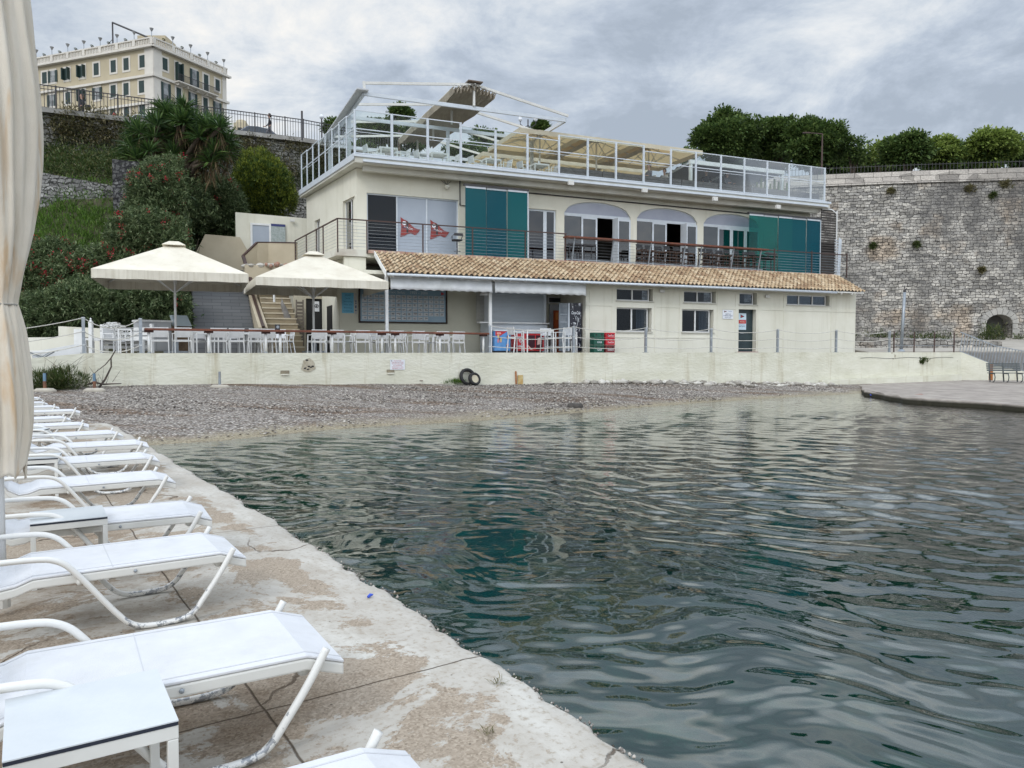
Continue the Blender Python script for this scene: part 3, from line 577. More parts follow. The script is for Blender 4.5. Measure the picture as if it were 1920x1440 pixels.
# quay wall and terrace
def quaymat():
 m = mk('quay_wall_plaster', (.70, .685, .58), (.61, .595, .48), .8, .92, 1.0, 5.5, stretch=(1, 1, 2.2))
 t, n, l, b = nodes(m); src = n.new('ShaderNodeNewGeometry').outputs['Position']
 mp = n.new('ShaderNodeMapping'); mp.inputs['Scale'].default_value = (1.6, 1.6, .12); l.new(src, mp.inputs[0])
 q = n.new('ShaderNodeTexNoise'); q.inputs['Scale'].default_value = 1.2; q.inputs['Detail'].default_value = 8; q.inputs['Roughness'].default_value = .75; l.new(mp.outputs[0], q.inputs['Vector'])
 r = n.new('ShaderNodeMapRange'); r.inputs[1].default_value = .55; r.inputs[2].default_value = .68; r.inputs[4].default_value = .6; l.new(q.outputs['Fac'], r.inputs[0])
 old = b.inputs['Base Color'].links[0].from_socket; mx = n.new('ShaderNodeMixRGB'); mx.blend_type = 'MULTIPLY'; l.new(r.outputs[0], mx.inputs[0]); l.new(old, mx.inputs[1]); mx.inputs[2].default_value = (.62, .55, .42, 1)
 c = n.new('ShaderNodeTexNoise'); c.inputs['Scale'].default_value = 1.6; c.inputs['Detail'].default_value = 9; c.inputs['Roughness'].default_value = .7; l.new(src, c.inputs['Vector'])
 rc = n.new('ShaderNodeMapRange'); rc.inputs[1].default_value = .685; rc.inputs[2].default_value = .70; l.new(c.outputs['Fac'], rc.inputs[0])
 mx2 = n.new('ShaderNodeMixRGB'); l.new(rc.outputs[0], mx2.inputs[0]); l.new(mx.outputs[0], mx2.inputs[1]); mx2.inputs[2].default_value = (.33, .29, .21, 1)
 sp = n.new('ShaderNodeSeparateXYZ'); l.new(src, sp.inputs[0]); ad = n.new('ShaderNodeMath'); ad.operation = 'MULTIPLY_ADD'; l.new(q.outputs['Fac'], ad.inputs[0]); ad.inputs[1].default_value = .9; l.new(sp.outputs[2], ad.inputs[2])
 rt = n.new('ShaderNodeMapRange'); rt.inputs[1].default_value = 2.15; rt.inputs[2].default_value = 2.4; rt.inputs[4].default_value = .6; l.new(ad.outputs[0], rt.inputs[0])
 mx3 = n.new('ShaderNodeMixRGB'); mx3.blend_type = 'MULTIPLY'; l.new(rt.outputs[0], mx3.inputs[0]); l.new(mx2.outputs[0], mx3.inputs[1]); mx3.inputs[2].default_value = (.80, .78, .72, 1)
 l.new(mx3.outputs[0], b.inputs['Base Color']); return m
M['quay'] = quaymat(); TZ = 1.78
A0 = (-24, 16.6); A1 = (-14.2, 22.5); A2 = (-12.9, 23.25); A3 = (-11.7, 24.0); A4 = tuple(atY(921, 661, 30.55)[:2])
A5 = tuple(b2w(*atV(1803, 665, 28.2)[:2])[:2])
pA = [A0, A1, A2, A3, A4]
kr = A5; kr2 = (kr[0] + 1.7, kr[1] - .3); kr3 = (kr[0] + 3.6, kr[1] - .9); kr4 = (kr[0] + 14, kr[1] - 3.5)
mqw = MB()
def quay_poly(pts, zt, zb, th):
 return wall_strip('quay_wall', pts, zt, zb, M['quay'], thick=th, sub=3)
qroot = thing('quay_wall', 'long cream plastered sea wall rising from the pebble beach', 'sea wall', (0, 0, 0))
qw = quay_poly([A0, A1, A2, A3, A4, kr], [1.3, 1.62, TZ, TZ, TZ, TZ], [-.6] * 6, .45); qw.name = 'wall_face'; qw.parent = qroot
qr = wall_strip('ramp_wall', [kr, kr2, kr3, kr4], [TZ, 1.05, .62, .5], [-.4] * 4, M['quay'], qroot, .4)
ml = MB(); uk = w2b((kr[0], kr[1], 0)); u_a = uV(1600, 28.2, 700)
pl_ = b2w(u_a, 28.2 - .12); 
ml.prism([tuple(b2w(u_a - 2.2, 28.02)[:2]), tuple(b2w(uk[0] - .2, 28.0)[:2]), tuple(b2w(uk[0] - .2, 28.19)[:2]), tuple(b2w(u_a - 2.2, 28.19)[:2])], [-.3] * 4, [.42, .62, .62, .42])
ml.build('footing', M['quay'], qroot)
tf = MB(); e = .3
poly = [(-33, 17.6), (-24, 17.2), (-14.5, 22.9), (-13.2, 23.6), (A4[0] - .1, A4[1] + .45), (kr[0] + .2, kr[1] + .35), (60, 40), (60, 62), (-33, 62)]
tf.prism(poly, 0.2, [1.25, 1.25, 1.58] + [TZ - .008] * 4 + [TZ - .008] * (len(poly) - 8) + [1.3]); struct(tf.build('terrace_floor', mk('terrace_paving', (.30, .29, .28), (.22, .21, .20), 1.2, .9, .2, 12)))
# right: sloping concrete apron at the waterline
ap_px = [(1612, 722), (1622, 731), (1660, 737), (1700, 743), (1760, 747), (1840, 751), (1925, 757)]
ap = [atZ(a, b_, .24) for a, b_ in ap_px]; front = []
for i in range(len(ap) - 1):
 for k in range(6):
  q = ap[i].lerp(ap[i + 1], k / 6); front.append((q.x + rnd.uniform(-.05, .05), q.y + rnd.uniform(-.12, .12)))
front.append(tuple(ap[-1][:2])); front.append((30, 19)); front.append((60, 14)); nfr = len(front)
back = [(60, 42), (36, 42), (kr[0] + 3, kr[1] - .6), (kr[0], kr[1] - .02), tuple(b2w(uV(1605, 28.17, 720), 28.17)[:2])]
ma = MB(); pol = front + back
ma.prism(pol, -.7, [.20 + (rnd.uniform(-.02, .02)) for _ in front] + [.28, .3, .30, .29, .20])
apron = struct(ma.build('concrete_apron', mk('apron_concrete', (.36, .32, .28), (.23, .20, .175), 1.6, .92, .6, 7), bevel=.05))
t_, n_, l_, b_ = nodes(_mc['apron_concrete']); g_ = n_.new('ShaderNodeNewGeometry'); s_ = n_.new('ShaderNodeSeparateXYZ'); l_.new(g_.outputs['Position'], s_.inputs[0]); r_ = n_.new('ShaderNodeMapRange'); r_.inputs[1].default_value = .17; r_.inputs[2].default_value = .10; l_.new(s_.outputs[2], r_.inputs[0]); x_ = n_.new('ShaderNodeMixRGB'); l_.new(r_.outputs[0], x_.inputs[0]); l_.new(b_.inputs['Base Color'].links[0].from_socket, x_.inputs[1]); x_.inputs[2].default_value = (.035, .032, .02, 1); l_.new(x_.outputs[0], b_.inputs['Base Color'])  # low band coloured dark: edge shade painted into the apron's side
gm = MB(); g0 = w2b((26, 44, 0))
gm.prism([tuple(b2w(33.2, 29.6)[:2]), (kr[0] + 1, kr[1] + 1.0), (60, 42), (60, 58), (18, 60)], 1.0, [1.80, 1.84, 1.9, 3.0, 3.0])
struct(gm.build('ground', mk('pale_ground', (.42, .39, .34), (.30, .27, .23), .9, .95, .4, 6)))
# == BASTION, HILLSIDE
SB = stonemat('bastion_stone', .46, .22, (.49, .46, .41), (.25, .24, .225), (.055, .05, .045), .018, .06, (.12, .115, .11), (.475, .63), tan=(1.0, .80, .62), bumpd=.06)
SBP = stonemat('parapet_stone', 1.3, .42, (.50, .46, .41), (.36, .33, .30), (.10, .09, .08), .016, .012, (.20, .19, .18), (.54, .72), bumpd=.03)
BY = [(4, 63), (14, 60.5), (23.7, 58.2), (30, 57.0), (37.1, 56.0), (46, 55.2), (62, 55)]
def ztop(x, y, py): return 0
bas = thing('bastion', 'huge weathered grey stone fortress wall behind the building', 'fortress wall', (0, 0, 0))
zt = [15.1] * 7
def along(P, x):
 for a, b in zip(P[:-1], P[1:]):
  if a[0] <= x <= b[0]: f = (x - a[0]) / (b[0] - a[0]); return (x, a[1] + (b[1] - a[1]) * f)
aL = atY(1861, 640, 55.5); aR = atY(1909, 640, 55.4); aL = along(BY, aL.x); aR = along(BY, aR.x)
zs = atY(1885, 606, 55.5).z; za = atY(1885, 588, 55.5).z
wall_strip('wall_upper', BY, [14.15] * 7, [za + .02] * 7, SB, bas, 1.6)
pl = [p for p in BY if p[0] < aL[0]] + [aL]; pr = [aR] + [p for p in BY if p[0] > aR[0]]
wall_strip('wall_lower', pl, [za + .02] * len(pl), [1.0] * len(pl), SB, bas, 1.6)
wall_strip('wall_lower', pr, [za + .02] * len(pr), [1.0] * len(pr), SB, bas, 1.6)
d_ = (Vector(aR) - Vector(aL)); wd = d_.length; d_.normalize(); nrm = Vector((d_.y, -d_.x))
ring = MB(); fill = MB(); cen = (Vector(aL) + Vector(aR)) / 2; rr = wd / 2; ry = za - zs
def P3(t, rad, off=0.0, ryy=None):
 q = cen + d_ * (math.cos(t) * rad) + nrm * off; return (q.x, q.y, zs + math.sin(t) * (ryy if ryy is not None else rad))
for k in range(9):
 t0 = math.pi * k / 9 + .015; t1 = math.pi * (k + 1) / 9 - .015
 vs = [P3(t0, rr, .10, ry - .02), P3(t1, rr, .10, ry - .02), P3(t1, rr + .42, .10, ry + .42), P3(t0, rr + .42, .10, ry + .42)]
 ring.slab(vs, tuple(-nrm * .3) + (0,))
for s_, a_ in ((-1, Vector(aL)), (1, Vector(aR))):
 for k in range(5):
  z0 = 1.9 + k * (zs - 1.9) / 5; a = a_ + nrm * .10; b = a_ + d_ * s_ * (.34 + .12 * (k % 2)) + nrm * .10
  ring.slab([(a.x, a.y, z0 + .02), (b.x, b.y, z0 + .02), (b.x, b.y, z0 + (zs - 1.9) / 5 - .02), (a.x, a.y, z0 + (zs - 1.9) / 5 - .02)], tuple(-nrm * .3) + (0,))
ring.build('arch_ring', mk('arch_stone', (.46, .44, .40), (.30, .29, .27), 2.2, .9, .4, 12), bas)
for k in range(10):
 t0 = math.pi * k / 10; t1 = math.pi * (k + 1) / 10; a = P3(t0, rr, 0, ry); b = P3(t1, rr, 0, ry)
 fill.slab([a, b, (b[0], b[1], za + .02), (a[0], a[1], za + .02)], tuple(-nrm * 1.2) + (0,))
fill.build('arch_infill', mk('arch_stone', (0, 0, 0)), bas)
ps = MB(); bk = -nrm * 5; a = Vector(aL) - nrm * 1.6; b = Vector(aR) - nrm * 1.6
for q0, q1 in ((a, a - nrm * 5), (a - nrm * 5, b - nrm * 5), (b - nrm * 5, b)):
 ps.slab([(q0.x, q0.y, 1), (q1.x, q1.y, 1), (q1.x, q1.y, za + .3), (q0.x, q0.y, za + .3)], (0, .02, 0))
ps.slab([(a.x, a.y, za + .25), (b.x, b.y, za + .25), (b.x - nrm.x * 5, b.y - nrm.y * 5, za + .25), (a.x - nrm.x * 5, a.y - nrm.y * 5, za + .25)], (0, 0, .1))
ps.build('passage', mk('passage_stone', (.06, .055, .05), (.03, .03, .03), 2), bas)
wall_strip('parapet', [(x, y + .02) for x, y in BY], [15.05] * 7, [14.36] * 7, SBP, bas, 1.0)
wall_strip('cordon', [(x, y - .12) for x, y in BY], [14.37] * 7, [14.16] * 7, SBP, bas, .5)
lg = MB(); lg.prism([(21, 55.3), (36.5, 53.4), (36.6, 54), (21, 56)], 1.5, 2.55); lg.prism([(37, 53.3), (60, 52.5), (60, 53.2), (37, 54)], 1.5, 2.75)
tag(lg.build('ledge', M['cream2']), 'low pale rendered ledge at the foot of the fortress wall', 'ledge')
lw = wall_strip('boundary_wall', [tuple(b2w(33.6, 33.5)[:2]), (29.0, 45.6)], [2.75, 2.4], [1.5, 1.5], SB, None, .4); tag(lw, 'low broken rubble wall between the building and the lamp post', 'wall')
UP = [(-40, 33.5), (-24.4, 44), (-13.9, 52), (4, 63)]
pp = MB(); poly = [(-40, 34.4), (-24.7, 44.9), (-14.2, 52.9), (4, 64.2), (23.8, 59.7), (37.2, 57.4), (62, 56.5), (140, 60), (140, 240), (-180, 240), (-180, 34)]
pz = [15.0, 15.15, 15.8, 15.0, 14.6, 14.5, 14.5, 14.5, 15, 15, 15]
pp.prism(poly, [0] * len(poly), pz); struct(pp.build('street_plateau', mk('street_ground', (.20, .20, .19), (.13, .13, .12), .8, .9)))
SR = stonemat('rubble_stone', .48, .21, (.50, .485, .45), (.21, .20, .19), (.035, .032, .027), .03, .10, (.075, .08, .055), (.46, .62), bumpd=.08)
SR2 = stonemat('dark_rubble', .42, .26, (.17, .17, .165), (.07, .07, .07), (.04, .04, .042), .05, .12, (.05, .05, .05), (.5, .7), bumpd=.08)
up = wall_strip('retaining_wall', UP, [15.0, 15.2, 15.9, 15.3], [1, 1, 1, 1], SR, None, .8); tag(up, 'tall rough rubble retaining wall holding up the street', 'retaining wall')
lo = wall_strip('retaining_wall', [(-29, 37.4), tuple(atY(66, 340, 39)[:2]), tuple(atY(228, 360, 39.2)[:2]), (-17.2, 39.9)], [11.0, 10.85, 10.1, 9.4], [6, 6, 6, 6], stonemat('rubble_grey', .5, .19, (.30, .295, .28), (.17, .165, .16), (.06, .06, .055), .025, .10, (.10, .10, .095), (.5, .66), bumpd=.06), None, .7)
tag(lo, 'lower grey stone wall on the slope above the grass', 'retaining wall')
a = atY(210, 298, 38.7); b = atY(282, 306, 38.3); ob = wall_strip('buttress', [(a.x, a.y), (b.x, b.y)], [a.z, b.z], [7, 7], SR2, None, 3.0, sub=.5); tag(ob, 'dark stone buttress block beside the lower wall, under the yucca', 'buttress')
def slope_z(X, Y):
 z = np.interp(Y, [32.5, 33.5, 36, 38.9, 39.5, 43.3, 60], [1.5, 2.0, 4.8, 8.9, 10.4, 12.6, 13.5])
 u = X * UX + Y * UY; v = -X * UY + Y * UX
 z = np.where((u > .2) & (v < 43.5), 1.4, z); z = np.where((u > .2) & (v >= 43.5), np.minimum(z, np.where(v < 48, 6.8, 9.0)), z); return z
Xg, Yg = np.meshgrid(np.arange(-44, -6, .3), np.arange(32, 53, .25)); Zg = slope_z(Xg, Yg) + vnoise(Xg, Yg, 1.4, 71) * .5 * (slope_z(Xg, Yg) > 1.6)
yl = np.interp(Xg, [-40, -24.4, -13.9, 4], [33.5, 44, 52, 63]); Zg = np.where(Yg > yl + .6, 4.0, Zg)
struct(grid_obj('hillside', Xg, Yg, Zg, mk('hill_soil', (.055, .065, .03), (.09, .075, .05), 1.0, .95, .8, 7)))
wl = wall_strip('garden_wall', [(-24, 28.6), tuple(atY(158, 640, 28.2)[:2])], [2.3, 2.36], [1.2, 1.2], M['cream2'], None, .25); tag(wl, 'low cream wall behind the sloping path at far left', 'wall')
wl = wall_strip('garden_wall', [tuple(atY(110, 640, 31.2)[:2]), tuple(atY(196, 640, 31)[:2])], [2.85, 2.75], [1.2, 1.2], M['cream2'], None, .25); tag(wl, 'short cream wall under the dark oleander, behind the white slatted bench', 'wall')
# street railing
SRL = [Vector((-27, 42.2, 15.1)), Vector((-24.4, 44, 15.22)), Vector((-13.9, 52, 15.92)), Vector((-8, 55.6, 15.7))]
rl = thing('street_railing', 'dark iron railing along the street above the slope', 'railing', (0, 0, 0))
top = MB(); bal = MB(); i = 0
for a, b in zip(SRL[:-1], SRL[1:]):
 d = (b - a); Ln = d.length; n_ = int(Ln / .18)
 top.bar(a + Vector((0, 0, 1.32)), b + Vector((0, 0, 1.32)), .05, .05); top.bar(a + Vector((0, 0, .12)), b + Vector((0, 0, .12)), .04, .04); top.bar(a + Vector((0, 0, 1.12)), b + Vector((0, 0, 1.12)), .03, .03)
 for k in range(n_):
  q = a.lerp(b, k / n_); w_ = .065 if k % 11 == 0 else .026; bal.bar(q + Vector((0, 0, -.1 if k % 11 == 0 else .12)), q + Vector((0, 0, 1.38 if k % 11 == 0 else 1.3)), w_, w_)
top.build('rail', M['dark'], rl); tag(bal.build('baluster', M['dark'], rl), None, None, kind='stuff')
kb = MB()
for a, b in zip(SRL[:-1], SRL[1:]): kb.bar(a + Vector((0, -.05, -.08)), b + Vector((0, -.05, -.08)), .5, .26)
kb.build('coping', mk('coping_stone', (.40, .385, .36), (.25, .24, .22), 1.5, .9, .4, 9), rl)
pr_ = thing('park_railing', 'low black iron railing on top of the fortress parapet', 'railing', (0, 0, 0)); t2 = MB(); b2 = MB()
for a, b in zip(BY[1:-1], BY[2:]):
 a = Vector((a[0], a[1] + .5, 15.05)); b = Vector((b[0], b[1] + .5, 15.05)); Ln = (b - a).length; n_ = int(Ln / .24)
 t2.bar(a + Vector((0, 0, .55)), b + Vector((0, 0, .55)), .03, .03); t2.bar(a + Vector((0, 0, .1)), b + Vector((0, 0, .1)), .03, .03)
 for k in range(n_): q = a.lerp(b, k / n_); b2.bar(q, q + Vector((0, 0, .66)), .022, .022)
t2.build('rail', M['dark'], pr_); tag(b2.build('baluster', M['dark'], pr_), None, None, kind='stuff')
# == VEGETATION
def unit(a): return a / np.maximum(np.linalg.norm(a, axis=-1, keepdims=True), 1e-9)
def leaf_quads(C, D, ln, wd, r, droop=0.0, roll=None):
 """C base points, D unit directions -> rhombic leaves with a bend"""
 n = len(C); up = np.tile([[0, 0, 1.0]], (n, 1)) + r.normal(0, .35 if roll is None else roll, (n, 3)); S = unit(np.cross(D, up)); Nn = np.cross(S, D)
 ln = np.asarray(ln).reshape(-1, 1) * np.ones((n, 1)); wd = np.asarray(wd).reshape(-1, 1) * np.ones((n, 1))
 mid = C + D * ln * .5 + Nn * ln * .03; tip = C + D * ln - np.array([[0, 0, 1.0]]) * ln * droop
 V = np.stack([C, mid + S * wd / 2, tip, mid - S * wd / 2], 1).reshape(-1, 3); F_ = np.arange(n * 4).reshape(n, 4); return V, F_
def ell_pts(r, n, ells, shell=.55):
 """points in a union of ellipsoids, mostly near their skins; returns points and outward directions"""
 vol = np.array([e[1][0] * e[1][1] * e[1][2] for e in ells]) ** .75; idx = r.choice(len(ells), n, p=vol / vol.sum())
 c = np.array([e[0] for e in ells], float)[idx]; s = np.array([e[1] for e in ells], float)[idx]
 d = unit(r.normal(0, 1, (n, 3))); k = shell + (1 - shell) * r.rand(n, 1) ** .6; return c + d * s * k, unit(d / s)
def crown(name, mat, parent, ells, nclump, per, crad, leaf, seed, shell=.6, flat=.7, droop=.1, upbias=.25, stretch=1.0, cut=None):
 r = np.random.RandomState(seed); P, O = ell_pts(r, nclump, ells, shell)
 if cut is not None: k = cut(P); P, O = P[k], O[k]; nclump = len(P)
 if nclump == 0: return None
 cr_ = crad * r.uniform(.55, 1.35, (nclump, 1)); q = r.normal(0, 1, (nclump, per, 3)); q = unit(q) * (r.rand(nclump, per, 1) ** .45); q[:, :, 2] *= flat
 C = (P[:, None] + q * cr_[:, None]).reshape(-1, 3); D = unit(q + O[:, None] * .7 + r.normal(0, .45, q.shape) + [0, 0, upbias]).reshape(-1, 3)
 V, F_ = leaf_quads(C, D, leaf[0] * r.uniform(.6, 1.3, len(C)), leaf[1] * r.uniform(.7, 1.2, len(C)), r, droop)
 return fast_mesh(name, V, F_, mat, parent)
def trunk(parent, base, top, r0, limbs, mat, seed=0):
 q = random.Random(seed); b = Vector(base); t = Vector(top); m = MB(); pts = []; k = 5
 for i in range(k + 1): f = i / k; p = b.lerp(t, f); pts.append(p + Vector((q.uniform(-.1, .1), q.uniform(-.1, .1), 0)) * (1 if 0 < i < k else 0))
 m.tube(pts, [r0 * (1 - .55 * i / k) for i in range(k + 1)], 8); o = m.build('trunk', mat, parent, smooth=True)
 for e in limbs:
  m = MB(); s = b.lerp(t, q.uniform(.45, .95)); e = Vector(e); mid = s.lerp(e, .5) + Vector((0, 0, (e - s).length * .12))
  m.tube([s, mid, e], [r0 * .5, r0 * .3, r0 * .1], 6); m.build('limb', mat, o, smooth=True)
 return o
M['bark'] = mk('bark', (.11, .085, .06), (.06, .045, .035), 6, .95, .6, 20)
LM = dict(
 plane=leafmat('leaf_dark_green', [(0, (.03, .055, .018)), (.5, (.08, .135, .035)), (1, (.17, .23, .065))]),
 light=leafmat('leaf_light_green', [(0, (.08, .115, .025)), (.5, (.19, .26, .055)), (1, (.33, .40, .10))]),
 olive=leafmat('leaf_oleander', [(0, (.035, .06, .025)), (.5, (.10, .145, .06)), (.85, (.19, .24, .11)), (1, (.30, .34, .19))]),
 red=leafmat('blossom_red', [(0, (.30, .015, .03)), (.6, (.55, .03, .06)), (1, (.70, .10, .13))], .6, .2),
 yucca=leafmat('leaf_yucca', [(0, (.03, .06, .025)), (.6, (.065, .125, .035)), (1, (.12, .19, .05))], .4, .2),
 dead=leafmat('leaf_dead', [(0, (.05, .035, .02)), (.6, (.12, .085, .045)), (1, (.20, .15, .08))], .9, .1),
 euph=leafmat('leaf_yellow_green', [(0, (.025, .045, .01)), (.45, (.08, .12, .02)), (1, (.30, .33, .05))]),
 weed=leafmat('leaf_weed', [(0, (.03, .05, .015)), (.5, (.07, .11, .03)), (.85, (.12, .14, .05)), (1, (.20, .18, .09))]),
 grass=leafmat('grass_blade', [(0, (.04, .09, .012)), (.5, (.09, .19, .025)), (1, (.17, .28, .05))]),
 dryw=leafmat('weed_dry', [(0, (.07, .07, .03)), (.5, (.15, .14, .06)), (1, (.27, .23, .13))]))
# park trees on the bastion, from pixel measurements (px, py centre, radius px, z depth, kind)
def park_tree(px, py, rx, ry, Y, kind, label, seed, airy=False, extra=()):
 c = atY(px, py, Y); s = Y / F; ground = 14.6; q = random.Random(seed)
 t = thing('park_tree', label, 'tree', (c.x, Y, ground), 0, 'trees in the park above the fortress wall')
 def L_(p): return (p[0] - c.x, p[1] - Y, p[2] - ground)
 ells = [(L_((c.x, Y, c.z)), (rx * s * .74, rx * s * .72, ry * s * .76))]
 for k in range(16):
  a = q.uniform(0, 6.28); e = q.uniform(-.5, 1.3); rr = q.uniform(.16, .42)
  ells.append((L_((c.x + math.cos(a) * rx * s * .74 * math.cos(e), Y + math.sin(a) * rx * s * .74 * math.cos(e), c.z + math.sin(e) * ry * s * .66)), (rx * s * rr, rx * s * rr, ry * s * rr * .9)))
 for (qx, qy, qr) in extra:
  p = atY(qx, qy, Y); ells.append((L_(p), (qr * s,) * 3))
 n = int(420 * max(.35, rx * ry / 2500)) if not airy else int(220 * max(.35, rx * ry / 2500))
 crown('crown', LM[kind], t, ells, n, 34 if not airy else 22, 11 * s, (.34, .2), seed, .62 if not airy else .3, .7)
 crown('inner_foliage', LM['plane'], t, [(L_((c.x, Y, c.z)), (rx * s * .7, rx * s * .6, ry * s * .72))], n // 3, 24, 16 * s, (.5, .35), seed + 1, .2) if not airy else None
 cz = c.z - ground
 trunk(t, (0, 0, -.3), (0, 0, max(1.2, cz * .75)), .28, [(q.uniform(-1, 1) * rx * s * .6, q.uniform(-.5, .5) * rx * s, cz + q.uniform(-.2, .5) * ry * s) for _ in range(6)], M['bark'], seed)
park_tree(1362, 262, 66, 60, 78, 'plane', 'largest dark rounded tree, at the left end of the row above the fortress wall', 101)
park_tree(1452, 262, 48, 44, 80, 'plane', 'dark tree squeezed between the two tallest crowns of the park row', 102)
park_tree(1522, 272, 58, 50, 76, 'plane', 'broad dark tree behind the tall street lamp of the park', 103)
park_tree(1600, 288, 28, 30, 76, 'plane', 'thin airy tree right of the street lamp in the park', 104, True)
park_tree(1652, 292, 34, 28, 77, 'light', 'ragged small tree left of the dark domed crown', 105, True)
park_tree(1703, 285, 46, 32, 72, 'plane', 'dark domed tree in the middle of the right half of the park row', 106)
park_tree(1768, 290, 42, 28, 74, 'light', 'low yellow green tree between the dark dome and the rightmost crown', 107)
park_tree(1855, 280, 54, 36, 74, 'light', 'bright green windblown tree at the right end of the park row', 108)
park_tree(1925, 300, 24, 16, 76, 'plane', 'small dark tree cut by the right edge of the picture', 109)
for i, (px, py, rx, ry, Y) in enumerate([(1425, 300, 60, 24, 84), (1570, 305, 60, 18, 84), (1660, 308, 50, 14, 84), (1800, 306, 70, 14, 86)]):
 t = thing('park_bush', ['dark bush filling the gap under the two tallest crowns', 'dark bush behind the foot of the park street lamp', 'dark low bush under the ragged small tree', 'dark low bush under the yellow green tree'][i], 'bush', (0, 0, 0), 0, 'bushes in the park'); c = atY(px, py, Y); s = Y / F
 crown('foliage', LM['plane'], t, [(tuple(c), (rx * s, 2, ry * s))], 260, 26, 12 * s, (.4, .26), 140 + i, .3)
# trees seen through the roof terrace
def far_tree(px, py, rx, ry, Y, label, seed, kind='plane'):
 c = atY(px, py, Y); s = Y / F; g = 14.8; t = thing('street_tree', label, 'tree', (c.x, Y, g), 0, 'trees behind the roof terrace'); q = random.Random(seed)
 ells = [((0, 0, c.z - g), (rx * s * .8, rx * s * .7, ry * s * .8))] + [((q.uniform(-.6, .6) * rx * s, q.uniform(-.5, .5) * rx * s, c.z - g + q.uniform(-.5, .6) * ry * s), (rx * s * .4, rx * s * .4, ry * s * .4)) for _ in range(6)]
 crown('crown', LM[kind], t, ells, int(150 * max(.6, rx * ry / 900)), 30, 9 * s, (.3, .18), seed, .45); trunk(t, (0, 0, -.5), (0, 0, (c.z - g) * .8), .2, [], M['bark'], seed)
far_tree(748, 212, 27, 12, 66, 'small flat-topped tree seen inside the pergola frame', 151)
far_tree(705, 245, 42, 26, 68, 'dark tree seen through the left glass panels of the roof terrace', 152)
far_tree(760, 262, 48, 24, 69, 'dark tree behind the folded awning of the roof terrace', 153)
far_tree(626, 240, 20, 18, 66, 'dark tree behind the left edge of the pergola', 154)
far_tree(915, 262, 34, 16, 70, 'dark tree behind the middle glass panels of the roof terrace', 155)
far_tree(985, 262, 26, 18, 72, 'tree behind the double-arm street lamp', 156)
far_tree(1015, 240, 14, 14, 72, 'thin tree top right of the double-arm street lamp', 157)
far_tree(890, 290, 60, 16, 66, 'long low bush behind the dining tables of the roof terrace', 158)
far_tree(675, 285, 34, 18, 64, 'low bush behind the left corner of the roof terrace', 159)
far_tree(1285, 292, 14, 10, 74, 'small tree peeping over the right pergola', 160)
# oleanders
def cutter(P):
 """keep foliage out of the stairs, the building and the terrace"""
 u = P[:, 0] * UX + P[:, 1] * UY; v = -P[:, 0] * UY + P[:, 1] * UX
 return ~((u > .35) & (v < 42.6)) & ~((P[:, 1] < 31.4) & (P[:, 2] < 3.2)) & (P[:, 2] > 1.6)
def oleander(label, specs, n, nf, seed, Yb, zb=1.8):
 r = np.random.RandomState(seed); ells = []
 for (px, py, rx, ry, Y) in specs: c = atY(px, py, Y); s = Y / F; ells.append((tuple(c), (rx * s, rx * s * .75, ry * s)))
 bx = np.mean([e[0][0] for e in ells]); t = thing('oleander', label, 'shrub', (bx, Yb, zb), 0, 'oleander shrubs on the slope')
 off = np.array([bx, Yb, zb]); P, O = ell_pts(r, n, ells, .72); k = cutter(P); P, O = P[k], O[k]; m = len(P); per = 13
 D0 = unit(O * .7 + [0, -.1, .75] + r.normal(0, .3, (m, 3))); f = r.rand(m, per, 1); C = P[:, None] + D0[:, None] * f * .34
 D = unit(D0[:, None] * .75 + unit(r.normal(0, 1, (m, per, 3))) * 1.0); C = C.reshape(-1, 3) - off; D = D.reshape(-1, 3)
 V, F_ = leaf_quads(C, D, .24 * r.uniform(.6, 1.25, len(C)), .042, r, .12, .6); fast_mesh('foliage', V, F_, LM['olive'], t)
 P2, O2 = ell_pts(r, n // 3, [(e[0], tuple(x * .82 for x in e[1])) for e in ells], .2); P2 = P2[cutter(P2)]
 C = (P2[:, None] + r.normal(0, .22, (len(P2), 8, 3))).reshape(-1, 3) - off; V, F_ = leaf_quads(C, unit(r.normal(0, 1, C.shape)), .3, .11, r, .1); fast_mesh('inner_foliage', V, F_, LM['olive'], t)
 P3_, O3 = ell_pts(r, nf * 2, ells, .97); kk = cutter(P3_) & (O3[:, 1] < .3); P3_, O3 = P3_[kk], O3[kk]
 if len(P3_):
  q = r.normal(0, .085, (len(P3_), 15, 3)); C = (P3_[:, None] + O3[:, None] * .2 + q).reshape(-1, 3) - off; D = unit(q.reshape(-1, 3) + [0, -.05, .05])
  V, F_ = leaf_quads(C, D, .075, .07, r, 0); fb = fast_mesh('blossom', V, F_, LM['red'], t); fb['kind'] = 'stuff'
 m_ = MB()
 for e in ells:
  for _ in range(4 if zb < 3 else 0): m_.tube([Vector((r.uniform(-.3, .3), 0, 0)) , (Vector(e[0]) - Vector(off)) * .7 + Vector(r.normal(0, .3, 3))], [.04, .012], 5)
 if zb < 3: m_.build('stem', M['bark'], t)
oleander('oleander with many red blossoms, directly below the yucca', [(330, 368, 84, 66, 38.3), (380, 385, 66, 60, 38.6), (290, 420, 60, 50, 37.5)], 3000, 60, 201, 37)
oleander('dark oleander overhanging the display case wall', [(405, 398, 52, 62, 43.8), (372, 440, 52, 40, 44.2)], 2500, 14, 202, 44, 8.2)
oleander('oleander with red blossoms in the middle of the slope, behind the left patio umbrella', [(275, 452, 68, 52, 36), (330, 465, 60, 45, 36), (205, 505, 62, 36, 35)], 3000, 65, 203, 35.5)
oleander('leftmost oleander, red-flowered, beside the closed umbrella', [(95, 500, 60, 44, 35.5), (140, 530, 70, 46, 35), (60, 550, 50, 60, 34.5)], 3000, 60, 204, 35)
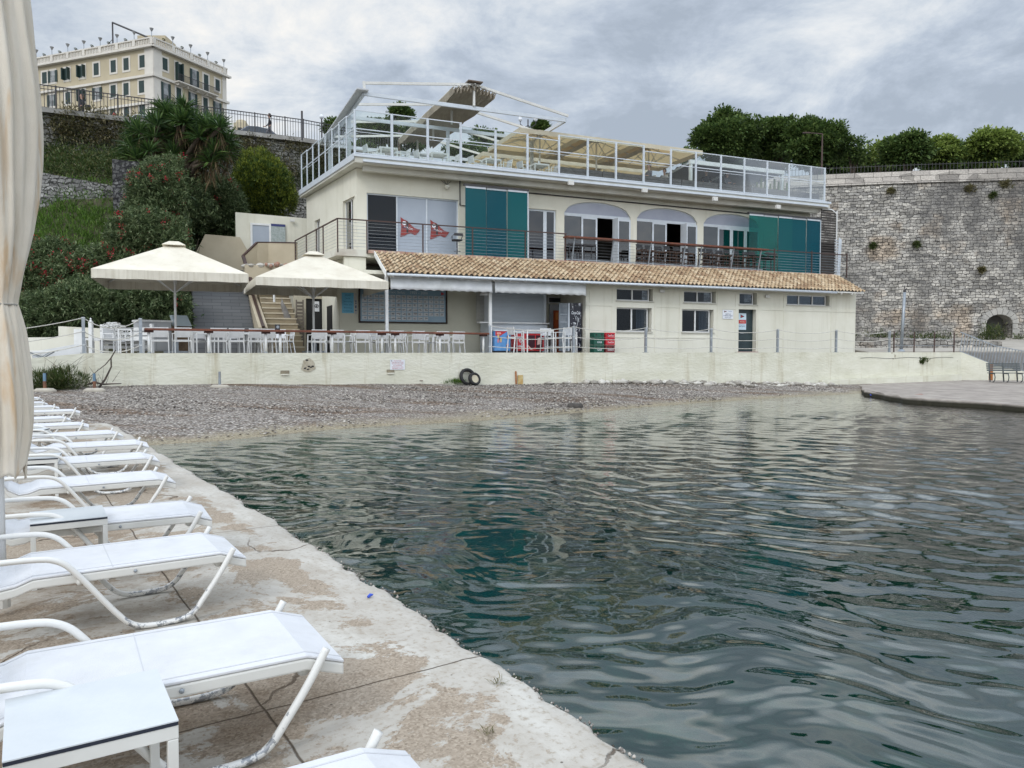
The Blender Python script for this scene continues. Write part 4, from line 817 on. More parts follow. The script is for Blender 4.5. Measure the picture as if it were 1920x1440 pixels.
oleander('dark leafy oleander in the shade under the left patio umbrella', [(180, 580, 90, 50, 33.6), (290, 575, 80, 50, 34), (90, 600, 70, 46, 33)], 3400, 6, 205, 33.5)
# yucca
def yucca():
 heads = [(262, 250), (245, 275), (285, 232), (300, 262), (318, 222), (335, 250), (350, 272), (362, 226), (372, 258), (392, 240), (402, 275), (418, 262), (425, 290), (280, 285), (325, 290), (395, 305), (345, 205), (305, 210), (258, 300), (372, 290), (335, 228), (412, 240)]
 heads = heads + [(x + 11 * ((i * 7) % 3 - 1), y + 9 * ((i * 5) % 3 - 1) + 4) for i, (x, y) in enumerate(heads)]
 r = np.random.RandomState(5); b = atY(330, 330, 40.5); t = thing('yucca', 'big yucca clump of spiky green rosettes below the street railing', 'yucca', (b.x, 40.5, b.z)); off = np.array([b.x, 40.5, b.z])
 Vs, Vd = [], []; tr = MB()
 for i, (px, py) in enumerate(heads):
  Y = r.uniform(39.2, 41.2); c = np.array(atY(px, py, Y)) - off; n = 105
  z = r.uniform(-.45, 1, n); a = r.uniform(0, 6.28, n); rr = np.sqrt(1 - z * z); D = unit(np.stack([rr * np.cos(a), rr * np.sin(a), z + .1], -1))
  Vs.append((np.tile(c, (n, 1)), D)); n = 22; a = r.uniform(0, 6.28, n)
  D = unit(np.stack([np.cos(a) * .45, np.sin(a) * .45, np.full(n, -1)], -1)); Vd.append((np.tile(c + [0, 0, -.05], (n, 1)) - np.array([[0, 0, 1]]) * r.uniform(0, .7, (n, 1)), D))
  f = Vector((r.uniform(-.9, .9), r.uniform(-.3, .5), -.6)); tr.tube([f, Vector(c) * .55 + Vector((0, 0, .1)), Vector(c)], [.16, .12, .09], 7)
 C = np.concatenate([x[0] for x in Vs]); D = np.concatenate([x[1] for x in Vs]); V, F_ = leaf_quads(C, D, 1.05 * r.uniform(.7, 1.1, len(C)), .07, r, .12); fast_mesh('rosette', V, F_, LM['yucca'], t)['kind'] = 'stuff'
 C = np.concatenate([x[0] for x in Vd]); D = np.concatenate([x[1] for x in Vd]); V, F_ = leaf_quads(C, D, .85 * r.uniform(.6, 1.1, len(C)), .05, r, .1); fast_mesh('dead_leaves', V, F_, LM['dead'], t)
 tr.build('trunk', M['bark'], t, smooth=True)
yucca()
# yellow-green dome bush
c = atY(492, 348, 46.5); t = thing('dome_bush', 'dense dome-shaped bush with yellow green tips beside the roof terrace', 'bush', (c.x, c.y, c.z - 2.2)); s = 46.5 / F
crown('foliage', LM['euph'], t, [((0, 0, 2.2), (55 * s, 52 * s, 54 * s)), ((-.3, 0, 3.0), (36 * s, 30 * s, 44 * s)), ((.4, 0, 1.4), (52 * s, 46 * s, 38 * s))], 1250, 22, .15, (.17, .05), 231, .86, 1.2, 0, .9)
crown('inner_foliage', LM['plane'], t, [((0, 0, 2.1), (49 * s, 46 * s, 48 * s))], 500, 24, .3, (.26, .12), 232, .5)
MB().tube([(0, 0, -.6), (0, 0, 2)], [.14, .07]).build('trunk', M['bark'], t)
# rough growth on the walls and ledges (uncountable)
def weeds(name, label, cat, boxes, n, per, leaf, mat, seed, up=.6, spread=.25, keep=None):
 r = np.random.RandomState(seed); P = []
 for (x0, x1, y0, y1, z0, z1, w_) in boxes: k = int(n * w_); P.append(np.stack([r.uniform(x0, x1, k), r.uniform(y0, y1, k), r.uniform(z0, z1, k)], -1))
 P = np.concatenate(P)
 if keep is not None: P = P[keep(P)]
 q = r.normal(0, 1, (len(P), per, 3)); C = (P[:, None] + q * spread * [1, .6, .7]).reshape(-1, 3); D = unit(q.reshape(-1, 3) * .7 + [0, -.25, up] + r.normal(0, .3, (len(C), 3)))
 V, F_ = leaf_quads(C, D, leaf[0] * r.uniform(.5, 1.3, len(C)), leaf[1], r, .1); return tag(fast_mesh(name, V, F_, mat), label, cat, kind='stuff')
def clumpy(P, sc=1.6, th=-.02, seed=81): return vnoise(P[:, 0] * 1.0 + 40, P[:, 2] * 1.6 + 10, sc, seed) > th
def on_wall(r, n, x0, x1, z0, z1, off=.15):
 x = r.uniform(x0, x1, n); y = np.interp(x, [p[0] for p in UP], [p[1] for p in UP]) - off * r.uniform(.3, 1.6, n); return np.stack([x, y, r.uniform(z0, z1, n)], -1)
def wall_weeds(name, label, n, x0, x1, z0, z1, th, mat, seed, leaf=(.16, .05), per=22, spread=.2, off=.2):
 r = np.random.RandomState(seed); P = on_wall(r, n, x0, x1, z0, z1, off); P = P[clumpy(P, 1.3, th, seed)]
 q = r.normal(0, 1, (len(P), per, 3)); C = (P[:, None] + q * spread * [1, .5, .8]).reshape(-1, 3); D = unit(q.reshape(-1, 3) + [0, -.4, .1]); V, F_ = leaf_quads(C, D, leaf[0] * r.uniform(.5, 1.3, len(C)), leaf[1], r, .2)
 tag(fast_mesh(name, V, F_, mat), label, 'weeds', kind='stuff')
wall_weeds('creeper', 'brownish green creepers hanging over the top of the upper wall', 850, -25.5, -9.5, 13.7, 15.5, -.16, LM['dryw'], 301, (.22, .06))
wall_weeds('creeper', 'dark green weeds growing on the face of the upper rubble wall', 800, -26, -10, 12.4, 14.6, .05, LM['weed'], 302)
wall_weeds('creeper', 'dry dark growth on the wall between the dome bush and the roof terrace', 160, -15, -9, 12.5, 15.6, .0, LM['dryw'], 303)
weeds('undergrowth', 'dark green bushy weeds on the ledge between the two stone walls', 'weeds', [(-27, -16.5, 39.4, 43.4, 10.2, 12.9, 1)], 2200, 26, (.2, .07), LM['weed'], 304, .6, .26, lambda P: np.abs(P[:, 2] - slope_z(P[:, 0], P[:, 1])) < .7)
r = np.random.RandomState(9); P = np.stack([r.uniform(-28, -15.5, 11000), r.uniform(35.2, 39.5, 11000)], -1); P = np.c_[P, slope_z(P[:, 0], P[:, 1]) + vnoise(P[:, 0], P[:, 1], 1.4, 71) * .5 + .03]
D = unit(np.c_[r.normal(0, .3, len(P)), r.normal(-.15, .3, len(P)), np.ones(len(P))])
P = np.repeat(P, 3, 0) + r.normal(0, .09, (33000, 3)) * [1, 1, .2]; D = unit(np.repeat(D, 3, 0) + r.normal(0, .3, (33000, 3)))
V, F_ = leaf_quads(P, D, .42 * r.uniform(.5, 1.3, len(P)), .03, r, .2); tag(fast_mesh('grass', V, F_, LM['grass']), 'bright green grass on the steep bank below the lower stone wall', 'grass', kind='stuff')
r = np.random.RandomState(17)
for i, (px, py, wpx, hpx, lab) in enumerate([(1822, 352, 22, 8, 'brown green tuft high on the fortress wall, left of the pair'), (1884, 346, 26, 9, 'brown green tuft near the top of the fortress wall at far right'), (1860, 367, 9, 7, 'small bright green tuft on the fortress wall below the brown one'), (1683, 352, 12, 4, 'thin tuft under the cordon of the fortress wall'), (1652, 456, 9, 6, 'dark tuft in the middle of the fortress wall, left one'), (1728, 456, 9, 6, 'dark tuft in the middle of the fortress wall, right one'), (1840, 506, 9, 6, 'dark tuft in a hole of the fortress wall, low right')]):
 c = atY(px, py, 56.3); c = Vector((c.x, along(BY, c.x)[1] - .1, c.z)); s = 56 / F; t = tag(crown('wall_tuft', LM['weed' if i in (2, 4, 5) else 'dryw'], None, [((c.x, c.y, c.z), (wpx * s * .5, .15, hpx * s * .6))], 26, 16, .14, (.2, .05), 310 + i, .1), lab, 'plant', 'plants growing out of the fortress wall')
weeds('wall_foot_weeds', 'green weeds along the foot of the fortress wall', 'weeds', [(21, 27.5, 54.9, 55.6, 2.5, 2.9, .5), (27.5, 36, 53.6, 54.6, 2.5, 2.8, .5), (32.8, 34, 53, 53.8, 2.6, 3.4, .2), (37, 42, 52.6, 53.2, 2.6, 3.3, .5)], 200, 18, (.3, .05), LM['weed'], 330, .8, .2, lambda P: vnoise(P[:, 0], P[:, 1], 1.2, 5) > -.12)
r = np.random.RandomState(19)
for i, (px, py, lab, mt_, hh) in enumerate([(86, 716, 'feathery green beach shrub nearest the closed umbrella', 'weed', .30), (122, 716, 'feathery green beach shrub between the two pipe stubs', 'weed', .36)]):
 c = atY(px, py, 22.1 + .25 * i); z = float(beach_z(c.x, c.y)); t = thing('beach_shrub', lab, 'shrub', (c.x, c.y, z), 0, 'small shrubs at the wall foot')
 crown('foliage', LM[mt_], t, [((0, 0, hh * .55), (.62, .35, hh))], 110, 26, .13, (.16, .016), 340 + i, .3, .9, 0, .8)
 m_ = MB(); [m_.tube([(0, 0, 0), Vector((r.uniform(-.3, .3), r.uniform(-.2, .2), .4)), Vector((r.uniform(-.8, .8), r.uniform(-.3, .3), r.uniform(.5, 1.0)))], [.012, .007, .003], 4) for _ in range(9)]; m_.build('twig', M['bark'], t)
c = atY(838, 719, 29.7); tag(crown('grass_tuft', LM['grass'], None, [((c.x, c.y, float(beach_z(c.x, c.y)) + .06), (.75, .15, .06))], 70, 18, .08, (.16, .015), 350, .2, .5, 0, 1.2), 'patch of grass at the wall foot left of the tyre', 'grass', kind='stuff')
c = atY(182, 716, 22.95); bz = float(beach_z(c.x, c.y)); t = thing('driftwood', 'bare forked driftwood branch propped against the quay wall', 'branch', (c.x, c.y, bz))
m_ = MB(); m_.tube([(.05, 0, 0), (.22, .05, .25), (.33, .2, .62), (.30, .25, .88), (.42, .3, 1.12)], [.035, .03, .025, .022, .016], 7); m_.tube([(.30, .25, .88), (.15, .2, .68), (-.1, .1, .45), (-.3, 0, .25)], [.018, .014, .01, .006], 5)
m_.tube([(-.4, 0, .05), (-.1, 0, .16), (.2, 0, .1), (.7, .05, .12)], [.02, .03, .03, .015], 6); m_.tube([(.0, 0, .12), (-.1, .05, .4), (-.25, .05, .62)], [.012, .008, .004], 5)
for _ in range(10): a = Vector((rnd.uniform(-.4, .5), .1, rnd.uniform(.05, .2))); m_.tube([a, a + Vector((rnd.uniform(-.3, .3), rnd.uniform(-.1, .1), rnd.uniform(.2, .6)))], [.008, .003], 4)
m_.build('branch', mk('driftwood', (.09, .07, .055), (.05, .04, .035), 6, .9), t)
c = atY(738, 718, 28.9); bz = float(beach_z(c.x, c.y)); m_ = MB()
for k in range(9): a = Vector((c.x + rnd.uniform(-.9, .3), c.y + rnd.uniform(-.1, .1), bz + .03 + .012 * k)); m_.tube([a, a + Vector((rnd.uniform(.4, .9), rnd.uniform(-.15, .15), rnd.uniform(-.02, .09)))], [.03, .015], 5)
tag(m_.build('driftwood_pile', mk('driftwood_grey', (.26, .22, .18), (.13, .10, .08), 7, .9)), 'pile of grey driftwood sticks below the white notice', 'driftwood')
# == BUILDING (local frame: x = u along the front, y = v away from the sea)
B = thing('clubhouse', 'two-storey cream beach club building with tiled canopy and glazed roof terrace', 'building', (0, 0, 0), BROT)
ZF = 6.05; ZL, ZH = 9.86, 10.12        # balcony floor, soffit and roof floor
VF, VU, VS, VB = 30.6, 34.0, 33.05, 32.0  # lower front, upper front, roof slab edge, balcony edge
UL = uV(669, VU, 400); UR = 33.3; URL = uV(1604, VF, 600)
gl_dark = glassmat('window_glass_dark', (.45, .50, .55), .55); gl_clear = glassmat('clear_glass', (.93, .96, .95), .3); gl_mirror = glassmat('film_glass', (.10, .11, .13), 3.2)
gl_green = glassmat('green_glass', (.07, .42, .44), .8); gl_green2 = glassmat('pale_green_glass', (.16, .56, .52), .6)
t_ = gl_green.node_tree; n_ = t_.nodes; dd_ = n_.new('ShaderNodeBsdfDiffuse'); dd_.inputs['Color'].default_value = (.010, .12, .15, 1); m2_ = n_.new('ShaderNodeMixShader'); m2_.inputs[0].default_value = .55
ol_ = n_['Material Output'].inputs['Surface'].links[0].from_socket; t_.links.new(ol_, m2_.inputs[1]); t_.links.new(dd_.outputs[0], m2_.inputs[2]); t_.links.new(m2_.outputs[0], n_['Material Output'].inputs['Surface'])
greens = [gl_green]
for i_, (dc, mf) in enumerate((((.008, .10, .14), .62), ((.014, .14, .155), .45))):
 g_ = gl_green.copy(); [setattr(x.inputs['Color'], 'default_value', (*dc, 1)) for x in g_.node_tree.nodes if x.type == 'BSDF_DIFFUSE']; greens.append(g_)
pale = mk('pale_film', (.36, .40, .46), (.33, .37, .43), 1, .25); curtain = mk('curtain', (.62, .63, .64), (.40, .42, .44), 3, .9, stretch=(6, 6, .3))
def uz(px0, py0, px1, py1, v): a = atV(px0, py0, v); b = atV(px1, py1, v); return a[0], b[0], b[2], a[2]
# lower storey front (right of the kiosk bay)
def hole_from(px0, px1, zt, zb, v=VF): return (uV(px0, v, 600), uV(px1, v, 600), zb, zt)
zt1, zb1 = zV(1190, 541, VF), zV(1190, 564, VF); zt2, zb2 = zV(1190, 577, VF), zV(1190, 622, VF); zd = zV(1400, 580, VF); zb3 = zV(1500, 572, VF)
wins = [('w', 1156, 1224, zt1, zb1), ('w', 1282, 1342, zt1, zb1), ('s', 1386, 1419, zt1, zb1 - .02), ('l', 1475, 1555, zt1, zb3), ('c', 1156, 1222, zt2, zb2), ('c', 1279, 1338, zt2, zb2)]
door = (uV(1385, VF, 600), uV(1418, VF, 600), TZ + .03, zd)
uK = uV(1098, VF, 600)
lwf = MB(); holes = [hole_from(a, b, zt, zb) for _, a, b, zt, zb in wins] + [door]
ZE = 4.95
holed(lwf, uK, URL, TZ - .4, ZE, VF, VF + .35, holes)
lwf.box((URL - .3, VF + .35, TZ - .4), (URL, 40, ZE)); lwf.box((uK, VF + .35, TZ - .4), (uK + .25, 33.2, ZE))
lw_o = lwf.build('wall', M['cream2'], B); lw_o['label'] = 'cream lower front wall with shallow panels'
bd = MB()
for px in (1107, 1149, 1229, 1275, 1346, 1380, 1422, 1470, 1559):
 u = uV(px, VF, 600); bd.box((u - .05, VF - .018, TZ + .02), (u + .05, VF, ZE - .3))
zc_ = zV(1190, 571, VF); bd2 = [(1098, 1150), (1228, 1276), (1345, 1381), (1421, 1604)]
for a, b in bd2: bd.box((uV(a, VF, 600) + .02, VF - .02, zc_ - .10), (uV(b, VF, 600) - .02, VF, zc_ + .02))
bd.box((uV(1150, VF, 600), VF - .02, zb2 - .28), (uV(1350, VF, 600), VF, zb2 - .22))
bd.build('panel_trim', M['cream2'], B)
def sliding(u0, u1, z0, z1, v, parent, frame=.05, n=2, mat=gl_dark, cur=0):
 f = MB(); f.box((u0, v, z0), (u1, v + .06, z0 + frame)); f.box((u0, v, z1 - frame), (u1, v + .06, z1)); f.box((u0, v, z0 + frame), (u0 + frame, v + .06, z1 - frame)); f.box((u1 - frame, v, z0 + frame), (u1, v + .06, z1 - frame))
 w_ = (u1 - u0) / n
 for k in range(1, n): f.box((u0 + k * w_ - frame * .6, v - .01, z0 + frame), (u0 + k * w_ + frame * .6, v + .05, z1 - frame))
 fo = f.build('window', M['white'], parent); g = MB(); g.box((u0 + .02, v + .03, z0 + .02), (u1 - .02, v + .036, z1 - .02)); g.build('pane', mat, fo)
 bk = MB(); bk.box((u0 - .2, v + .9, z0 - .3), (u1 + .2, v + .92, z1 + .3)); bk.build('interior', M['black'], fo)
 if cur:
  cm = MB(); c0 = u1 - (u1 - u0) * .30
  for k in range(8): a = c0 + k * (u1 - u0) * .032; cm.box((a, v + .16 + .02 * (k % 2), z0), (a + (u1 - u0) * .03, v + .17 + .02 * (k % 2), z1))
  cm.build('curtain', curtain, fo)
 return fo
for (k, a, b, zt, zb) in wins:
 u0, u1 = uV(a, VF, 600), uV(b, VF, 600); d = .16
 sliding(u0, u1 - .12, zb, zt, VF + d, B, .055, {'w': 2, 's': 1, 'l': 3, 'c': 2}[k], gl_dark, 1 if k == 'c' else 0)
 sm = MB(); sm.box((u0 - .04, VF - .05, zb - .05), (u1 + .04, VF + d, zb)); sm.build('sill', mk('sill_stone', (.52, .50, .43), (.45, .43, .37)), B)
dr = MB(); dr.box((door[0], VF + .26, TZ + .03), (door[1], VF + .32, door[3])); do = dr.build('door', mk('dark_door', (.02, .035, .04), (.03, .05, .055), 3, .35), B)
pn = MB(); w_ = door[1] - door[0]
for k in range(3): pn.box((door[0] + .12, VF + .245, TZ + .12 + k * .27), (door[1] - .35, VF + .26, TZ + .12 + k * .27 + .2))
pn.build('door_panel', mk('dark_door', (0, 0, 0)), do); hm = MB(); hm.box((door[0] + .3, VF + .22, 2.72), (door[0] + .5, VF + .26, 2.75)); hm.build('handle', M['steel'], do)
pz0, pz1 = zV(1395, 618, VF), zV(1395, 587, VF); pu0, pu1 = uV(1390, VF, 600), uV(1405, VF, 600)
ds = MB(); ds.box((door[0] - .05, VF - .12, TZ), (door[1] + .05, VF + .3, TZ + .04)); ds.build('doorstep', mk('pink_step', (.45, .33, .29)), B)
def plaque(name, label, cat, u0, u1, z0, z1, v, mat, th=.012, top=True):
 b_ = b2w((u0 + u1) / 2, v, z0); t = thing(name, label, cat, tuple(b_), BROT); m = MB(); w_ = (u1 - u0); m.box((-w_ / 2, -th, 0), (w_ / 2, 0, z1 - z0)); m.build('board', mat, t); return t, w_, z1 - z0
M['sign_white'] = mk('sign_white', (.75, .77, .80), (.70, .72, .76), 3, .4); M['sign_ink'] = mk('sign_ink', (.06, .09, .16), (.06, .09, .16)); M['sign_red'] = mk('sign_red', (.55, .05, .05), (.45, .04, .04)); M['sign_blue'] = mk('sign_blue', (.12, .22, .38)); M['sign_pink'] = mk('sign_pink_ink', (.55, .22, .22))
t, W_, H_ = plaque('door_poster', 'blue and white poster with red pennant on the dark front door', 'poster', pu0, pu1, pz0, pz1, VF + .24, mk('poster_pale', (.55, .68, .76), (.60, .72, .80)), .006)
m_ = MB(); m_.slab([(-W_ * .22, -.009, H_ * .93), (-W_ * .22, -.009, H_ * .70), (W_ * .28, -.009, H_ * .81)], (0, .002, 0)); m_.build('pennant', mk('pennant_dark', (.12, .03, .04)), t)
m_ = MB(); m_.slab([(-W_ * .13, -.012, H_ * .86), (-W_ * .13, -.012, H_ * .77), (W_ * .08, -.012, H_ * .81)], (0, .002, 0)); m_.build('pennant_field', M['sign_red'], t)
m_ = MB(); m_.box((-W_ * .46, -.009, H_ * .37), (W_ * .47, -.006, H_ * .60)); m_.build('band', M['sign_red'], t); text_mesh('lettering', 'ΝΑΟΚ', H_ * .13, mk('sign_cream', (.7, .55, .45)), t, (0, -.010, H_ * .48))
for zz_, s_ in ((.28, 'ΝΑΥΤΑΘΛΗΤΙΚΟΣ'), (.19, 'ΟΜΙΛΟΣ ΚΕΡΚΥΡΑΣ'), (.10, '- - -')): text_mesh('lettering', s_, H_ * .065, M['sign_ink'], t, (0, -.008, H_ * zz_), width=W_ * .8)
t, W_, H_ = plaque('wall_sign', 'small white sign with blue Greek lettering on the wall left of the dark door', 'sign', uV(1354, VF, 590), uV(1374, VF, 590), zV(1364, 598, VF), zV(1364, 581, VF), VF - .02, M['sign_white'])
m_ = MB(); m_.slab([(-W_ * .36, -.016, H_ * .90), (-W_ * .34, -.016, H_ * .70), (-W_ * .20, -.016, H_ * .77), (-W_ * .08, -.016, H_ * .80)], (0, .003, 0)); m_.build('pennant', mk('pennant_dark', (.12, .03, .04)), t)
text_mesh('lettering', 'ΑΙΘΟΥΣΑ', H_ * .17, M['sign_ink'], t, (0, -.014, H_ * .52), width=W_ * .5); text_mesh('lettering', 'ΓΥΜΝΑΣΤΙΚΗΣ', H_ * .19, M['sign_ink'], t, (0, -.014, H_ * .33), width=W_ * .86); text_mesh('lettering', 'ΕΝΟΡΓΑΝΗ', H_ * .13, M['sign_ink'], t, (0, -.014, H_ * .12), width=W_ * .6); text_mesh('lettering', 'ΝΑΟΚ', H_ * .1, M['sign_blue'], t, (W_ * .2, -.014, H_ * .83), width=W_ * .3)
for px, py, lab in ((1240, 546, 'small white flood lamp on the wall between the first and second window pair'), (1437, 556, 'small flat white lamp right of the dark door')):
 a = atV(px, py, VF); t = thing('wall_lamp', lab, 'lamp', tuple(b2w(a[0], VF, a[2])), BROT, 'lamps on the lower wall'); m_ = MB(); m_.box((-.13, -.12, -.07), (.13, -.03, .07)); m_.build('housing', M['offwhite'], t, bevel=.01); m_ = MB(); m_.box((-.05, -.03, -.04), (.05, 0, .04)); m_.build('bracket', M['steel'], t)
# recessed bay: board wall, kiosk with roller shutter, door
VR = 33.2; uL0 = uV(637, VR, 600)
rb = MB(); uR0 = uK + .1
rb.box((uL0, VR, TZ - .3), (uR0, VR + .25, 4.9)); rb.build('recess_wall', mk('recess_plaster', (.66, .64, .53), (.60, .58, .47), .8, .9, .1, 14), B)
lsw = MB(); lsw.box((uL0, VR + .25, TZ - .3), (uL0 + .25, 37.6, 5.75)); lsw.box((uL0, 32.1, 4.95), (uL0 + .9, 32.4, 5.75)); lsw.build('side_wall', M['cream'], B)
bs = MB(); ux0 = 6.0
bs.prism([(5.35, 39.4), (6.0, VB), (uV(688, VB, 475), VB), (uV(688, VB, 475), VB + .6), (7.6, 34.1), (7.2, 39.4)], ZF - .28, ZF)
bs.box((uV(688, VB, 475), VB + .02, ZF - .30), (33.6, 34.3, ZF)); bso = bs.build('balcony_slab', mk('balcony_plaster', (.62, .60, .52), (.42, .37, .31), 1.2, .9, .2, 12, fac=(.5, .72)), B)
gt = MB(); gt.box((uL0 + .3, VF + .2, 4.95), (URL - .3, 34, 5.1)); gt.build('ceiling', M['cream'], B)
def tiles():
 u0, u1 = uV(735, 30.0, 513) - .25, uV(1622, 29.95, 548); v0, v1 = 29.95, 31.85; z0 = zV(1100, 527, 30.0); z1 = ZF + .02 - .12
 pitch = .235; nu = int((u1 - u0) / pitch) * 8; rows = 8; V = []; us = np.linspace(u0, u1, nu + 1); r = np.random.RandomState(3)
 ph = ((us - u0) / pitch) % 1; h = .062 * np.where(ph < .62, np.sin(np.pi * ph / .62), -.45 * np.sin(np.pi * (ph - .62) / .38))
 for k in range(rows):
  f0, f1 = k / rows, (k + 1) / rows + .02; jt = np.repeat(r.uniform(-.012, .012, nu // 8 + 1), 8)[:nu + 1]
  if len(jt) < nu + 1: jt = np.pad(jt, (0, nu + 1 - len(jt)))
  jl = np.repeat(r.uniform(-.02, .02, nu // 8 + 1), 8)[:nu + 1]; jl = np.pad(jl, (0, nu + 1 - len(jl)))
  for f, lift in ((f0, .045), (f0 + .002, .062), (f1, .012)):
   vv = v0 + (v1 - v0) * f + (jl if f != f1 else 0); zz_ = z0 + (z1 - z0) * f; V.append(np.stack([us + (.0), np.full_like(us, 0) + vv, zz_ + h + lift + jt * (1 if lift > .02 else .3)], -1))
 V = np.array(V); nr = len(V); a = np.arange(nr * (nu + 1)).reshape(nr, nu + 1); Fq = []
 for k in range(rows):
  for i in (0, 1): q = a[3 * k + i:3 * k + i + 2]; Fq.append(np.stack([q[0, :-1], q[0, 1:], q[1, 1:], q[1, :-1]], -1))
 m = bpy.data.materials.new('roof_tile'); t, n, l, b = nodes(m); b.inputs['Roughness'].default_value = .85; src = n.new('ShaderNodeTexCoord').outputs['Object']
 mp = n.new('ShaderNodeMapping'); mp.inputs['Scale'].default_value = (1 / pitch, rows / (v1 - v0), 0); mp.inputs['Location'].default_value = (-u0 / pitch, -v0 * rows / (v1 - v0), 0); l.new(src, mp.inputs[0])
 fl = n.new('ShaderNodeVectorMath'); fl.operation = 'FLOOR'; l.new(mp.outputs[0], fl.inputs[0]); wnn = n.new('ShaderNodeTexWhiteNoise'); l.new(fl.outputs[0], wnn.inputs['Vector'])
 rp = n.new('ShaderNodeValToRGB'); l.new(wnn.outputs['Value'], rp.inputs[0]); e = rp.color_ramp.elements; e[0].color = (.30, .19, .11, 1); e[1].color = (.58, .46, .31, 1); x = e.new(.5); x.color = (.45, .33, .20, 1)
 nz = n.new('ShaderNodeTexNoise'); nz.inputs['Scale'].default_value = 2.4; nz.inputs['Detail'].default_value = 9; nz.inputs['Roughness'].default_value = .75; l.new(src, nz.inputs['Vector'])
 mr = n.new('ShaderNodeMapRange'); mr.inputs[1].default_value = .50; mr.inputs[2].default_value = .68; mr.inputs[4].default_value = .75; l.new(nz.outputs['Fac'], mr.inputs[0])
 mx = n.new('ShaderNodeMixRGB'); mx.blend_type = 'MULTIPLY'; l.new(mr.outputs[0], mx.inputs[0]); l.new(rp.outputs[0], mx.inputs[1]); mx.inputs[2].default_value = (.42, .36, .32, 1); l.new(mx.outputs[0], b.inputs['Base Color'])
 o = fast_mesh('tiled_roof', V.reshape(-1, 3), np.concatenate(Fq), m, B, smooth=False); sol = o.modifiers.new('th', 'SOLIDIFY'); sol.thickness = .012
 dk = MB(); dk.slab([(u0 + .03, v0 + .03, z0 - .02), (u1 - .03, v0 + .03, z0 - .02), (u1 - .03, v1, z1 - .05), (u0 + .03, v1, z1 - .05)], (0, 0, -.05)); dk.build('roof_deck', M['offwhite'], B)
 gm_ = MB(); us_ = uV(1100, 29.9, 527); gm_.tube([(u0 + .05, v0 - .02, z0 - .06), (u1 - 2.0, v0 - .02, z0 - .075)], .055, 8); gm_.build('gutter', M['alu'], B, smooth=True)
 rfm = MB(); k = u0 + .3
 while k < u1 - .3: rfm.bar((k, v0 + .04, z0 - .11), (k, VF, z0 + .10), .07, .09); k += .72
 rfm.build('rafters', M['offwhite'], B); fs_ = MB(); fs_.slab([(u0, v0 - .02, z0 - .16), (u0, v0 - .02, z0 + .07), (u0, v1, z1 + .06), (u0, v1, z1 - .14)], (-.03, 0, 0)); fs_.build('verge_board', M['white'], B)
 rd = MB()
 kk = uV(690, VB, 473)
 while kk < 33: L_ = rnd.uniform(.3, .5); rd.box((kk, VB - .17, ZF - .14), (kk + L_ - .02, VB + .015, ZF - .02 + rnd.uniform(0, .015))); kk += L_
 rd.build('ridge_bricks', mk('ridge_brick', (.40, .24, .19), (.52, .45, .38), 1.6, .9, .4, 12, fac=(.42, .58)), B)
 return u0, u1, z0
tu0, tu1, tz0 = tiles()
for px, pv in ((725, 30.35), (919, 30.6)):
 u = uV(px, pv, 590); m_ = MB(); m_.box((u - .06, pv - .06, TZ), (u + .06, pv + .06, tz0 - .05)); m_.build('canopy_post', M['white'], B)
def valance(px0, px1, v, ztop, zbot, label):
 u0, u1 = uV(px0, v, 530), uV(px1, v, 530); b_ = b2w(u0, v, zbot); t = thing('awning_valance', label, 'awning', tuple(b_), BROT, 'white scalloped valances under the tiled canopy')
 n = int((u1 - u0) / .045); V = []; Fs = []
 for i in range(n + 1):
  x = (u1 - u0) * i / n; sc_ = .035 * abs(math.sin(math.pi * x / .36)); y = .02 * math.sin(x * 2.1) + .012 * math.sin(x * 9); V += [(x, y, ztop - zbot), (x, y - .02, (ztop - zbot) * .3), (x, y - .035 - .01 * math.sin(x * 5), sc_)]
 for i in range(n): a = 3 * i; Fs += [(a, a + 3, a + 4, a + 1), (a + 1, a + 4, a + 5, a + 2)]
 m = MB(); m.add(V, Fs); o = m.build('fabric', M['awning'], t, smooth=True); s_ = o.modifiers.new('t', 'SOLIDIFY'); s_.thickness = .004
 m = MB(); m.tube([(0, .05, ztop - zbot + .03), (u1 - u0, .05, ztop - zbot + .03)], .045, 8); m.build('roller', M['white'], t)
M['awning'] = mk('awning_fabric', (.66, .67, .68), (.52, .53, .52), 1.5, .8)
zv0 = tz0 - .16; valance(732, 923, 30.15, zv0, zv0 - .48, 'long white scalloped valance left of the canopy post'); valance(928, 1099, 30.15, zv0, zv0 - .48, 'white scalloped valance over the roller shutter')
M['board_blue'] = mk('board_blue', (.20, .31, .40), (.25, .36, .44), 1, .2); M['board_grey'] = mk('board_grey', (.30, .32, .34), (.36, .37, .37), 3, .3)
VBd = VR - .02; u0, u1 = uV(672, VBd, 570), uV(838, VBd, 570); z0, z1 = zV(800, 607, VBd), zV(800, 542, VBd)
t, W_, H_ = plaque('history_board', 'large framed blue board of small photos dated 1955-2000 on the wall', 'notice board', u0, u1, z0, z1, VBd, M['board_blue'], .03)
m_ = MB(); 
for a, b_ in (((-W_ / 2, 0), (W_ / 2, .07)), ((-W_ / 2, H_ - .07), (W_ / 2, H_)), ((-W_ / 2, .07), (-W_ / 2 + .07, H_ - .07)), ((W_ / 2 - .07, .07), (W_ / 2, H_ - .07))): m_.box((a[0], -.07, a[1]), (b_[0], -.028, b_[1]))
m_.build('frame', mk('board_frame', (.035, .025, .02), (.06, .04, .03)), t)
gm_ = MB(); im = MB(); nc_ = 15; cw = (W_ - .26) / nc_; rh = (H_ - .42) / 6
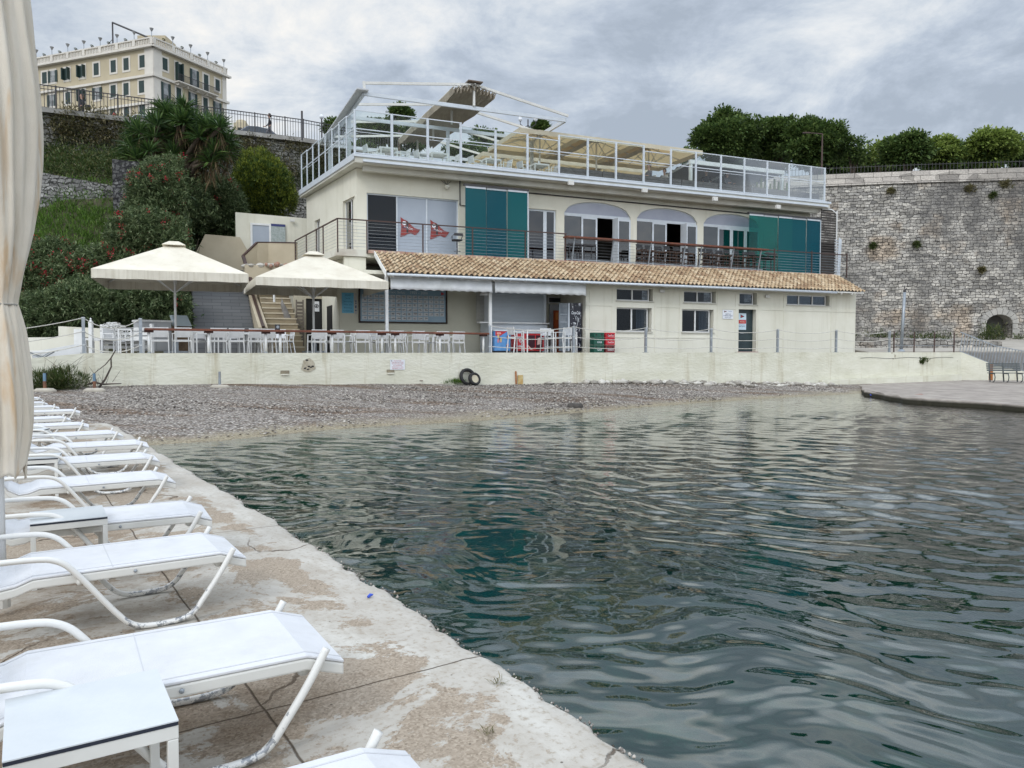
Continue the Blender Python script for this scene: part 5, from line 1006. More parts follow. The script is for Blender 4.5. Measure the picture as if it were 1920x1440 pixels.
for i in range(nc_):
 for j in range(6):
  if j == 0 and i > nc_ - 4: continue
  x = -W_ / 2 + .13 + i * cw; z = .13 + j * rh; gm_.box((x + .02, -.034, z + .02), (x + cw - .02, -.03, z + rh - .02))
  for _ in range(3): a = x + .05 + rnd.random() * cw * .4; c_ = z + .05 + rnd.random() * rh * .3; im.box((a, -.037, c_), (a + rnd.uniform(.05, cw * .4), -.034, c_ + rnd.uniform(.02, rh * .3)))
tag(gm_.build('photo_print', mk('print_pale', (.56, .57, .56), (.42, .44, .46), 2.0, .3), t), None, None); tag(im.build('photo_ink', mk('print_ink', (.24, .25, .25), (.36, .33, .30), 3), t), None, None, kind='stuff')
text_mesh('lettering', '1955 - 2000', .17, mk('sign_pale', (.60, .66, .68)), t, (W_ * .17, -.035, H_ - .19), width=W_ * .2); text_mesh('lettering', 'Ναυταθλητικός Όμιλος', .13, mk('sign_pale', (0, 0, 0)), t, (-W_ * .14, -.035, H_ - .19), width=W_ * .3, shear=.3)
m_ = MB(); m_.slab([(W_ * .43, -.035, H_ - .12), (W_ * .43, -.035, H_ - .27), (W_ * .47, -.035, H_ - .20)], (0, .003, 0)); m_.build('pennant', M['sign_red'], t)
t, W_, H_ = plaque('cyan_notice', 'bright cyan notice board beside the left edge of the framed board', 'notice', uV(641, VR, 570), uV(663, VR, 570), zV(652, 587, VR), zV(652, 549, VR), VR, mk('cyan_board', (.13, .42, .60), (.16, .48, .66), 2, .4), .03)
for k, s_ in enumerate(('SAILING', 'Canoe - Kayak', 'Swimming', 'Water polo', 'Rowing', 'ναοκ')): text_mesh('lettering', s_, .09, mk('cyan_ink', (.04, .18, .30)), t, (0, -.034, H_ * (.88 - .155 * k)), width=W_ * (.5, .4, .75, .7, .65, .8)[k])
t, W_, H_ = plaque('tide_strip', 'narrow pale notice strip between the cyan notice and the framed board', 'notice', uV(665, VR, 570), uV(669, VR, 570), zV(667, 589, VR), zV(667, 550, VR), VR - .002, mk('strip_pale', (.55, .53, .50)), .012)
m_ = MB(); [m_.box((-W_ * .35, -.015, H_ * f), (W_ * .35, -.012, H_ * (f + .05))) for f in (.15, .3, .36, .5, .6)]; m_.build('ink', M['sign_ink'], t)
VK = 32.0; k0, k1 = uV(917, VK, 590), uV(1026, VK, 590); kz0, kz1 = zV(970, 607, VK), zV(970, 549, VK)
kk = MB(); kk.box((k0, VK, TZ), (k1, VK + 1.1, kz0)); kk.box((k0, VK + .1, kz1), (k1, VK + 1.1, 4.9)); kk.box((k0, VK + .1, kz0), (k0 + .1, VK + 1.1, kz1)); kk.box((k1 - .1, VK + .1, kz0), (k1, VK + 1.1, kz1)); ko = kk.build('kiosk_front', mk('kiosk_white', (.66, .70, .74), (.60, .64, .68), 1, .5), B)
sh = MB(); z = kz0 + .05
while z < kz1 - .02: sh.slab([(k0 + .1, VK + .20, z), (k0 + .1, VK + .165, z + .03), (k0 + .1, VK + .20, z + .06), (k0 + .1, VK + .23, z + .03)], (k1 - k0 - .2, 0, 0)); z += .062
sh.build('roller_shutter', mk('shutter_grey', (.60, .64, .68), (.55, .59, .63), 1, .45), B)
sl_ = MB(); sl_.box((k0 - .5, VK - .18, kz0), (k1 + .05, VK + .2, kz0 + .06)); sl_.build('counter_ledge', M['white'], B)
ss_ = MB(); a0, a1 = uV(893, VR - .6, 580), uV(912, VR - .6, 580); z = kz0 + .05
while z < kz1: ss_.box((a0, VR - .6, z), (a1, VR - .57, z + .045)); z += .06
ss_.build('side_shutter', mk('shutter_tan', (.36, .35, .32)), B)
a = uV(1030, VR - .05, 590); b_ = uV(1052, VR - .05, 590); dm = MB(); zdt = zV(1040, 571, VR); dm.box((a, VR - .1, TZ), (b_, VR, zdt)); do = dm.build('door', mk('kiosk_door', (.47, .48, .50), (.42, .43, .45)), B)
tm = MB(); tm.box((a - .1, VR - .08, zdt + .05), (b_ + .12, VR, zdt + .36)); tm.build('transom', M['white'], do); tm = MB(); tm.box((a - .03, VR - .09, zdt + .10), (b_ + .06, VR - .08, zdt + .31)); tm.build('transom_pane', M['black'], do)
tm = MB(); tm.box((a + .05, VR - .16, 2.75), (a + .16, VR - .1, 2.78)); tm.box((a + .05, VR - .13, 2.65), (a + .09, VR - .1, 2.9)); tm.build('handle', M['dark'], do)
# rear wall under the balcony, left of the bay
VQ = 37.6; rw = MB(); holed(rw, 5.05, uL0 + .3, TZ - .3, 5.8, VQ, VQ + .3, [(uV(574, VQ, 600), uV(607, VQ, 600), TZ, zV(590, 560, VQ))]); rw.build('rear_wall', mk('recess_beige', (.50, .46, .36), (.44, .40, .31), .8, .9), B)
u0, u1 = uV(574, VQ, 600), uV(607, VQ, 600); m_ = MB(); m_.box((u0, VQ + .1, TZ), (u1, VQ + .14, zV(590, 560, VQ))); m_.build('door', M['black'], B)
t, W_, H_ = plaque('door_notice', 'white notice with a black round symbol on the dark rear door', 'sign', uV(589, VQ, 575), uV(599, VQ, 575), zV(594, 584, VQ), zV(594, 565, VQ), VQ + .08, M['sign_white'], .01)
m_ = MB(); m_.tube([(W_ * .33 * math.cos(x * math.pi / 8), -.016, H_ * .55 + W_ * .33 * math.sin(x * math.pi / 8)) for x in range(17)], .016, 5, caps=False); m_.slab([(-W_ * .2, -.014, H_ * .5), (0, -.014, H_ * .42), (W_ * .2, -.014, H_ * .55), (.02, -.014, H_ * .68)], (0, .003, 0)); m_.build('symbol', M['dark'], t)
m_ = MB(); u_ = uL0 - .02; m_.box((u_, 34.9, TZ), (u_ + .03, 36.2, 3.9)); m_.build('side_door', M['black'], B)
# upper storey
uw = MB(); um = MB()
arches = [(1058, 1182), (1195, 1306), (1320, 1401 + 55)]
arches = [(1058, 1182), (1194, 1307), (1319, 1425)]
zAd = zV(1070, 397, VU); zsp = zAd + .02
D1 = (uV(688, VU, 410), uV(860, VU, 430), ZF, zV(688, 361, VU)); D2 = (uV(990, VU, 430), uV(1043, VU, 430), ZF, zV(1000, 391, VU))
zA0 = [zV(a + 8, y, VU) for (a, b), y in zip(arches, (397, 410, 420))]; zA0 = [sum(zA0) / 3] * 3; rise = .62
hs = [D1, D2]; 
for (a, b) in arches: hs.append((uV(a, VU, 440), uV(b, VU, 440), ZF, zA0[0] + rise))
holed(uw, UL, UR, ZF, ZL, VU, VU + .3, hs)
for (a, b) in arches:
 u0, u1 = uV(a, VU, 440), uV(b, VU, 440); c = (u0 + u1) / 2; hw = (u1 - u0) / 2; n = 16; z0 = zA0[0]; zt_ = z0 + rise
 for k in range(n):
  x0, x1 = u0 + (u1 - u0) * k / n, u0 + (u1 - u0) * (k + 1) / n; e = lambda x: z0 + rise * math.sqrt(max(0, 1 - ((x - c) / hw) ** 2)) ** 1.0
  uw.slab([(x0, VU, e(x0)), (x1, VU, e(x1)), (x1, VU, zt_), (x0, VU, zt_)], (0, .3, 0))
uw.slab([(UL, VU + .3, ZF), (UL + .3, VU + .3, ZF), (UL + .3, VU + .3, ZL), (UL, VU + .3, ZL)], (0, .5, 0))
sd0, sd1 = (UL, VU), (6.25, 41.5)
def sidept(px, py): return onplane(px, py, b2w(*sd0), (b2w(*sd1) - b2w(*sd0)).xy.normalized())
s_ln = math.hypot(sd1[0] - sd0[0], sd1[1] - sd0[1])
sw = sidept(665, 380)[0], sidept(643, 380)[0]; sdz = sidept(655, 372)[1]
dw = sidept(600, 430)[0], sidept(590, 430)[0]; dwz = sidept(595, 412)[1]
tmp = MB(); holed(tmp, 0, s_ln, ZF, ZL, 0, .3, [(sw[0], sw[1], ZF, sdz), (dw[0], dw[1], ZF, dwz)])
ang = math.atan2(sd1[1] - sd0[1], sd1[0] - sd0[0])
def side(p): c, s_ = math.cos(ang), math.sin(ang); return (sd0[0] + p[0] * c + p[1] * s_, sd0[1] + p[0] * s_ - p[1] * c, p[2])
uw.add([side(p) for p in tmp.v], [f[::-1] for f in tmp.f]); uw.box((6.3, 41.4, ZF), (UR, 41.7, ZL)); uw.box((UR - .3, VU + .3, ZF), (UR, 41.4, ZL))
uwo = uw.build('upper_wall', M['cream'], B)
def side_window(s0, s1, z0, z1, dark):
 t_ = MB(); fr = .06
 for a, b_ in (((s0, z0), (s0 + fr, z1)), ((s1 - fr, z0), (s1, z1)), ((s0, z1 - fr), (s1, z1)), (((s0 + s1) / 2 - fr / 2, z0), ((s0 + s1) / 2 + fr / 2, z1))): t_.box((a[0], .12, a[1]), (b_[0], .18, b_[1]))
 m = MB(); m.add([side(p) for p in t_.v], t_.f); fo = m.build('window', M['white'], B); t_ = MB(); t_.box((s0, .145, z0), (s1, .15, z1)); m = MB(); m.add([side(p) for p in t_.v], t_.f); m.build('pane', gl_dark, fo)
side_window(sw[0], sw[1], ZF, sdz, 1); side_window(dw[0], dw[1], ZF, dwz, 1)
ct = MB(); ct.add([side(p) for p in MB().box((sw[0] + .1, .3, ZF), (sw[0] + (sw[1] - sw[0]) * .45, .32, sdz)).v], MB().box((0, 0, 0), (1, 1, 1)).f); ct.build('curtain', curtain, B)
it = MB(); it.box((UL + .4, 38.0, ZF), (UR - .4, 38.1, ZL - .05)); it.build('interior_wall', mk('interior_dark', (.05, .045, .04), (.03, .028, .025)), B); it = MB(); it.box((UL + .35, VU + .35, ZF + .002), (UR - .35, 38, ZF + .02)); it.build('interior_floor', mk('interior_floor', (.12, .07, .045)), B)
u0, u1, z0, z1 = D1; b1, b2_ = uV(744, VU, 420), uV(800, VU, 420); f = MB(); fr = .06
for a in (u0, b1, b2_, u1 - fr): f.box((a, VU + .08, z0), (a + fr, VU + .16, z1))
f.box((u0, VU + .08, z1 - fr), (u1, VU + .16, z1)); f.box((u0, VU + .08, z0), (u1, VU + .16, z0 + .05)); fo = f.build('sliding_door', M['alu'], B)
g = MB(); g.box((u0 + fr, VU + .12, z0), (b1, VU + .125, z1 - fr)); g.build('pane', gl_dark, fo); g = MB(); g.box((b1 + fr, VU + .12, z0), (b2_, VU + .125, z1 - fr)); g.build('pane', pale, fo); g = MB(); g.box((b2_ + fr, VU + .12, z0), (u1 - fr, VU + .125, z1 - fr)); g.build('pane', pale, fo)
g = MB(); g.box((u0 + fr, VU + .2, z0), (b1, VU + .22, z1 - fr)); g.build('backing', mk('dim_pane', (.085, .10, .12), (.07, .085, .10), 1), fo)
for px, lab in ((752, 'red and black pennant sticker on the left pale door leaf'), (808, 'red and black pennant sticker on the right pale door leaf')):
 a = atV(px, 406 + (px - 752) * .09, VU); b_ = b2w(a[0], VU + .10, a[2] - .9); t = thing('pennant_sticker', lab, 'sticker', tuple(b_), BROT, 'pennant stickers on the glass doors'); s_ = 1.05
 P_ = [(0, .9), (.22, .80), (.48, .74), (.70, .60), (1.0, .44), (1.25, .40), (1.42, .40), (1.30, .28), (1.15, .16), (1.0, .13), (.75, .20), (.5, .16), (.25, .06), (-.02, 0), (.05, .45)]
 m_ = MB(); m_.slab([(x * .62 * s_, -.004, z * .95 * s_) for x, z in P_], (0, .002, 0)); m_.build('flag_field', mk('pennant_red', (.32, .055, .05), (.20, .05, .045), 4), t)
 m_ = MB(); m_.slab([(.44 * .62, -.008, .74), (.58 * .62, -.008, .68), (.58 * .62, -.008, .22), (.44 * .62, -.008, .20)], (0, .002, 0)); m_.build('stripe', M['dark'], t)
 m_ = MB(); m_.slab([(.17 + .1 * math.cos(k * math.pi / 6), -.008, .63 + .09 * math.sin(k * math.pi / 6)) for k in range(12)], (0, .002, 0)); m_.build('disc', M['sign_white'], t)
 m_ = MB(); m_.slab([(.14, -.012, .65), (.14, -.012, .59), (.21, -.012, .62)], (0, .002, 0)); m_.slab([(.1, -.012, .46), (.28, -.012, .44), (.28, -.012, .41), (.1, -.012, .43)], (0, .002, 0)); m_.build('emblem', M['sign_ink'], t)
 text_mesh('lettering', 'NAOK', .13, M['sign_white'], t, (.37, -.009, .42), rot=(math.pi / 2, .25, 0), width=.42)
def leafdoor(u0, u1, z0, z1, v, parent=None, mat=None, fr=.09, rot=0, pivot=None):
 f = MB(); f.box((u0, v, z0), (u0 + fr, v + .05, z1)); f.box((u1 - fr, v, z0), (u1, v + .05, z1)); f.box((u0 + fr, v, z1 - fr), (u1 - fr, v + .05, z1)); f.box((u0 + fr, v, z0), (u1 - fr, v + .05, z0 + .12))
 fo = f.build('door_leaf', M['alu'], parent or B); g = MB(); g.box((u0 + fr, v + .02, z0 + .12), (u1 - fr, v + .026, z1 - fr)); g.build('pane', mat or gl_mirror, fo); return fo
u0, u1, z0, z1 = D2; mid = u0 + (u1 - u0) * .62; blue = glassmat('blue_glass', (.10, .16, .26), 2.2); leafdoor(u0, mid, z0, z1, VU + .08, mat=blue); leafdoor(mid, u1, z0, z1, VU + .08, mat=blue)
lil = mk('arch_film', (.38, .40, .47), (.33, .35, .42), 1, .25)
for i, (a, b) in enumerate(arches):
 u0, u1 = uV(a, VU, 440), uV(b, VU, 440); c = (u0 + u1) / 2; hw = (u1 - u0) / 2; z0 = zA0[0]
 P_ = [(c + (hw - .03) * math.cos(t_), VU + .1, z0 + (rise - .03) * math.sin(t_)) for t_ in [math.pi * k / 20 for k in range(21)]]
 m_ = MB(); m_.slab(P_, (0, .01, 0)); m_.build('arch_pane', lil, B)
 m_ = MB(); m_.box((u0, VU + .07, z0 - .14), (u1, VU + .15, z0)); m_.tube([(p[0], VU + .1, p[2]) for p in P_], .03, 5); m_.build('arch_frame', M['alu'], B)
 w4 = (u1 - u0) / 4; zt_ = z0 - .14
 m_ = MB(); m_.box((u0, VU + .1, ZF), (u0 + w4 + .02, VU + .11, zt_)); m_.build('fixed_pane', gl_mirror, B)
 leafdoor(u0 + w4 + .05, u0 + 2 * w4, ZF, zt_, VU + .07); 
 if i < 2:
  leafdoor(u0 + 3 * w4 + .02, u1, ZF, zt_, VU - .02); mm_ = MB(); mm_.box((u0 + 3 * w4 - .05, VU - .45, ZF), (u0 + 3 * w4, VU + .1, zt_)); mm_.build('folded_leaf', M['alu'], B)
  mm_ = MB(); mm_.box((u0 + 2 * w4 + .1, VU + 1.6, ZF), (u0 + 2 * w4 + .75, VU + 1.65, ZF + 2.2)); mm_.build('inner_door', mk('inner_brown', (.12, .05, .03), (.08, .035, .02)), B)
 else: leafdoor(u0 + 2 * w4 + .02, u0 + 3 * w4, ZF, zt_, VU + .07); leafdoor(u0 + 3 * w4 + .02, u1, ZF, zt_, VU + .07)
 cm = MB(); cm.box((u0 + 3 * w4 + .3, VU + .2, ZF), (u1 - .15, VU + .25, zt_)); cm.build('curtain', curtain, B)
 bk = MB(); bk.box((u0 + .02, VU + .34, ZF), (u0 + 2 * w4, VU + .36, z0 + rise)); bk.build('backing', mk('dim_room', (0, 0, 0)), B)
def screen(label, px0, px1, v, ztpx, n, seed):
 u0, u1 = uV(px0, v, 430), uV(px1, v, 430); zt_ = ztpx; b_ = b2w(u0, v, ZF); t = thing('glass_screen', label, 'glass screen', tuple(b_), BROT, 'green glass wind screens on the balcony'); w_ = (u1 - u0) / n; H = zt_ - ZF
 for k in range(n):
  a = k * w_; m_ = MB(); m_.box((a + .012, -.01 + .03 * (k % 2), .1), (a + w_ - .012, 0 + .03 * (k % 2), H - .1)); p_ = m_.build('pane', gl_green2 if n == 5 and k < 2 else greens[k % 3], t)
  m_ = MB(); m_.box((a + .03, -.03 + .03 * (k % 2), H - .12), (a + w_ - .03, .03 + .03 * (k % 2), H - .03)); m_.build('rail', M['alu'], p_); m_ = MB(); m_.box((a + .03, -.03 + .03 * (k % 2), .03), (a + w_ - .03, .03 + .03 * (k % 2), .11)); m_.build('rail', M['alu'], p_)
 m_ = MB(); m_.box((-.05, -.06, H - .03), (u1 - u0 + .05, .08, H + .05)); m_.build('track', M['dark'], t); m_ = MB(); m_.box((u1 - u0, -.02, 0), (u1 - u0 + .04, .03, H)); m_.build('jamb', M['alu'], t)
screen('tall three-pane green glass screen in the middle of the balcony', 872, 989, VU - 1.15, zV(930, 352, VU - 1.15), 3, 1)
screen('wide green glass screen at the right end of the balcony', 1404, 1538, VU - .95, zV(1470, 405, VU - .95), 5, 2)
# roof slab
rs_m = MB(); BL = (5.95, 41.8); uSL = uV(665, VS, 305)
rs_m.prism([(uSL, VS), (UR + .5, VS), (UR + .5, 42), BL], ZL + .02, ZH); rs_m.box((uSL + .45, VS + .35, ZL - .22), (UR + .1, VS + .6, ZL + .02))
rs_m.build('roof_slab', mk('slab_paint', (.60, .59, .53), (.50, .48, .41), .9, .85, .1, 10), B)
rt_ = MB(); rt_.prism([(uSL - .05, VS - .06), (UR + .55, VS - .06), (UR + .55, VS + .3), (uSL + .1, VS + .3)], ZH + .003, ZH + .11); rt_.prism([(uSL - .05, VS - .06), (uSL + .2, VS + .3), (BL[0] + .2, BL[1]), (BL[0] - .05, BL[1])], ZH - .13, ZH + .12)
rt_.box((uSL + .35, VS - .1, ZL + .06), (UR + .3, VS - .004, ZL + .16)); rt_.build('roof_edge_trim', M['alu'], B)
for px, py in ((1070, 343), (1208, 357), (1340, 373), (1458, 388)):
 a = atV(px, py, VS - .15); m_ = MB(); m_.box((a[0] - .14, VS - .24, a[2] - .1), (a[0] + .14, VS - .105, a[2] + .1)); m_.build('edge_lamp', M['offwhite'], B)
m_ = MB(); zz_ = zV(860, 345, VU); a = uV(862, VU, 350); m_.tube([(a, VU - .03, ZL - .1), (a, VU - .03, zV(862, 385, VU)), (a + .35, VU - .03, zV(862, 385, VU))], .025, 6); m_.tube([(uV(990, VU, 365), VU - .05, zV(990, 362, VU)), (uV(1420, VU, 400), VU - .05, zV(990, 362, VU) - .05)], .03, 6); m_.build('conduit', M['dark'], B)
a = atV(836, 349, VU); t = thing('satellite_lamp', 'small round lamp with wires under the roof slab, left of the green screen', 'lamp', tuple(b2w(a[0], VU, a[2])), BROT); m_ = MB(); m_.lathe([(.1, 0), (.14, -.08), (.06, -.16)], (0, -.18, 0), 10); m_.build('shade', M['cream2'], t); m_ = MB(); [m_.tube([(0, -.18, .02), (x, -.02, .25)], .01, 4) for x in (-.25, -.1, .1, .25)]; m_.build('wire', M['dark'], t)
# == ROOF TERRACE
ZR = ZH + .11
gr = thing('glass_balustrade', 'tall framed glass balustrade around the roof terrace', 'glass railing', (0, 0, 0), BROT)
pxs = [665, 735, 802, 864, 929, 989, 1048, 1102, 1155, 1207, 1258, 1305, 1352, 1396, 1439, 1480, 1521, 1547]
hts = [1, 1, 1, .93, .93, .86, 1, 1, 1, .86, 1, 1, 1, 1, 1, 1, 1]
VG = VS + .02; HT = zV(665, 205, VG) - ZR; uG = [uV(p, VG, 290) for p in pxs]; po = MB(); rl_ = MB()
def pan(a, b, h, idx):
 a = Vector(a); b = Vector(b); d = (b - a).normalized(); a2 = a + d * .05; b2 = b - d * .05; fr = MB(); zt_ = ZR + h; zm = ZR + HT * .575
 for z in (zt_ - .02, zm, ZR + .05): fr.bar((a2.x, a2.y, z), (b2.x, b2.y, z), .035, .04)
 if idx % 3 != 1: fr.bar((a2.x, a2.y, zm - .13), (b2.x, b2.y, zm - .13), .02, .02)
 fr.bar((a2.x, a2.y, ZR + .05), (a2.x, a2.y, zt_ - .02), .02, .02); fr.bar((b2.x, b2.y, ZR + .05), (b2.x, b2.y, zt_ - .02), .02, .02); fo = fr.build('panel_frame', M['alu'], gr); nrm_ = Vector((-d.y, d.x)) * .004; g = MB()
 g.slab([(a2.x, a2.y, ZR + .06), (b2.x, b2.y, ZR + .06), (b2.x, b2.y, zt_ - .02), (a2.x, a2.y, zt_ - .02)], (nrm_.x, nrm_.y, 0)); g.build('pane', gl_clear, fo)
for i in range(len(uG) - 1): pan((uG[i], VG), (uG[i + 1], VG), HT * hts[i], i)
for i, u in enumerate(uG):
 h = HT * max(hts[min(i, len(hts) - 1)], hts[max(i - 1, 0)]); m_ = MB(); m_.box((u - .034, VG - .04, ZR), (u + .034, VG + .04, ZR + h)); m_.build('post', M['alu'], gr)
sidep = [Vector((uG[0], VG)).lerp(Vector((BL[0] + .1, BL[1] - .1)), k / 8) for k in range(9)]
for i in range(8): pan(sidep[i], sidep[i + 1], HT * (1 if i % 2 else .97), i)
for i in range(1, 9): p = sidep[i]; m_ = MB(); m_.box((p.x - .03, p.y - .03, ZR - .1), (p.x + .03, p.y + .03, ZR + HT)); m_.build('post', M['alu'], gr)
# pergola with folded awning
pu0, pu1, pv0, pv1 = atV(682, 170, VS + .25)[0], atV(1060, 230, VS + .25)[0], VS + .25, 42.4; zp = zV(682, 172, pv0)
pg = thing('pergola', 'white steel pergola frame with a folded canvas awning at its ridge', 'pergola', tuple(b2w(0, 0, 0)), BROT); pc_ = (pu0 + pu1) / 2 + .15; zr_ = zp + .95
m_ = MB(); m_.slab([(pu0 - .35, pv0 - .3, zp - .02), (pu0 + .15, pv0 - .3, zp - .02), (pu0 + .15, pv1, zp - .02), (pu0 - .35, pv1, zp - .02)], (0, 0, .06)); m_.build('gutter_plate', mk('plate_grey', (.50, .51, .52), (.46, .47, .48)), pg)
for v in (pv0, pv0 + 3.6, pv1 - .1):
 m_ = MB(); m_.box((pu0, v - .05, zp - .16), (pu1, v + .05, zp)); m_.build('cross_beam', M['alu'], pg)
m_ = MB(); m_.box((pu1 - .05, pv0, zp - .16), (pu1 + .05, pv1, zp + .02)); m_.box((pu0 - .05, pv0, zp - .16), (pu0 + .05, pv1, zp - .03)); m_.build('side_beam', M['alu'], pg)
for v in (pv0 - .1, pv0 + 3.0, pv0 + 6.0, pv1 - .2):
 m_ = MB(); cr_ = M['offwhite']
 m_.bar((pu0 - .05, v, zp + .33), (pc_, v, zr_), .08, .11); m_.bar((pc_, v, zr_), (pu1 + .1, v, zp + .12), .08, .11); m_.bar((pu0 + .02, v, zp), (pu0 - .02, v, zp + .4), .1, .1); m_.bar((pc_, v, zp), (pc_, v, zr_ - .1), .09, .09); m_.build('guide_rail', cr_, pg)
for u, v in ((pu0 + .1, pv0 + 3.6), (pu0 + .1, pv1 - .3), (pc_, pv0 + 3.6), (pc_, pv1 - .3), (pu1 - .1, pv0 + 3.6), (pu1 - .1, pv1 - .3)): m_ = MB(); m_.box((u - .07, v - .07, ZR), (u + .07, v + .07, zp - .16)); m_.build('post', M['alu'], pg)
fw = MB(); n = 26; half = 1.05
V = []; Fs = []
for k in range(n + 1):
 x = -half + 2 * half * k / n; drop = .30 if k % 2 else .03; zt_ = zr_ - abs(x) * .24 - .02
 for v in np.linspace(pv0 - .25, pv1 + .1, 8): V.append((pc_ + x + .02 * math.sin(v * 3), v, zt_ - drop * (1 + .15 * math.sin(v * 2 + k))))
for k in range(n):
 for j in range(7): a = k * 8 + j; Fs.append((a, a + 8, a + 9, a + 1))
fw.add(V, Fs); o = fw.build('folded_canvas', mk('canvas_tan', (.42, .37, .29), (.33, .29, .23), 2, .9), pg); s_ = o.modifiers.new('t', 'SOLIDIFY'); s_.thickness = .01
m_ = MB(); m_.slab([(pc_ - .35, pv0 - .35, zr_ + .05), (pc_ + .35, pv0 - .35, zr_ + .05), (pc_ + .35, pv1, zr_ + .05), (pc_ - .35, pv1, zr_ + .05)], (0, 0, .05)); m_.build('ridge_cover', mk('ridge_brown', (.16, .12, .09)), pg)
for k in range(9):
 x = pc_ + (-1.0 + 2.0 * k / 8); m_ = MB(); zt_ = zr_ - abs(x - pc_) * .24 - .02; m_.bar((x, pv0 - .28, zt_), (x, pv1, zt_), .05, .05); m_.build('batten', M['offwhite'], pg)
# big cream square parasols of the roof terrace
M['canvas'] = mk('canvas_cream', (.62, .56, .43), (.54, .48, .36), 1.6, .9); M['canvas_w'] = mk('canvas_white', (.70, .66, .56), (.60, .56, .47), 1.3, .9)
def canvas_mat():
 m = mk('canvas_roof', (.60, .52, .38), (.54, .46, .33), 1.5, .9); t, n, l, b = nodes(m); tr = n.new('ShaderNodeBsdfTranslucent'); tr.inputs['Color'].default_value = (.80, .69, .50, 1); ms = n.new('ShaderNodeMixShader'); ms.inputs[0].default_value = .6
 l.new(b.outputs[0], ms.inputs[1]); l.new(tr.outputs[0], ms.inputs[2]); l.new(ms.outputs[0], n.get('Material Output').inputs['Surface']); return m
M['canvas_roof'] = canvas_mat()
def canvas_parasol(name, label, group, loc, rotz, half, zrim, zapex, val, mat, frame, cap=True, base=True, sag=.0):
 t = thing(name, label, 'parasol', loc, rotz, group); n = 12; V = []; Fs = []
 cs = [(-half, -half), (half, -half), (half, half), (-half, half)]
 for s_ in range(4):
  a = Vector(cs[s_]); b = Vector(cs[(s_ + 1) % 4]); o = len(V)
  for i in range(7):
   f = i / 6
   for j in range(9):
    g = j / 8; p = a.lerp(b, g) * f; z = zapex + (zrim - zapex) * f - sag * math.sin(math.pi * f) * math.sin(math.pi * g) - (.03 * math.sin(math.pi * g) * 0 if f < 1 else 0); V.append((p.x, p.y, z))
  for i in range(6):
   for j in range(8): q = o + i * 9 + j; Fs.append((q, q + 9, q + 10, q + 1))
 m = MB(); m.add(V, Fs); c = m.build('canopy', mat, t); sd_ = c.modifiers.new('t', 'SOLIDIFY'); sd_.thickness = .006
 m = MB()
 for s_ in range(4):
  a = Vector(cs[s_]); b = Vector(cs[(s_ + 1) % 4]); k = 24; vs = []
  for i in range(k + 1): p = a.lerp(b, i / k); w_ = 1.0 + .004 * math.sin(i * 1.7); vs += [(p.x, p.y, zrim), (p.x * w_, p.y * w_, zrim - val + .008 * math.sin(i * 1.1))]
  m.add(vs, [(2 * i, 2 * i + 1, 2 * i + 3, 2 * i + 2) for i in range(k)])
 v_ = m.build('valance', M['canvas_w'] if mat != M['canvas_roof'] else M['canvas'], t); sd_ = v_.modifiers.new('t', 'SOLIDIFY'); sd_.thickness = .006
 m = MB(); m.tube([(0, 0, 0), (0, 0, zapex - .05)], .045, 10); m.build('pole', frame, t)
 for k in range(8):
  a = math.pi / 4 * k; r_ = half * (1.414 if k % 2 else 1.0) * .97; e = Vector((math.cos(a) * r_, math.sin(a) * r_, zrim - .03)); m = MB(); m.bar((0, 0, zapex - .1), e, .03, .045); m.bar((0, 0, zrim - .55), Vector((0, 0, zapex - .1)).lerp(e, .55), .022, .03); m.build('rib', frame, t)
 if cap: m = MB(); c_ = half * .16; m.slab([(-c_, -c_, zapex - .1), (c_, -c_, zapex - .1), (c_, c_, zapex - .1), (-c_, c_, zapex - .1)], (0, 0, .02)); m.add([(-c_, -c_, zapex - .08), (c_, -c_, zapex - .08), (c_, c_, zapex - .08), (-c_, c_, zapex - .08), (-c_ * .4, -c_ * .4, zapex + .06), (c_ * .4, -c_ * .4, zapex + .06), (c_ * .4, c_ * .4, zapex + .06), (-c_ * .4, c_ * .4, zapex + .06)], [(0, 1, 5, 4), (1, 2, 6, 5), (2, 3, 7, 6), (3, 0, 4, 7), (4, 5, 6, 7)]); m.build('vent_cap', mat, t)
 if base: m = MB(); m.box((-.4, -.4, 0), (.4, .4, .07)); m.box((-.09, -.09, .07), (.09, .09, .4)); m.build('base', M['steel'], t)
 return t
for px, lab, vv in ((1012, 'front-row cream parasol over the roof terrace, the one beside the pergola', 36), (1118, 'middle one of the three front-row cream parasols on the roof', 36), (1216, 'front-row cream parasol on the roof, nearest the dark grey awning', 36), (1012, 'rear-row cream parasol on the roof, beside the pergola', 40.8), (1118, 'middle cream parasol of the rear row on the roof', 40.8), (1216, 'rear-row cream parasol on the roof, nearest the dark grey awning', 40.8)):
 u = uV(px, 36, 300); b_ = b2w(u, vv, ZR); canvas_parasol('roof_parasol', lab, 'cream parasols on the roof terrace', tuple(b_), BROT, 2.05, 2.25, 2.8, .22, M['canvas_roof'], M['offwhite'], True, True)
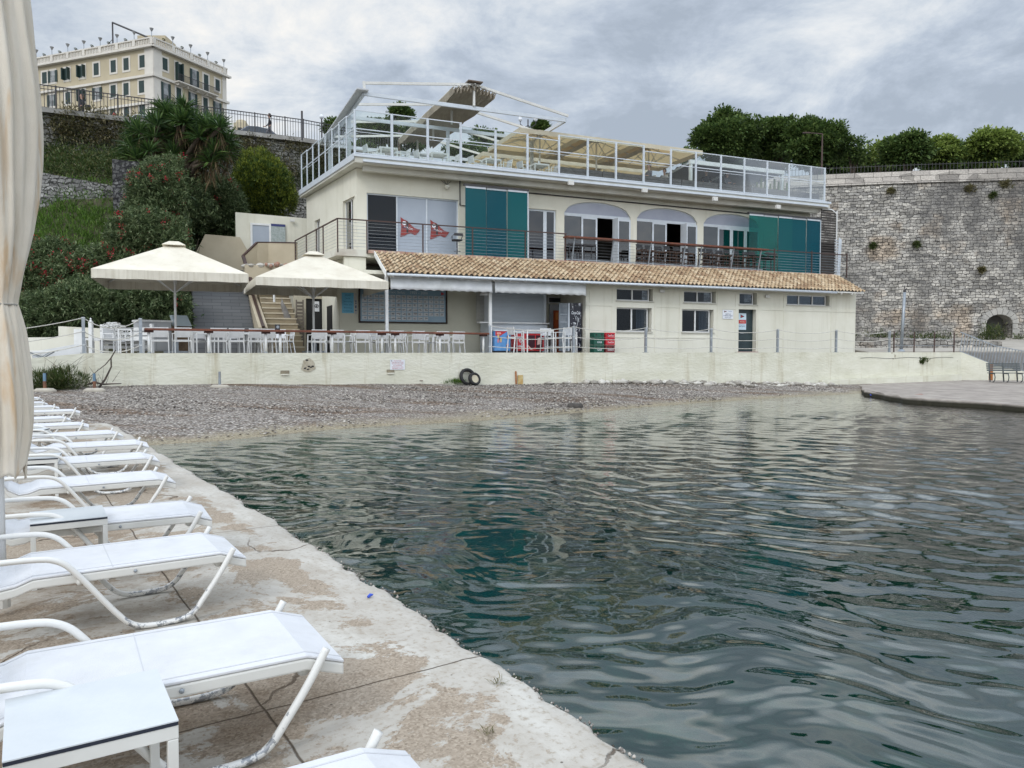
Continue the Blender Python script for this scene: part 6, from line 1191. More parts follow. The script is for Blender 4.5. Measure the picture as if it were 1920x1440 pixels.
# second pergola, grey retractable awning
a0, a1 = uV(1292, 33.8, 320), uV(1466, 33.8, 330); za_ = zV(1466, 322, 33.8); t = thing('grey_pergola', 'white pergola with a dark grey ribbed awning at the right end of the roof', 'pergola', (0, 0, 0), BROT)
m_ = MB(); m_.box((a0, 33.7, za_ - .16), (a1 + .1, 33.85, za_ + .05)); m_.build('front_beam', M['white'], t)
for u, v in ((a0 + .1, 33.8), (a0 + .1, 41), (a1, 33.8), (a1, 41), ((a0 + a1) / 2, 41)): m_ = MB(); m_.box((u - .07, v - .07, ZR), (u + .07, v + .07, za_ - .16)); m_.build('post', M['white'], t)
m_ = MB(); n = 15
for k in range(n):
 v0_, v1_ = 33.9 + k * .49, 33.9 + (k + 1) * .49; zz_ = lambda v: za_ + .02 - (v - 33.9) * .10
 m_.add([(a0, v0_, zz_(v0_)), (a1, v0_, zz_(v0_)), (a1, (v0_ + v1_) / 2, zz_(v0_) - .13), (a0, (v0_ + v1_) / 2, zz_(v0_) - .13), (a1, v1_, zz_(v1_)), (a0, v1_, zz_(v1_))], [(0, 1, 2, 3), (3, 2, 4, 5)])
o = m_.build('awning_fabric', mk('awning_grey', (.20, .20, .21), (.16, .16, .17), 1, .9), t); s_ = o.modifiers.new('t', 'SOLIDIFY'); s_.thickness = .01
for u in (a0 + .05, (a0 + a1) / 2, a1 - .05): m_ = MB(); m_.bar((u, 33.9, za_ - .1), (u, 41.2, za_ - .85), .06, .1); m_.build('guide_rail', M['alu'], t)
# planter row
u = uV(1052, VG + .35, 330); k = 0
while u < 32.8:
 L_ = 2.35; b_ = b2w(u, VG + .4, ZR); t = thing('planter', 'long grey wooden planter box, number %d along the glass from the pergola' % (k + 1), 'planter', tuple(b_), BROT, 'grey planters along the glass balustrade')
 t['label'] = ['grey wooden planter at the left end of the row along the glass', 'second grey planter from the left along the roof glass', 'third grey planter from the left along the roof glass', 'middle grey planter of the roof row, left of the centre', 'middle grey planter of the roof row, right of the centre', 'third grey planter from the right along the roof glass', 'grey planter under the grey awning post', 'grey planter at the right end of the row along the glass'][min(k, 7)]
 m_ = MB(); [m_.box((0, 0, .02 + j * .16), (L_ - .06, .38, .16 + j * .16)) for j in range(3)]; m_.build('box', mk('grey_boards', (.16, .145, .14), (.10, .09, .09), 2, .9, .3, 14, stretch=(1, 6, 6)), t)
 m_ = MB(); m_.box((.03, .03, .3), (L_ - .1, .35, .5)); m_.build('soil', M['bark'], t); u += L_; k += 1
for i, (px, lab) in enumerate(((1413, 'potted agave behind the roof planters, left of the cacti'), (1427, 'potted column cactus behind the roof planters, left one'), (1452, 'potted column cactus behind the roof planters, middle one'), (1468, 'potted column cactus behind the roof planters, right one'))):
 b_ = b2w(uV(px, 34.4, 345), 34.4, ZR); t = thing('cactus', lab, 'plant', tuple(b_), 0, 'cacti on the roof terrace'); m_ = MB(); m_.lathe([(.16, 0), (.22, .4), (.18, .4)], (0, 0, 0), 12); m_.build('pot', M['beige'], t)
 if i: m_ = MB(); [m_.tube([(x, 0, .35), (x * 1.6, 0, .7), (x * 1.7, 0, h)], [.06, .08, .05], 7) for x, h in ((0, 1.35), (-.14, 1.05), (.14, 1.15))]; m_.build('stem', LM['light'], t)
 else: r = np.random.RandomState(4); D = unit(r.normal(0, 1, (40, 3)) * [1, 1, .4] + [0, 0, .7]); V, F_ = leaf_quads(np.tile([[0, 0, .45]], (40, 1)), D, .6, .08, r, .1); fast_mesh('leaf', V, F_, LM['weed'], t)['kind'] = 'stuff'
# furniture prototypes
def arm_chair(name, label, group, mats, high=False):
 """white metal armchair; x across, facing +y (its back is at -y)"""
 t = thing(name, label, 'chair', (0, 0, 0), 0, group); sh_ = .66 if high else .44; hw = .24; fm, sm = mats; top = sh_ + .40
 m = MB(); m.box((-hw, -.20, sh_ - .03), (hw, .23, sh_)); m.build('seat', sm, t)
 m = MB(); m.slab([(-hw + .01, -.22, sh_ + .08), (hw - .01, -.22, sh_ + .08), (hw - .01, -.27, top), (-hw + .01, -.27, top)], (0, .02, 0)); m.build('backrest', sm, t)
 for sx_ in (-1, 1):
  m = MB(); m.bar((sx_ * (hw + .02), .24, 0), (sx_ * (hw + .01), .22, sh_ + .2), .03, .035); m.build('leg', fm, t)
  m = MB(); m.bar((sx_ * (hw + .02), -.27, 0), (sx_ * (hw + .01), -.20, sh_), .03, .035); m.bar((sx_ * (hw + .01), -.20, sh_), (sx_ * (hw + .005), -.27, top), .028, .03); m.build('leg', fm, t)
  m = MB(); m.bar((sx_ * (hw + .01), -.24, sh_ + .21), (sx_ * (hw + .01), .24, sh_ + .21), .04, .025); m.build('armrest', fm, t)
 m = MB(); m.bar((-hw, .22, sh_ - .05), (hw, .22, sh_ - .05), .03, .035); m.bar((-hw, -.21, sh_ - .05), (hw, -.21, sh_ - .05), .03, .035)
 if high: m.bar((-hw, .235, .25), (hw, .235, .25), .025, .03); m.bar((-hw, -.25, .2), (hw, -.25, .2), .025, .03)
 m.build('seat_frame', fm, t); return t
def sq_table(name, label, group, w_, d_, h, mt, mf, cat='table'):
 t = thing(name, label, cat, (0, 0, 0), 0, group); m = MB(); m.box((-w_ / 2, -d_ / 2, h - .02), (w_ / 2, d_ / 2, h)); m.build('tabletop', mt, t)
 m = MB(); i = .025
 for a, b in (((-w_ / 2 + i, -d_ / 2 + i), (w_ / 2 - i, -d_ / 2 + i)), ((-w_ / 2 + i, d_ / 2 - i), (w_ / 2 - i, d_ / 2 - i)), ((-w_ / 2 + i, -d_ / 2 + i), (-w_ / 2 + i, d_ / 2 - i)), ((w_ / 2 - i, -d_ / 2 + i), (w_ / 2 - i, d_ / 2 - i))): m.bar((a[0], a[1], h - .045), (b[0], b[1], h - .045), .04, .045)
 m.build('apron', mf, t)
 for sx_ in (-1, 1):
  for sy_ in (-1, 1): m = MB(); x, y = sx_ * (w_ / 2 - i), sy_ * (d_ / 2 - i); m.box((x - .02, y - .02, 0), (x + .02, y + .02, h - .068)); m.build('leg', mf, t)
 return t
mesh_w = mk('chair_mesh', (.60, .61, .62), (.50, .51, .52), 8, .7); wf = M['white']
chair0 = arm_chair('armchair', '', 'white armchairs on the roof terrace', (wf, mesh_w)); table0 = sq_table('dining_table', '', 'white tables on the roof terrace', .8, .8, .74, wf, wf)
used = {'c': False, 't': False}
def put(proto, key, loc, rz, label, group=None):
 if not used.get(key): used[key] = True; o = proto; o.location = loc; o.rotation_euler.z = rz; o['label'] = label
 else: o = copy_tree(proto, loc, rz, label)
 if group: o['group'] = group
 return o
tabs = [(726, 'leftmost white table on the roof terrace'), (820, 'second white table from the left on the roof terrace'), (920, 'third white table from the left on the roof terrace'), (1010, 'white table on the roof nearest the cream parasols')]
for i, (px, lab) in enumerate(tabs):
 u = uV(px, 34.6, 310); put(table0, 't', tuple(b2w(u, 34.6, ZR)), BROT, lab)
 nm = ['leftmost', 'second', 'third', 'rightmost'][i]
 put(chair0, 'c', tuple(b2w(u - .75, 34.6 + .1, ZR)), BROT - R(80), 'white armchair left of the %s roof table, facing right' % nm); put(chair0, 'c', tuple(b2w(u + .75, 34.6, ZR)), BROT + R(95), 'white armchair right of the %s roof table, facing left' % nm)
 put(chair0, 'c', tuple(b2w(u - .1, 35.5, ZR)), BROT + R(175), 'white armchair behind the %s roof table, facing the sea' % nm)
 u2 = u + .9; v2 = 38.0; put(table0, 't', tuple(b2w(u2, v2, ZR)), BROT, 'white table in the back row, behind the %s front table' % nm); put(chair0, 'c', tuple(b2w(u2 - .75, v2, ZR)), BROT - R(95), 'white armchair at the left of the back-row table behind the %s one' % nm); put(chair0, 'c', tuple(b2w(u2 + .75, v2, ZR)), BROT + R(88), 'white armchair at the right of the back-row table behind the %s one' % nm)
for i, (px, lab) in enumerate(tabs): # little glass on each table
 b_ = b2w(uV(px, 34.6, 310), 34.6, ZR + .74); t = thing('table_vase', 'small clear vase on the ' + lab[0:].replace('white table', 'table'), 'vase', tuple(b_), 0, 'vases on the roof tables'); m_ = MB(); m_.lathe([(.04, 0), (.045, .1), (.03, .16), (.04, .2)], (0, 0, 0), 10); m_.build('glass', M['sign_white'], t)
def lamp_at(label, px, py, Y, base_z, double=False, arm=None):
 c = atY(px, py, Y); t = thing('street_lamp', label, 'street lamp', (c.x, Y, base_z), 0, 'street lamps'); h = c.z - base_z; m_ = MB(); m_.tube([(0, 0, -.3), (0, 0, h)], [.09, .05], 8); m_.build('pole', M['dark'] if not arm else M['brown'], t)
 if double:
  for s_ in (-1, 1): m_ = MB(); m_.tube([(0, 0, h - .5), (s_ * .3, 0, h - .65), (s_ * .65, 0, h - .4), (s_ * .65, 0, h - .15)], .035, 6); a_ = m_.build('arm', M['dark'], t); m_ = MB(); m_.lathe([(.09, 0), (.17, .12), (.14, .35), (.03, .42)], (s_ * .65, 0, h - .15), 10); m_.build('lantern', M['sign_white'], a_)
 if arm: m_ = MB(); m_.bar((0, 0, h), (-arm, 0, h + .08), .07, .05); m_.bar((-arm, 0, h + .08), (-arm - .5, 0, h + .09), .22, .07); m_.build('arm', M['brown'], t)
lamp_at('black double-arm street lamp behind the pergola', 990, 224, 66, 14.6, True)
lamp_at('tall street lamp with a flat sideways arm among the park trees', 1542, 251, 60.5, 14.6, False, 1.0)
c = atY(566, 208, 51.3); t = thing('street_pole', 'thin dark pole standing at the street railing beside the building', 'pole', (c.x, 51.3, 15.7)); m_ = MB(); m_.tube([(0, 0, 0), (0, 0, c.z - 15.7)], .05, 8); m_.build('shaft', M['dark'], t)
m_ = MB(); m_.box((-.06, -.02, c.z - 15.7 - .5), (.06, .02, c.z - 15.7)); m_.build('plate', M['dark'], t)
c = atY(603, 219, 54); t = thing('globe_lamp', 'white globe lamp on a pole left of the pergola', 'street lamp', (c.x, 54, 14.8)); m_ = MB(); m_.tube([(0, 0, 0), (0, 0, c.z - 14.8)], .05, 8); m_.build('pole', M['dark'], t); m_ = MB(); m_.sphere((0, 0, c.z - 14.8), .16); m_.build('globe', M['sign_white'], t, smooth=True)
# == BALCONY
zrl = zV(900, 429, VB) ; zb_ = ZF
br = thing('balcony_railing', 'brown steel cable railing along the balcony edge', 'railing', (0, 0, 0), BROT)
uc = uV(633, VB, 440); cl = (5.35, 39.3); uE = uV(1588, VB, 500); ph_ = 1.22
m_ = MB(); m_.bar((uc, VB, ZF + ph_), (uV(1062, VB, 440), VB, ZF + ph_), .05, .05); m_.bar((uc, VB, ZF + ph_), (cl[0], cl[1], ZF + ph_), .05, .05); m_.build('handrail', M['brown'], br); m_ = MB(); m_.bar((uV(1434, VB, 470), VB, ZF + 1.1), (uE, VB, ZF + 1.1), .05, .05); m_.build('handrail', M['brown'], br)
pp_ = [(uV(p, VB, 450), VB) for p in (688, 793, 886, 985, 1060)] + [(uV(p, VB, 480), VB) for p in (1452, 1522, 1588)] + [(uc, VB)] + [tuple(Vector((uc, VB)).lerp(Vector(cl), f)) for f in (.3, .45, .7, 1)]
for p in pp_: m_ = MB(); m_.box((p[0] - .025, p[1] - .025, ZF - .15), (p[0] + .025, p[1] + .025, ZF + ph_ - .02)); m_.build('post', M['brown'], br)
m_ = MB()
for k in range(8): z = ZF + .12 + k * .14; m_.tube([(uc, VB, z), (uE, VB, z)], .007, 4); m_.tube([(uc, VB, z), (cl[0], cl[1], z)], .007, 4)
m_.build('cables', M['steel'], br)
c0, c1 = uV(1058, VB, 440), uV(1434, VB, 468); bc = thing('bar_counter', 'long varnished wooden bar counter on slanted posts along the balcony', 'bar counter', tuple(b2w(c0, VB, ZF)), BROT); w_ = c1 - c0; zc2 = zV(1250, 455, VB - .15) - ZF
m_ = MB(); m_.box((0, -.32, zc2 - .07), (w_, .12, zc2)); m_.build('counter_top', M['wood'], bc)
for px in (1072, 1145, 1215, 1279, 1310, 1370, 1421):
 x = uV(px, VB, 460) - c0; m_ = MB(); m_.bar((x, .0, -.12), (x + .03, -.22, zc2 - .07), .05, .05); m_.build('post', M['steel'], bc)
m_ = MB(); m_.box((.1, .02, .04), (w_ - .1, .06, .08)); m_.build('foot_rail', M['steel'], bc)
def bar_stool(label, dark=False):
 t = thing('bar_stool', label, 'bar stool', (0, 0, 0), 0, 'wooden bar stools on the balcony'); wd = mk('stool_wood', (.085, .04, .022), (.05, .025, .015), 6, .5); bk = mk('stool_black', (.02, .02, .022))
 for x, y in ((-.19, -.19), (.19, -.19), (.19, .19), (-.19, .19)): m = MB(); m.bar((x * 1.15, y * 1.15, 0), (x, y, .72), .04, .04); m.build('leg', wd, t)
 m = MB(); m.box((-.21, -.21, .72), (.21, .21, .79)); m.build('seat', bk if dark else wd, t); m = MB(); m.slab([(-.2, -.2, .88), (.2, -.2, .88), (.2, -.26, 1.08), (-.2, -.26, 1.08)], (0, .03, 0)); m.build('backrest', bk, t)
 m = MB(); m.bar((-.19, -.2, .79), (-.19, -.23, .9), .03, .03); m.bar((.19, -.2, .79), (.19, -.23, .9), .03, .03); m.build('back_frame', wd, t)
 m = MB()
 for z in (.25, .48):
  for a, b in (((-.21, -.21), (.21, -.21)), ((.21, -.21), (.21, .21)), ((.21, .21), (-.21, .21)), ((-.21, .21), (-.21, -.21))): m.bar((a[0], a[1], z), (b[0], b[1], z), .025, .03)
 m.build('stretcher', wd, t); return t
st0 = bar_stool('x'); sl = [(1204, 'wooden bar stool at the left end of the stool row, near the middle arch'), (1220, 'bar stool second from the left, black backrest above the counter'), (1238, 'bar stool third from the left, under the middle arch'), (1256, 'bar stool in the open doorway of the middle arch, left one'), (1272, 'bar stool in the open doorway of the middle arch, right one'), (1290, 'darkest bar stool just right of the middle arch doorway'), (1320, 'bar stool with black back just left of the right arch'), (1336, 'bar stool with black back under the left side of the right arch'), (1352, 'bar stool in front of the closed leaves of the right arch, left one'), (1368, 'bar stool in front of the closed leaves of the right arch, middle one'), (1384, 'bar stool in front of the closed leaves of the right arch, right one'), (1402, 'bar stool in front of the edge of the wide green screen'), (1414, 'last wooden bar stool at the right end of the counter')]
for i, (px, lab) in enumerate(sl):
 v = VB + .55 + .12 * (i % 3); put(st0, 's', tuple(b2w(uV(px, v, 480), v, ZF)), BROT + R(180) * 1 + R(rnd.uniform(-12, 12)), lab)
def pedestal_stool(label, px, v):
 b_ = b2w(uV(px, v, 460), v, ZF); t = thing('pedestal_stool', label, 'bar stool', tuple(b_), BROT, 'black pedestal stools'); m = MB(); m.lathe([(.2, 0), (.2, .02), (.03, .05)], (0, 0, 0), 14); m.build('base', M['dark'], t); m = MB(); m.tube([(0, 0, .04), (0, 0, .72)], .028, 8); m.tube([(.15 * math.cos(k * .524), .15 * math.sin(k * .524), .26) for k in range(13)], .012, 5, caps=False); m.build('column', M['dark'], t)
 m = MB(); m.box((-.2, -.19, .72), (.2, .19, .80)); m.build('seat', mk('stool_black', (.02, .02, .02)), t, bevel=.03); m = MB(); m.tube([(-.2, .1, .76), (-.24, 0, .92), (-.22, -.2, .98), (.22, -.2, .98), (.24, 0, .92), (.2, .1, .76)], .02, 6); m.box((-.2, -.21, .93), (.2, -.17, 1.05)); m.build('backrest', M['dark'], t)
pedestal_stool('black pedestal stool left of the tall green screen', 857, VB + .9); pedestal_stool('black pedestal stool at the right end of the counter, before the green glass, left one', 1436, VB + .6); pedestal_stool('black pedestal stool before the green glass, right one', 1446, VB + .8)
for i, (px, lab) in enumerate(((1075, 'low black table in front of the left fixed pane of the first arch'), (1102, 'low black table in front of the second leaf of the first arch'))):
 b_ = b2w(uV(px, VU - .5, 480), VU - .5, ZF); t = sq_table('high_table', lab, 'black high tables on the balcony', .7, .5, 1.0, M['dark'], M['dark']); t.location = b_; t.rotation_euler.z = BROT
# louvred screen and stair at the right end
lv = thing('louvre_screen', 'dark slatted screen with white rails at the right end of the balcony', 'louvre screen', (0, 0, 0), BROT); l0, l1 = uV(1541, VB + .5, 450), uV(1581, VB + .2, 450)
m_ = MB(); z = ZF + .05
while z < ZF + 3.7: m_.box((UR + .05, VB + 1.2, z), (UR + 1.15, VB + 1.26, z + .09)); z += .14
m_.build('slats', mk('slat_dark', (.07, .06, .055), (.04, .035, .03)), lv)
m_ = MB(); m_.box((UR + 1.15, VB + 1.15, ZF), (UR + 1.2, VB + 1.3, ZF + 3.75)); m_.tube([(UR + .1, VB + 1.2, ZF + 3.8), (UR + .8, VB + 1.2, ZF + 3.8), (UR + 1.17, VB + 1.2, ZF + 3.6)], .04, 6); m_.build('frame', M['white'], lv)
m_ = MB(); 
for k in range(13): z = ZF + .05 + k * .155; m_.bar((UR + .0, VB + .15, z), (UR + 1.35, VB + 1.1, z + .12), .02, .05)
m_.build('rails', M['alu'], lv); m_ = MB()
for f in (.62, .78, 1.0): m_.bar((UR + 1.35 * f, VB + .15 + .95 * f, ZF - .1), (UR + 1.35 * f + .1, VB + .15 + .95 * f, ZF + 2.15), .05, .05)
m_.build('uprights', M['alu'], lv); m_ = MB(); m_.box((UR + .02, VB + 1.35, ZF - .1), (UR + 1.3, VB + 1.4, ZF + 2.0)); m_.build('dark_panel', M['black'], lv)
# == STAIRS AND WALLS LEFT OF THE BUILDING
def steps(name, label, u0, u1, v0, v1, z0, z1, n, mat, wide=0.0):
 t = thing(name, label, 'stairs', tuple(b2w((u0 + u1) / 2, v0, z0)), BROT); m = MB(); nz_ = MB(); ru = (v1 - v0) / n; rz = (z1 - z0) / n; x = (u1 - u0) / 2
 for k in range(n): m.box((-x, k * ru, -.3 if k < 2 else (k - 2) * rz), (x, (k + 1) * ru + (.02 if k < n - 1 else .6), (k + 1) * rz - .003 * (k % 2)))
 m.build('treads', mat, t)
 if wide:
  for k in range(n): nz_.box((-x - .01, k * ru - .03, (k + 1) * rz - .06), (x + .01, k * ru + .1, (k + 1) * rz + .004))
  nz_.build('step_edge_shading', mk('step_edge_shading', (.60, .53, .40), (.52, .45, .33), 2), t)  # paler edges on darker risers stand in for shading under even light
 return t
def tilemat():
 m = bpy.data.materials.new('grey_slate'); t, n, l, b = nodes(m); b.inputs['Roughness'].default_value = .8; src = n.new('ShaderNodeTexCoord').outputs['Object']; sp = n.new('ShaderNodeSeparateXYZ'); l.new(src, sp.inputs[0]); cb = n.new('ShaderNodeCombineXYZ'); l.new(sp.outputs[0], cb.inputs[0]); l.new(sp.outputs[2], cb.inputs[1])
 br_ = n.new('ShaderNodeTexBrick'); l.new(cb.outputs[0], br_.inputs['Vector']); br_.inputs['Scale'].default_value = 1; br_.inputs['Brick Width'].default_value = .82; br_.inputs['Row Height'].default_value = .168; br_.inputs['Mortar Size'].default_value = .006
 br_.inputs['Color1'].default_value = (.17, .175, .18, 1); br_.inputs['Color2'].default_value = (.14, .145, .15, 1); br_.inputs['Mortar'].default_value = (.04, .04, .04, 1); l.new(br_.outputs['Color'], b.inputs['Base Color']); return m
steps('grey_stairs', 'wide grey slate stairs climbing behind the left patio umbrella', .62, 3.15, 35.2, 42.4, TZ, 6.0, 25, tilemat())
steps('beige_stairs', 'narrow beige stone steps left of the rear door', 3.6, 5.0, 34.2, 40.5, TZ, 5.2, 13, mk('beige_steps', (.36, .30, .20), (.27, .22, .15), 1.6, .9, .3, 9), 1)
pw = thing('stair_parapet', 'beige parapet wall with brown capping between the two stairs', 'parapet', (0, 0, 0), BROT)
m = MB(); m.slab([(3.17, 34.8, TZ), (3.17, 40.4, TZ), (3.17, 40.4, 4.8), (3.17, 34.8, 2.86)], (.38, 0, 0)); m.build('wall', M['beige'], pw)
m = MB()
for a, b in (((34.75, 2.88), (40.4, 4.84)),): m.bar((3.36, a[0], a[1]), (3.36, b[0], b[1]), .12, .07)
m.build('cap', M['brown'], pw)
def PP(px, py, v): a = atV(px, py, v); return (a[0], v, a[2])
p1, p2, p3, p4 = PP(456, 480, 39.5), PP(482, 455, 40.0), PP(503, 455, 40.2), PP(557, 456, 39.3)
m = MB()
for a, b in ((p1, p2), (p2, p3), (p3, p4)): m.slab([(a[0], a[1], 4.6), (b[0], b[1], 4.6), b, a], (.05, .22, 0))
m.build('wall', M['beige'], pw); m = MB(); a = PP(477, 545, 37.6)
for q0, q1 in ((a, p1), (p1, p2), (p2, p3), (p3, p4)): m.bar((q0[0], q0[1] + .08, q0[2] + .02), (q1[0], q1[1] + .08, q1[2] + .02), .16, .06)
m.build('cap', M['brown'], pw)
m = MB(); q = [PP(362, 500, 42.5), PP(462, 500, 42.5)]; zt_ = zV(420, 443, 42.5); m.slab([(q[0][0], 42.5, 1.5), (q[1][0] + .2, 42.5, 1.5), (q[1][0] + .2, 42.5, zt_ - .9), (uV(450, 42.5, 450), 42.5, zt_), (uV(385, 42.5, 450), 42.5, zt_ + .05), (q[0][0], 42.5, zt_ - 1.2)], (0, .5, 0))
tag(m.build('landing_wall', M['beige'], None, rotz=BROT), 'beige wall with chamfered corners at the head of the grey stairs', 'wall')
m = MB(); zt0, zt1 = zV(445, 398, 43.2), zV(580, 410, 43.2); ua, ub = uV(442, 43.2, 430), uV(590, 43.2, 430); m.slab([(ua, 43.2, 4), (ub, 43.2, 4), (ub, 43.2, zt1), (ua, 43.2, zt0)], (0, .3, 0))
tag(m.build('display_wall', M['cream'], None, rotz=BROT), 'small cream wall carrying the display case above the stairs', 'wall')
v = 43.1; a0 = atV(470, 462, v); a1 = atV(508, 420, v); t = thing('display_case', 'white framed glass display case on the small cream wall', 'display case', tuple(b2w(a0[0], v, a0[2])), BROT); W_ = a1[0] - a0[0]; H_ = a1[2] - a0[2]
m = MB(); m.box((0, -.02, 0), (.1, .1, H_)); m.box((W_ - .1, -.02, 0), (W_, .1, H_)); m.box((.1, -.02, 0), (W_ - .1, .1, .1)); m.box((.1, -.02, H_ - .1), (W_ - .1, .1, H_)); m.build('frame', M['white'], t); m = MB(); m.box((.1, .02, .1), (W_ - .1, .03, H_ - .1)); m.build('pane', pale, t)
a0 = atV(508, 454, v); a1 = atV(535, 421, v); t = thing('map_board', 'pale map board with a blue header beside the display case', 'map', tuple(b2w(a0[0], v, a0[2])), BROT); W_ = a1[0] - a0[0]; H_ = a1[2] - a0[2]
m = MB(); m.box((0, 0, 0), (W_, .06, H_)); m.build('board', mk('map_paper', (.42, .46, .46), (.28, .33, .30), 9, .5), t); m = MB(); m.box((0, -.01, H_ * .87), (W_, -.004, H_)); m.build('header', mk('map_header', (.05, .06, .18)), t)
a = PP(548, 414, 43.1); t = thing('wall_box', 'small cream junction box on the wall above the map board', 'box', tuple(b2w(*a)), BROT); m = MB(); m.box((-.12, -.1, -.06), (.12, 0, .06)); m.build('housing', M['offwhite'], t, bevel=.01)
a = PP(520, 500, 38.6); t = thing('stone_bed', 'pale rock rim with terracotta stones beside the beige steps', 'rocks', tuple(b2w(a[0], a[1], a[2])), BROT); m = MB()
for k in range(26): x = rnd.uniform(-1.5, 1.2); m.sphere((x, rnd.uniform(-.3, .3), .05 + abs(x) * -.05), rnd.uniform(.1, .2), 6, 4, 0, (1.2, 1, .7))
m.build('pale_rocks', M['rock'], t); m = MB(); [m.sphere((rnd.uniform(-.6, .5), -.35, rnd.uniform(-.05, .15)), rnd.uniform(.08, .14), 6, 4) for _ in range(9)]; m.build('terracotta_stones', mk('terracotta', (.40, .20, .13), (.30, .22, .18), 4), t); m = MB(); m.box((-1.5, -.25, -.9), (1.2, .35, 0)); m.build('bed_wall', M['beige'], t)
a = PP(620, 494, 36.8); t = thing('ceiling_lamp', 'round beige lamp under the balcony soffit', 'lamp', tuple(b2w(a[0], a[1], ZF - .32)), 0); m = MB(); m.lathe([(.26, .04), (.24, -.1), (.08, -.16)], (0, 0, 0), 14); m.build('shade', M['beige'], t)
u = uV(534, 36.9, 590); b_ = b2w(u, 36.9, TZ); t = thing('folded_parasol', 'closed grey parasol leaning against the rear wall', 'parasol', tuple(b_), BROT + 0); m = MB(); m.tube([(.62, 0, .55), (.45, .07, .85), (.25, .16, 1.3), (.08, .25, 1.8), (-.05, .32, 2.2), (-.1, .35, 2.4)], [.10, .13, .17, .15, .10, .02], 9); m.build('canopy', mk('parasol_grey', (.25, .23, .21), (.16, .15, .14), 4, .9), t); m = MB(); m.tube([(.8, 0, 0), (-.1, .36, 2.5)], .02, 6); m.build('pole', M['steel'], t)
u0, u1 = uV(555, 37.2, 600), uV(570, 37.2, 600); b_ = b2w((u0 + u1) / 2, 37.2, TZ); W_ = u1 - u0; t = thing('slatted_panel', 'tall narrow grey-brown slatted panel leaning by the dark rear door', 'panel', tuple(b_), BROT); m = MB(); H_ = zV(562, 562, 37.2) - TZ  # slatted wooden shutter panel leaning beside the door
m.box((-W_ / 2, 0, 0), (-W_ / 2 + .06, .06, H_)); m.box((W_ / 2 - .06, 0, 0), (W_ / 2, .06, H_)); [m.box((-W_ / 2 + .06, .01, .04 + k * .16), (W_ / 2 - .06, .05, .14 + k * .16)) for k in range(int(H_ / .16))]; m.build('slats', mk('slat_brown', (.20, .17, .14), (.13, .11, .09)), t)
a = PP(514, 556, 36.5); t = thing('wall_tube_light', 'white tube lamp on the wall above the beige steps', 'lamp', tuple(b2w(*a)), BROT); m = MB(); m.tube([(0, 0, -.25), (0, 0, .2)], .05, 8); m.build('tube', M['white'], t); m = MB(); m.bar((0, 0, 0), (0, .8, 0), .03, .03); m.build('bracket', M['steel'], t)
# == TERRACE EDGE: posts, ropes, counter
def edge_pt(px, back=0.0, z=TZ):
 """point on the quay edge seen at px"""
 P_ = [Vector(p) for p in (A1, A2, A3, A4, kr)]; d = ray(px, 640); best = None
 for a, b in zip(P_[:-1], P_[1:]):
  e = b - a; den = d.x * e.y - d.y * e.x; t_ = (a.x * e.y - a.y * e.x) / den; s_ = (a.x * d.y - a.y * d.x) / den
  if -1e-6 <= s_ <= 1 + 1e-6 and t_ > 0: q = a + e * s_; n_ = Vector((-e.y, e.x)).normalized(); q = q + n_ * back; best = (q.x, q.y, z), math.atan2(e.y, e.x)
 return best
pr = thing('edge_post', '', 'post', (0, 0, 0), 0, 'steel posts carrying the rope along the quay edge')
m = MB(); m.box((-.045, -.045, 0), (.045, .045, 1.1)); m.build('shaft', M['steel'], pr); m = MB(); m.box((-.1, -.08, -.005), (.1, .08, .015)); m.build('foot_plate', M['steel'], pr); m = MB()
for z in (.25, .66, 1.07): m.tube([(.05 * math.cos(k * math.pi / 3), .05 * math.sin(k * math.pi / 3), z) for k in range(7)], .012, 4, caps=False)
m.build('eyelets', M['white'], pr)
posts = [(157, 'steel rope post at the top of the sloping path'), (265, 'steel rope post left of the wooden counter'), (921, 'steel rope post at the right end of the wooden counter'), (1079, 'steel rope post in front of the dark drinks fridge'), (1215, 'steel rope post in front of the left lower window'), (1338, 'steel rope post in front of the second lower window'), (1463, 'steel rope post between the dark door and the long narrow window'), (1573, 'steel rope post near the right corner of the building'), (1673, 'last steel rope post, right of the building')]
pl_pts = []
for px, lab in posts: q, an = edge_pt(px, .18); put(pr, 'p', q, an, lab); pl_pts.append(Vector(q))
rope_m = mk('rope', (.60, .58, .53), (.45, .43, .38), 9, .9)
def rope(label, a, b, sag, group='ropes strung between the quay posts'):
 t = thing('rope', label, 'rope', tuple(a), 0, group); 
 m = MB(); d = b - a; m.tube([d * (k / 10) - Vector((0, 0, 4 * sag * (k / 10) * (1 - k / 10))) for k in range(11)], .014, 5); m.build('strand', rope_m, t)
nm = ['in the gap left of the counter', None, 'before the drinks freezers', 'before the green and red crates', 'below the two left windows', 'before the dark door', 'before the right end of the building', 'right of the building corner']
for j, (z, lv_) in enumerate(((1.07, 'top'), (.66, 'middle'), (.25, 'bottom'))):
 rope('%s white rope along the sloping path at far left' % lv_, pl_pts[0] + Vector((0, 0, z)), Vector((-17.0, 21.0, TZ - .35 + z * .9)), .22)
 for i in range(len(pl_pts) - 1):
  if nm[i] is None: continue
  rope('%s white rope %s' % (lv_, nm[i]), pl_pts[i] + Vector((0, 0, z)), pl_pts[i + 1] + Vector((0, 0, z)), (.30 if i == 0 else .16) - .04 * j)
qa, an = edge_pt(272, .25); qb, _ = edge_pt(920, .25); qa = Vector(qa); qb = Vector(qb); Lc = (qb - qa).length; an = math.atan2(qb.y - qa.y, qb.x - qa.x)
bc = thing('terrace_counter', 'long low varnished wooden counter on white legs along the quay edge', 'counter', tuple(qa), an); segs = [(0, .245), (.245, .56), (.56, 1)]
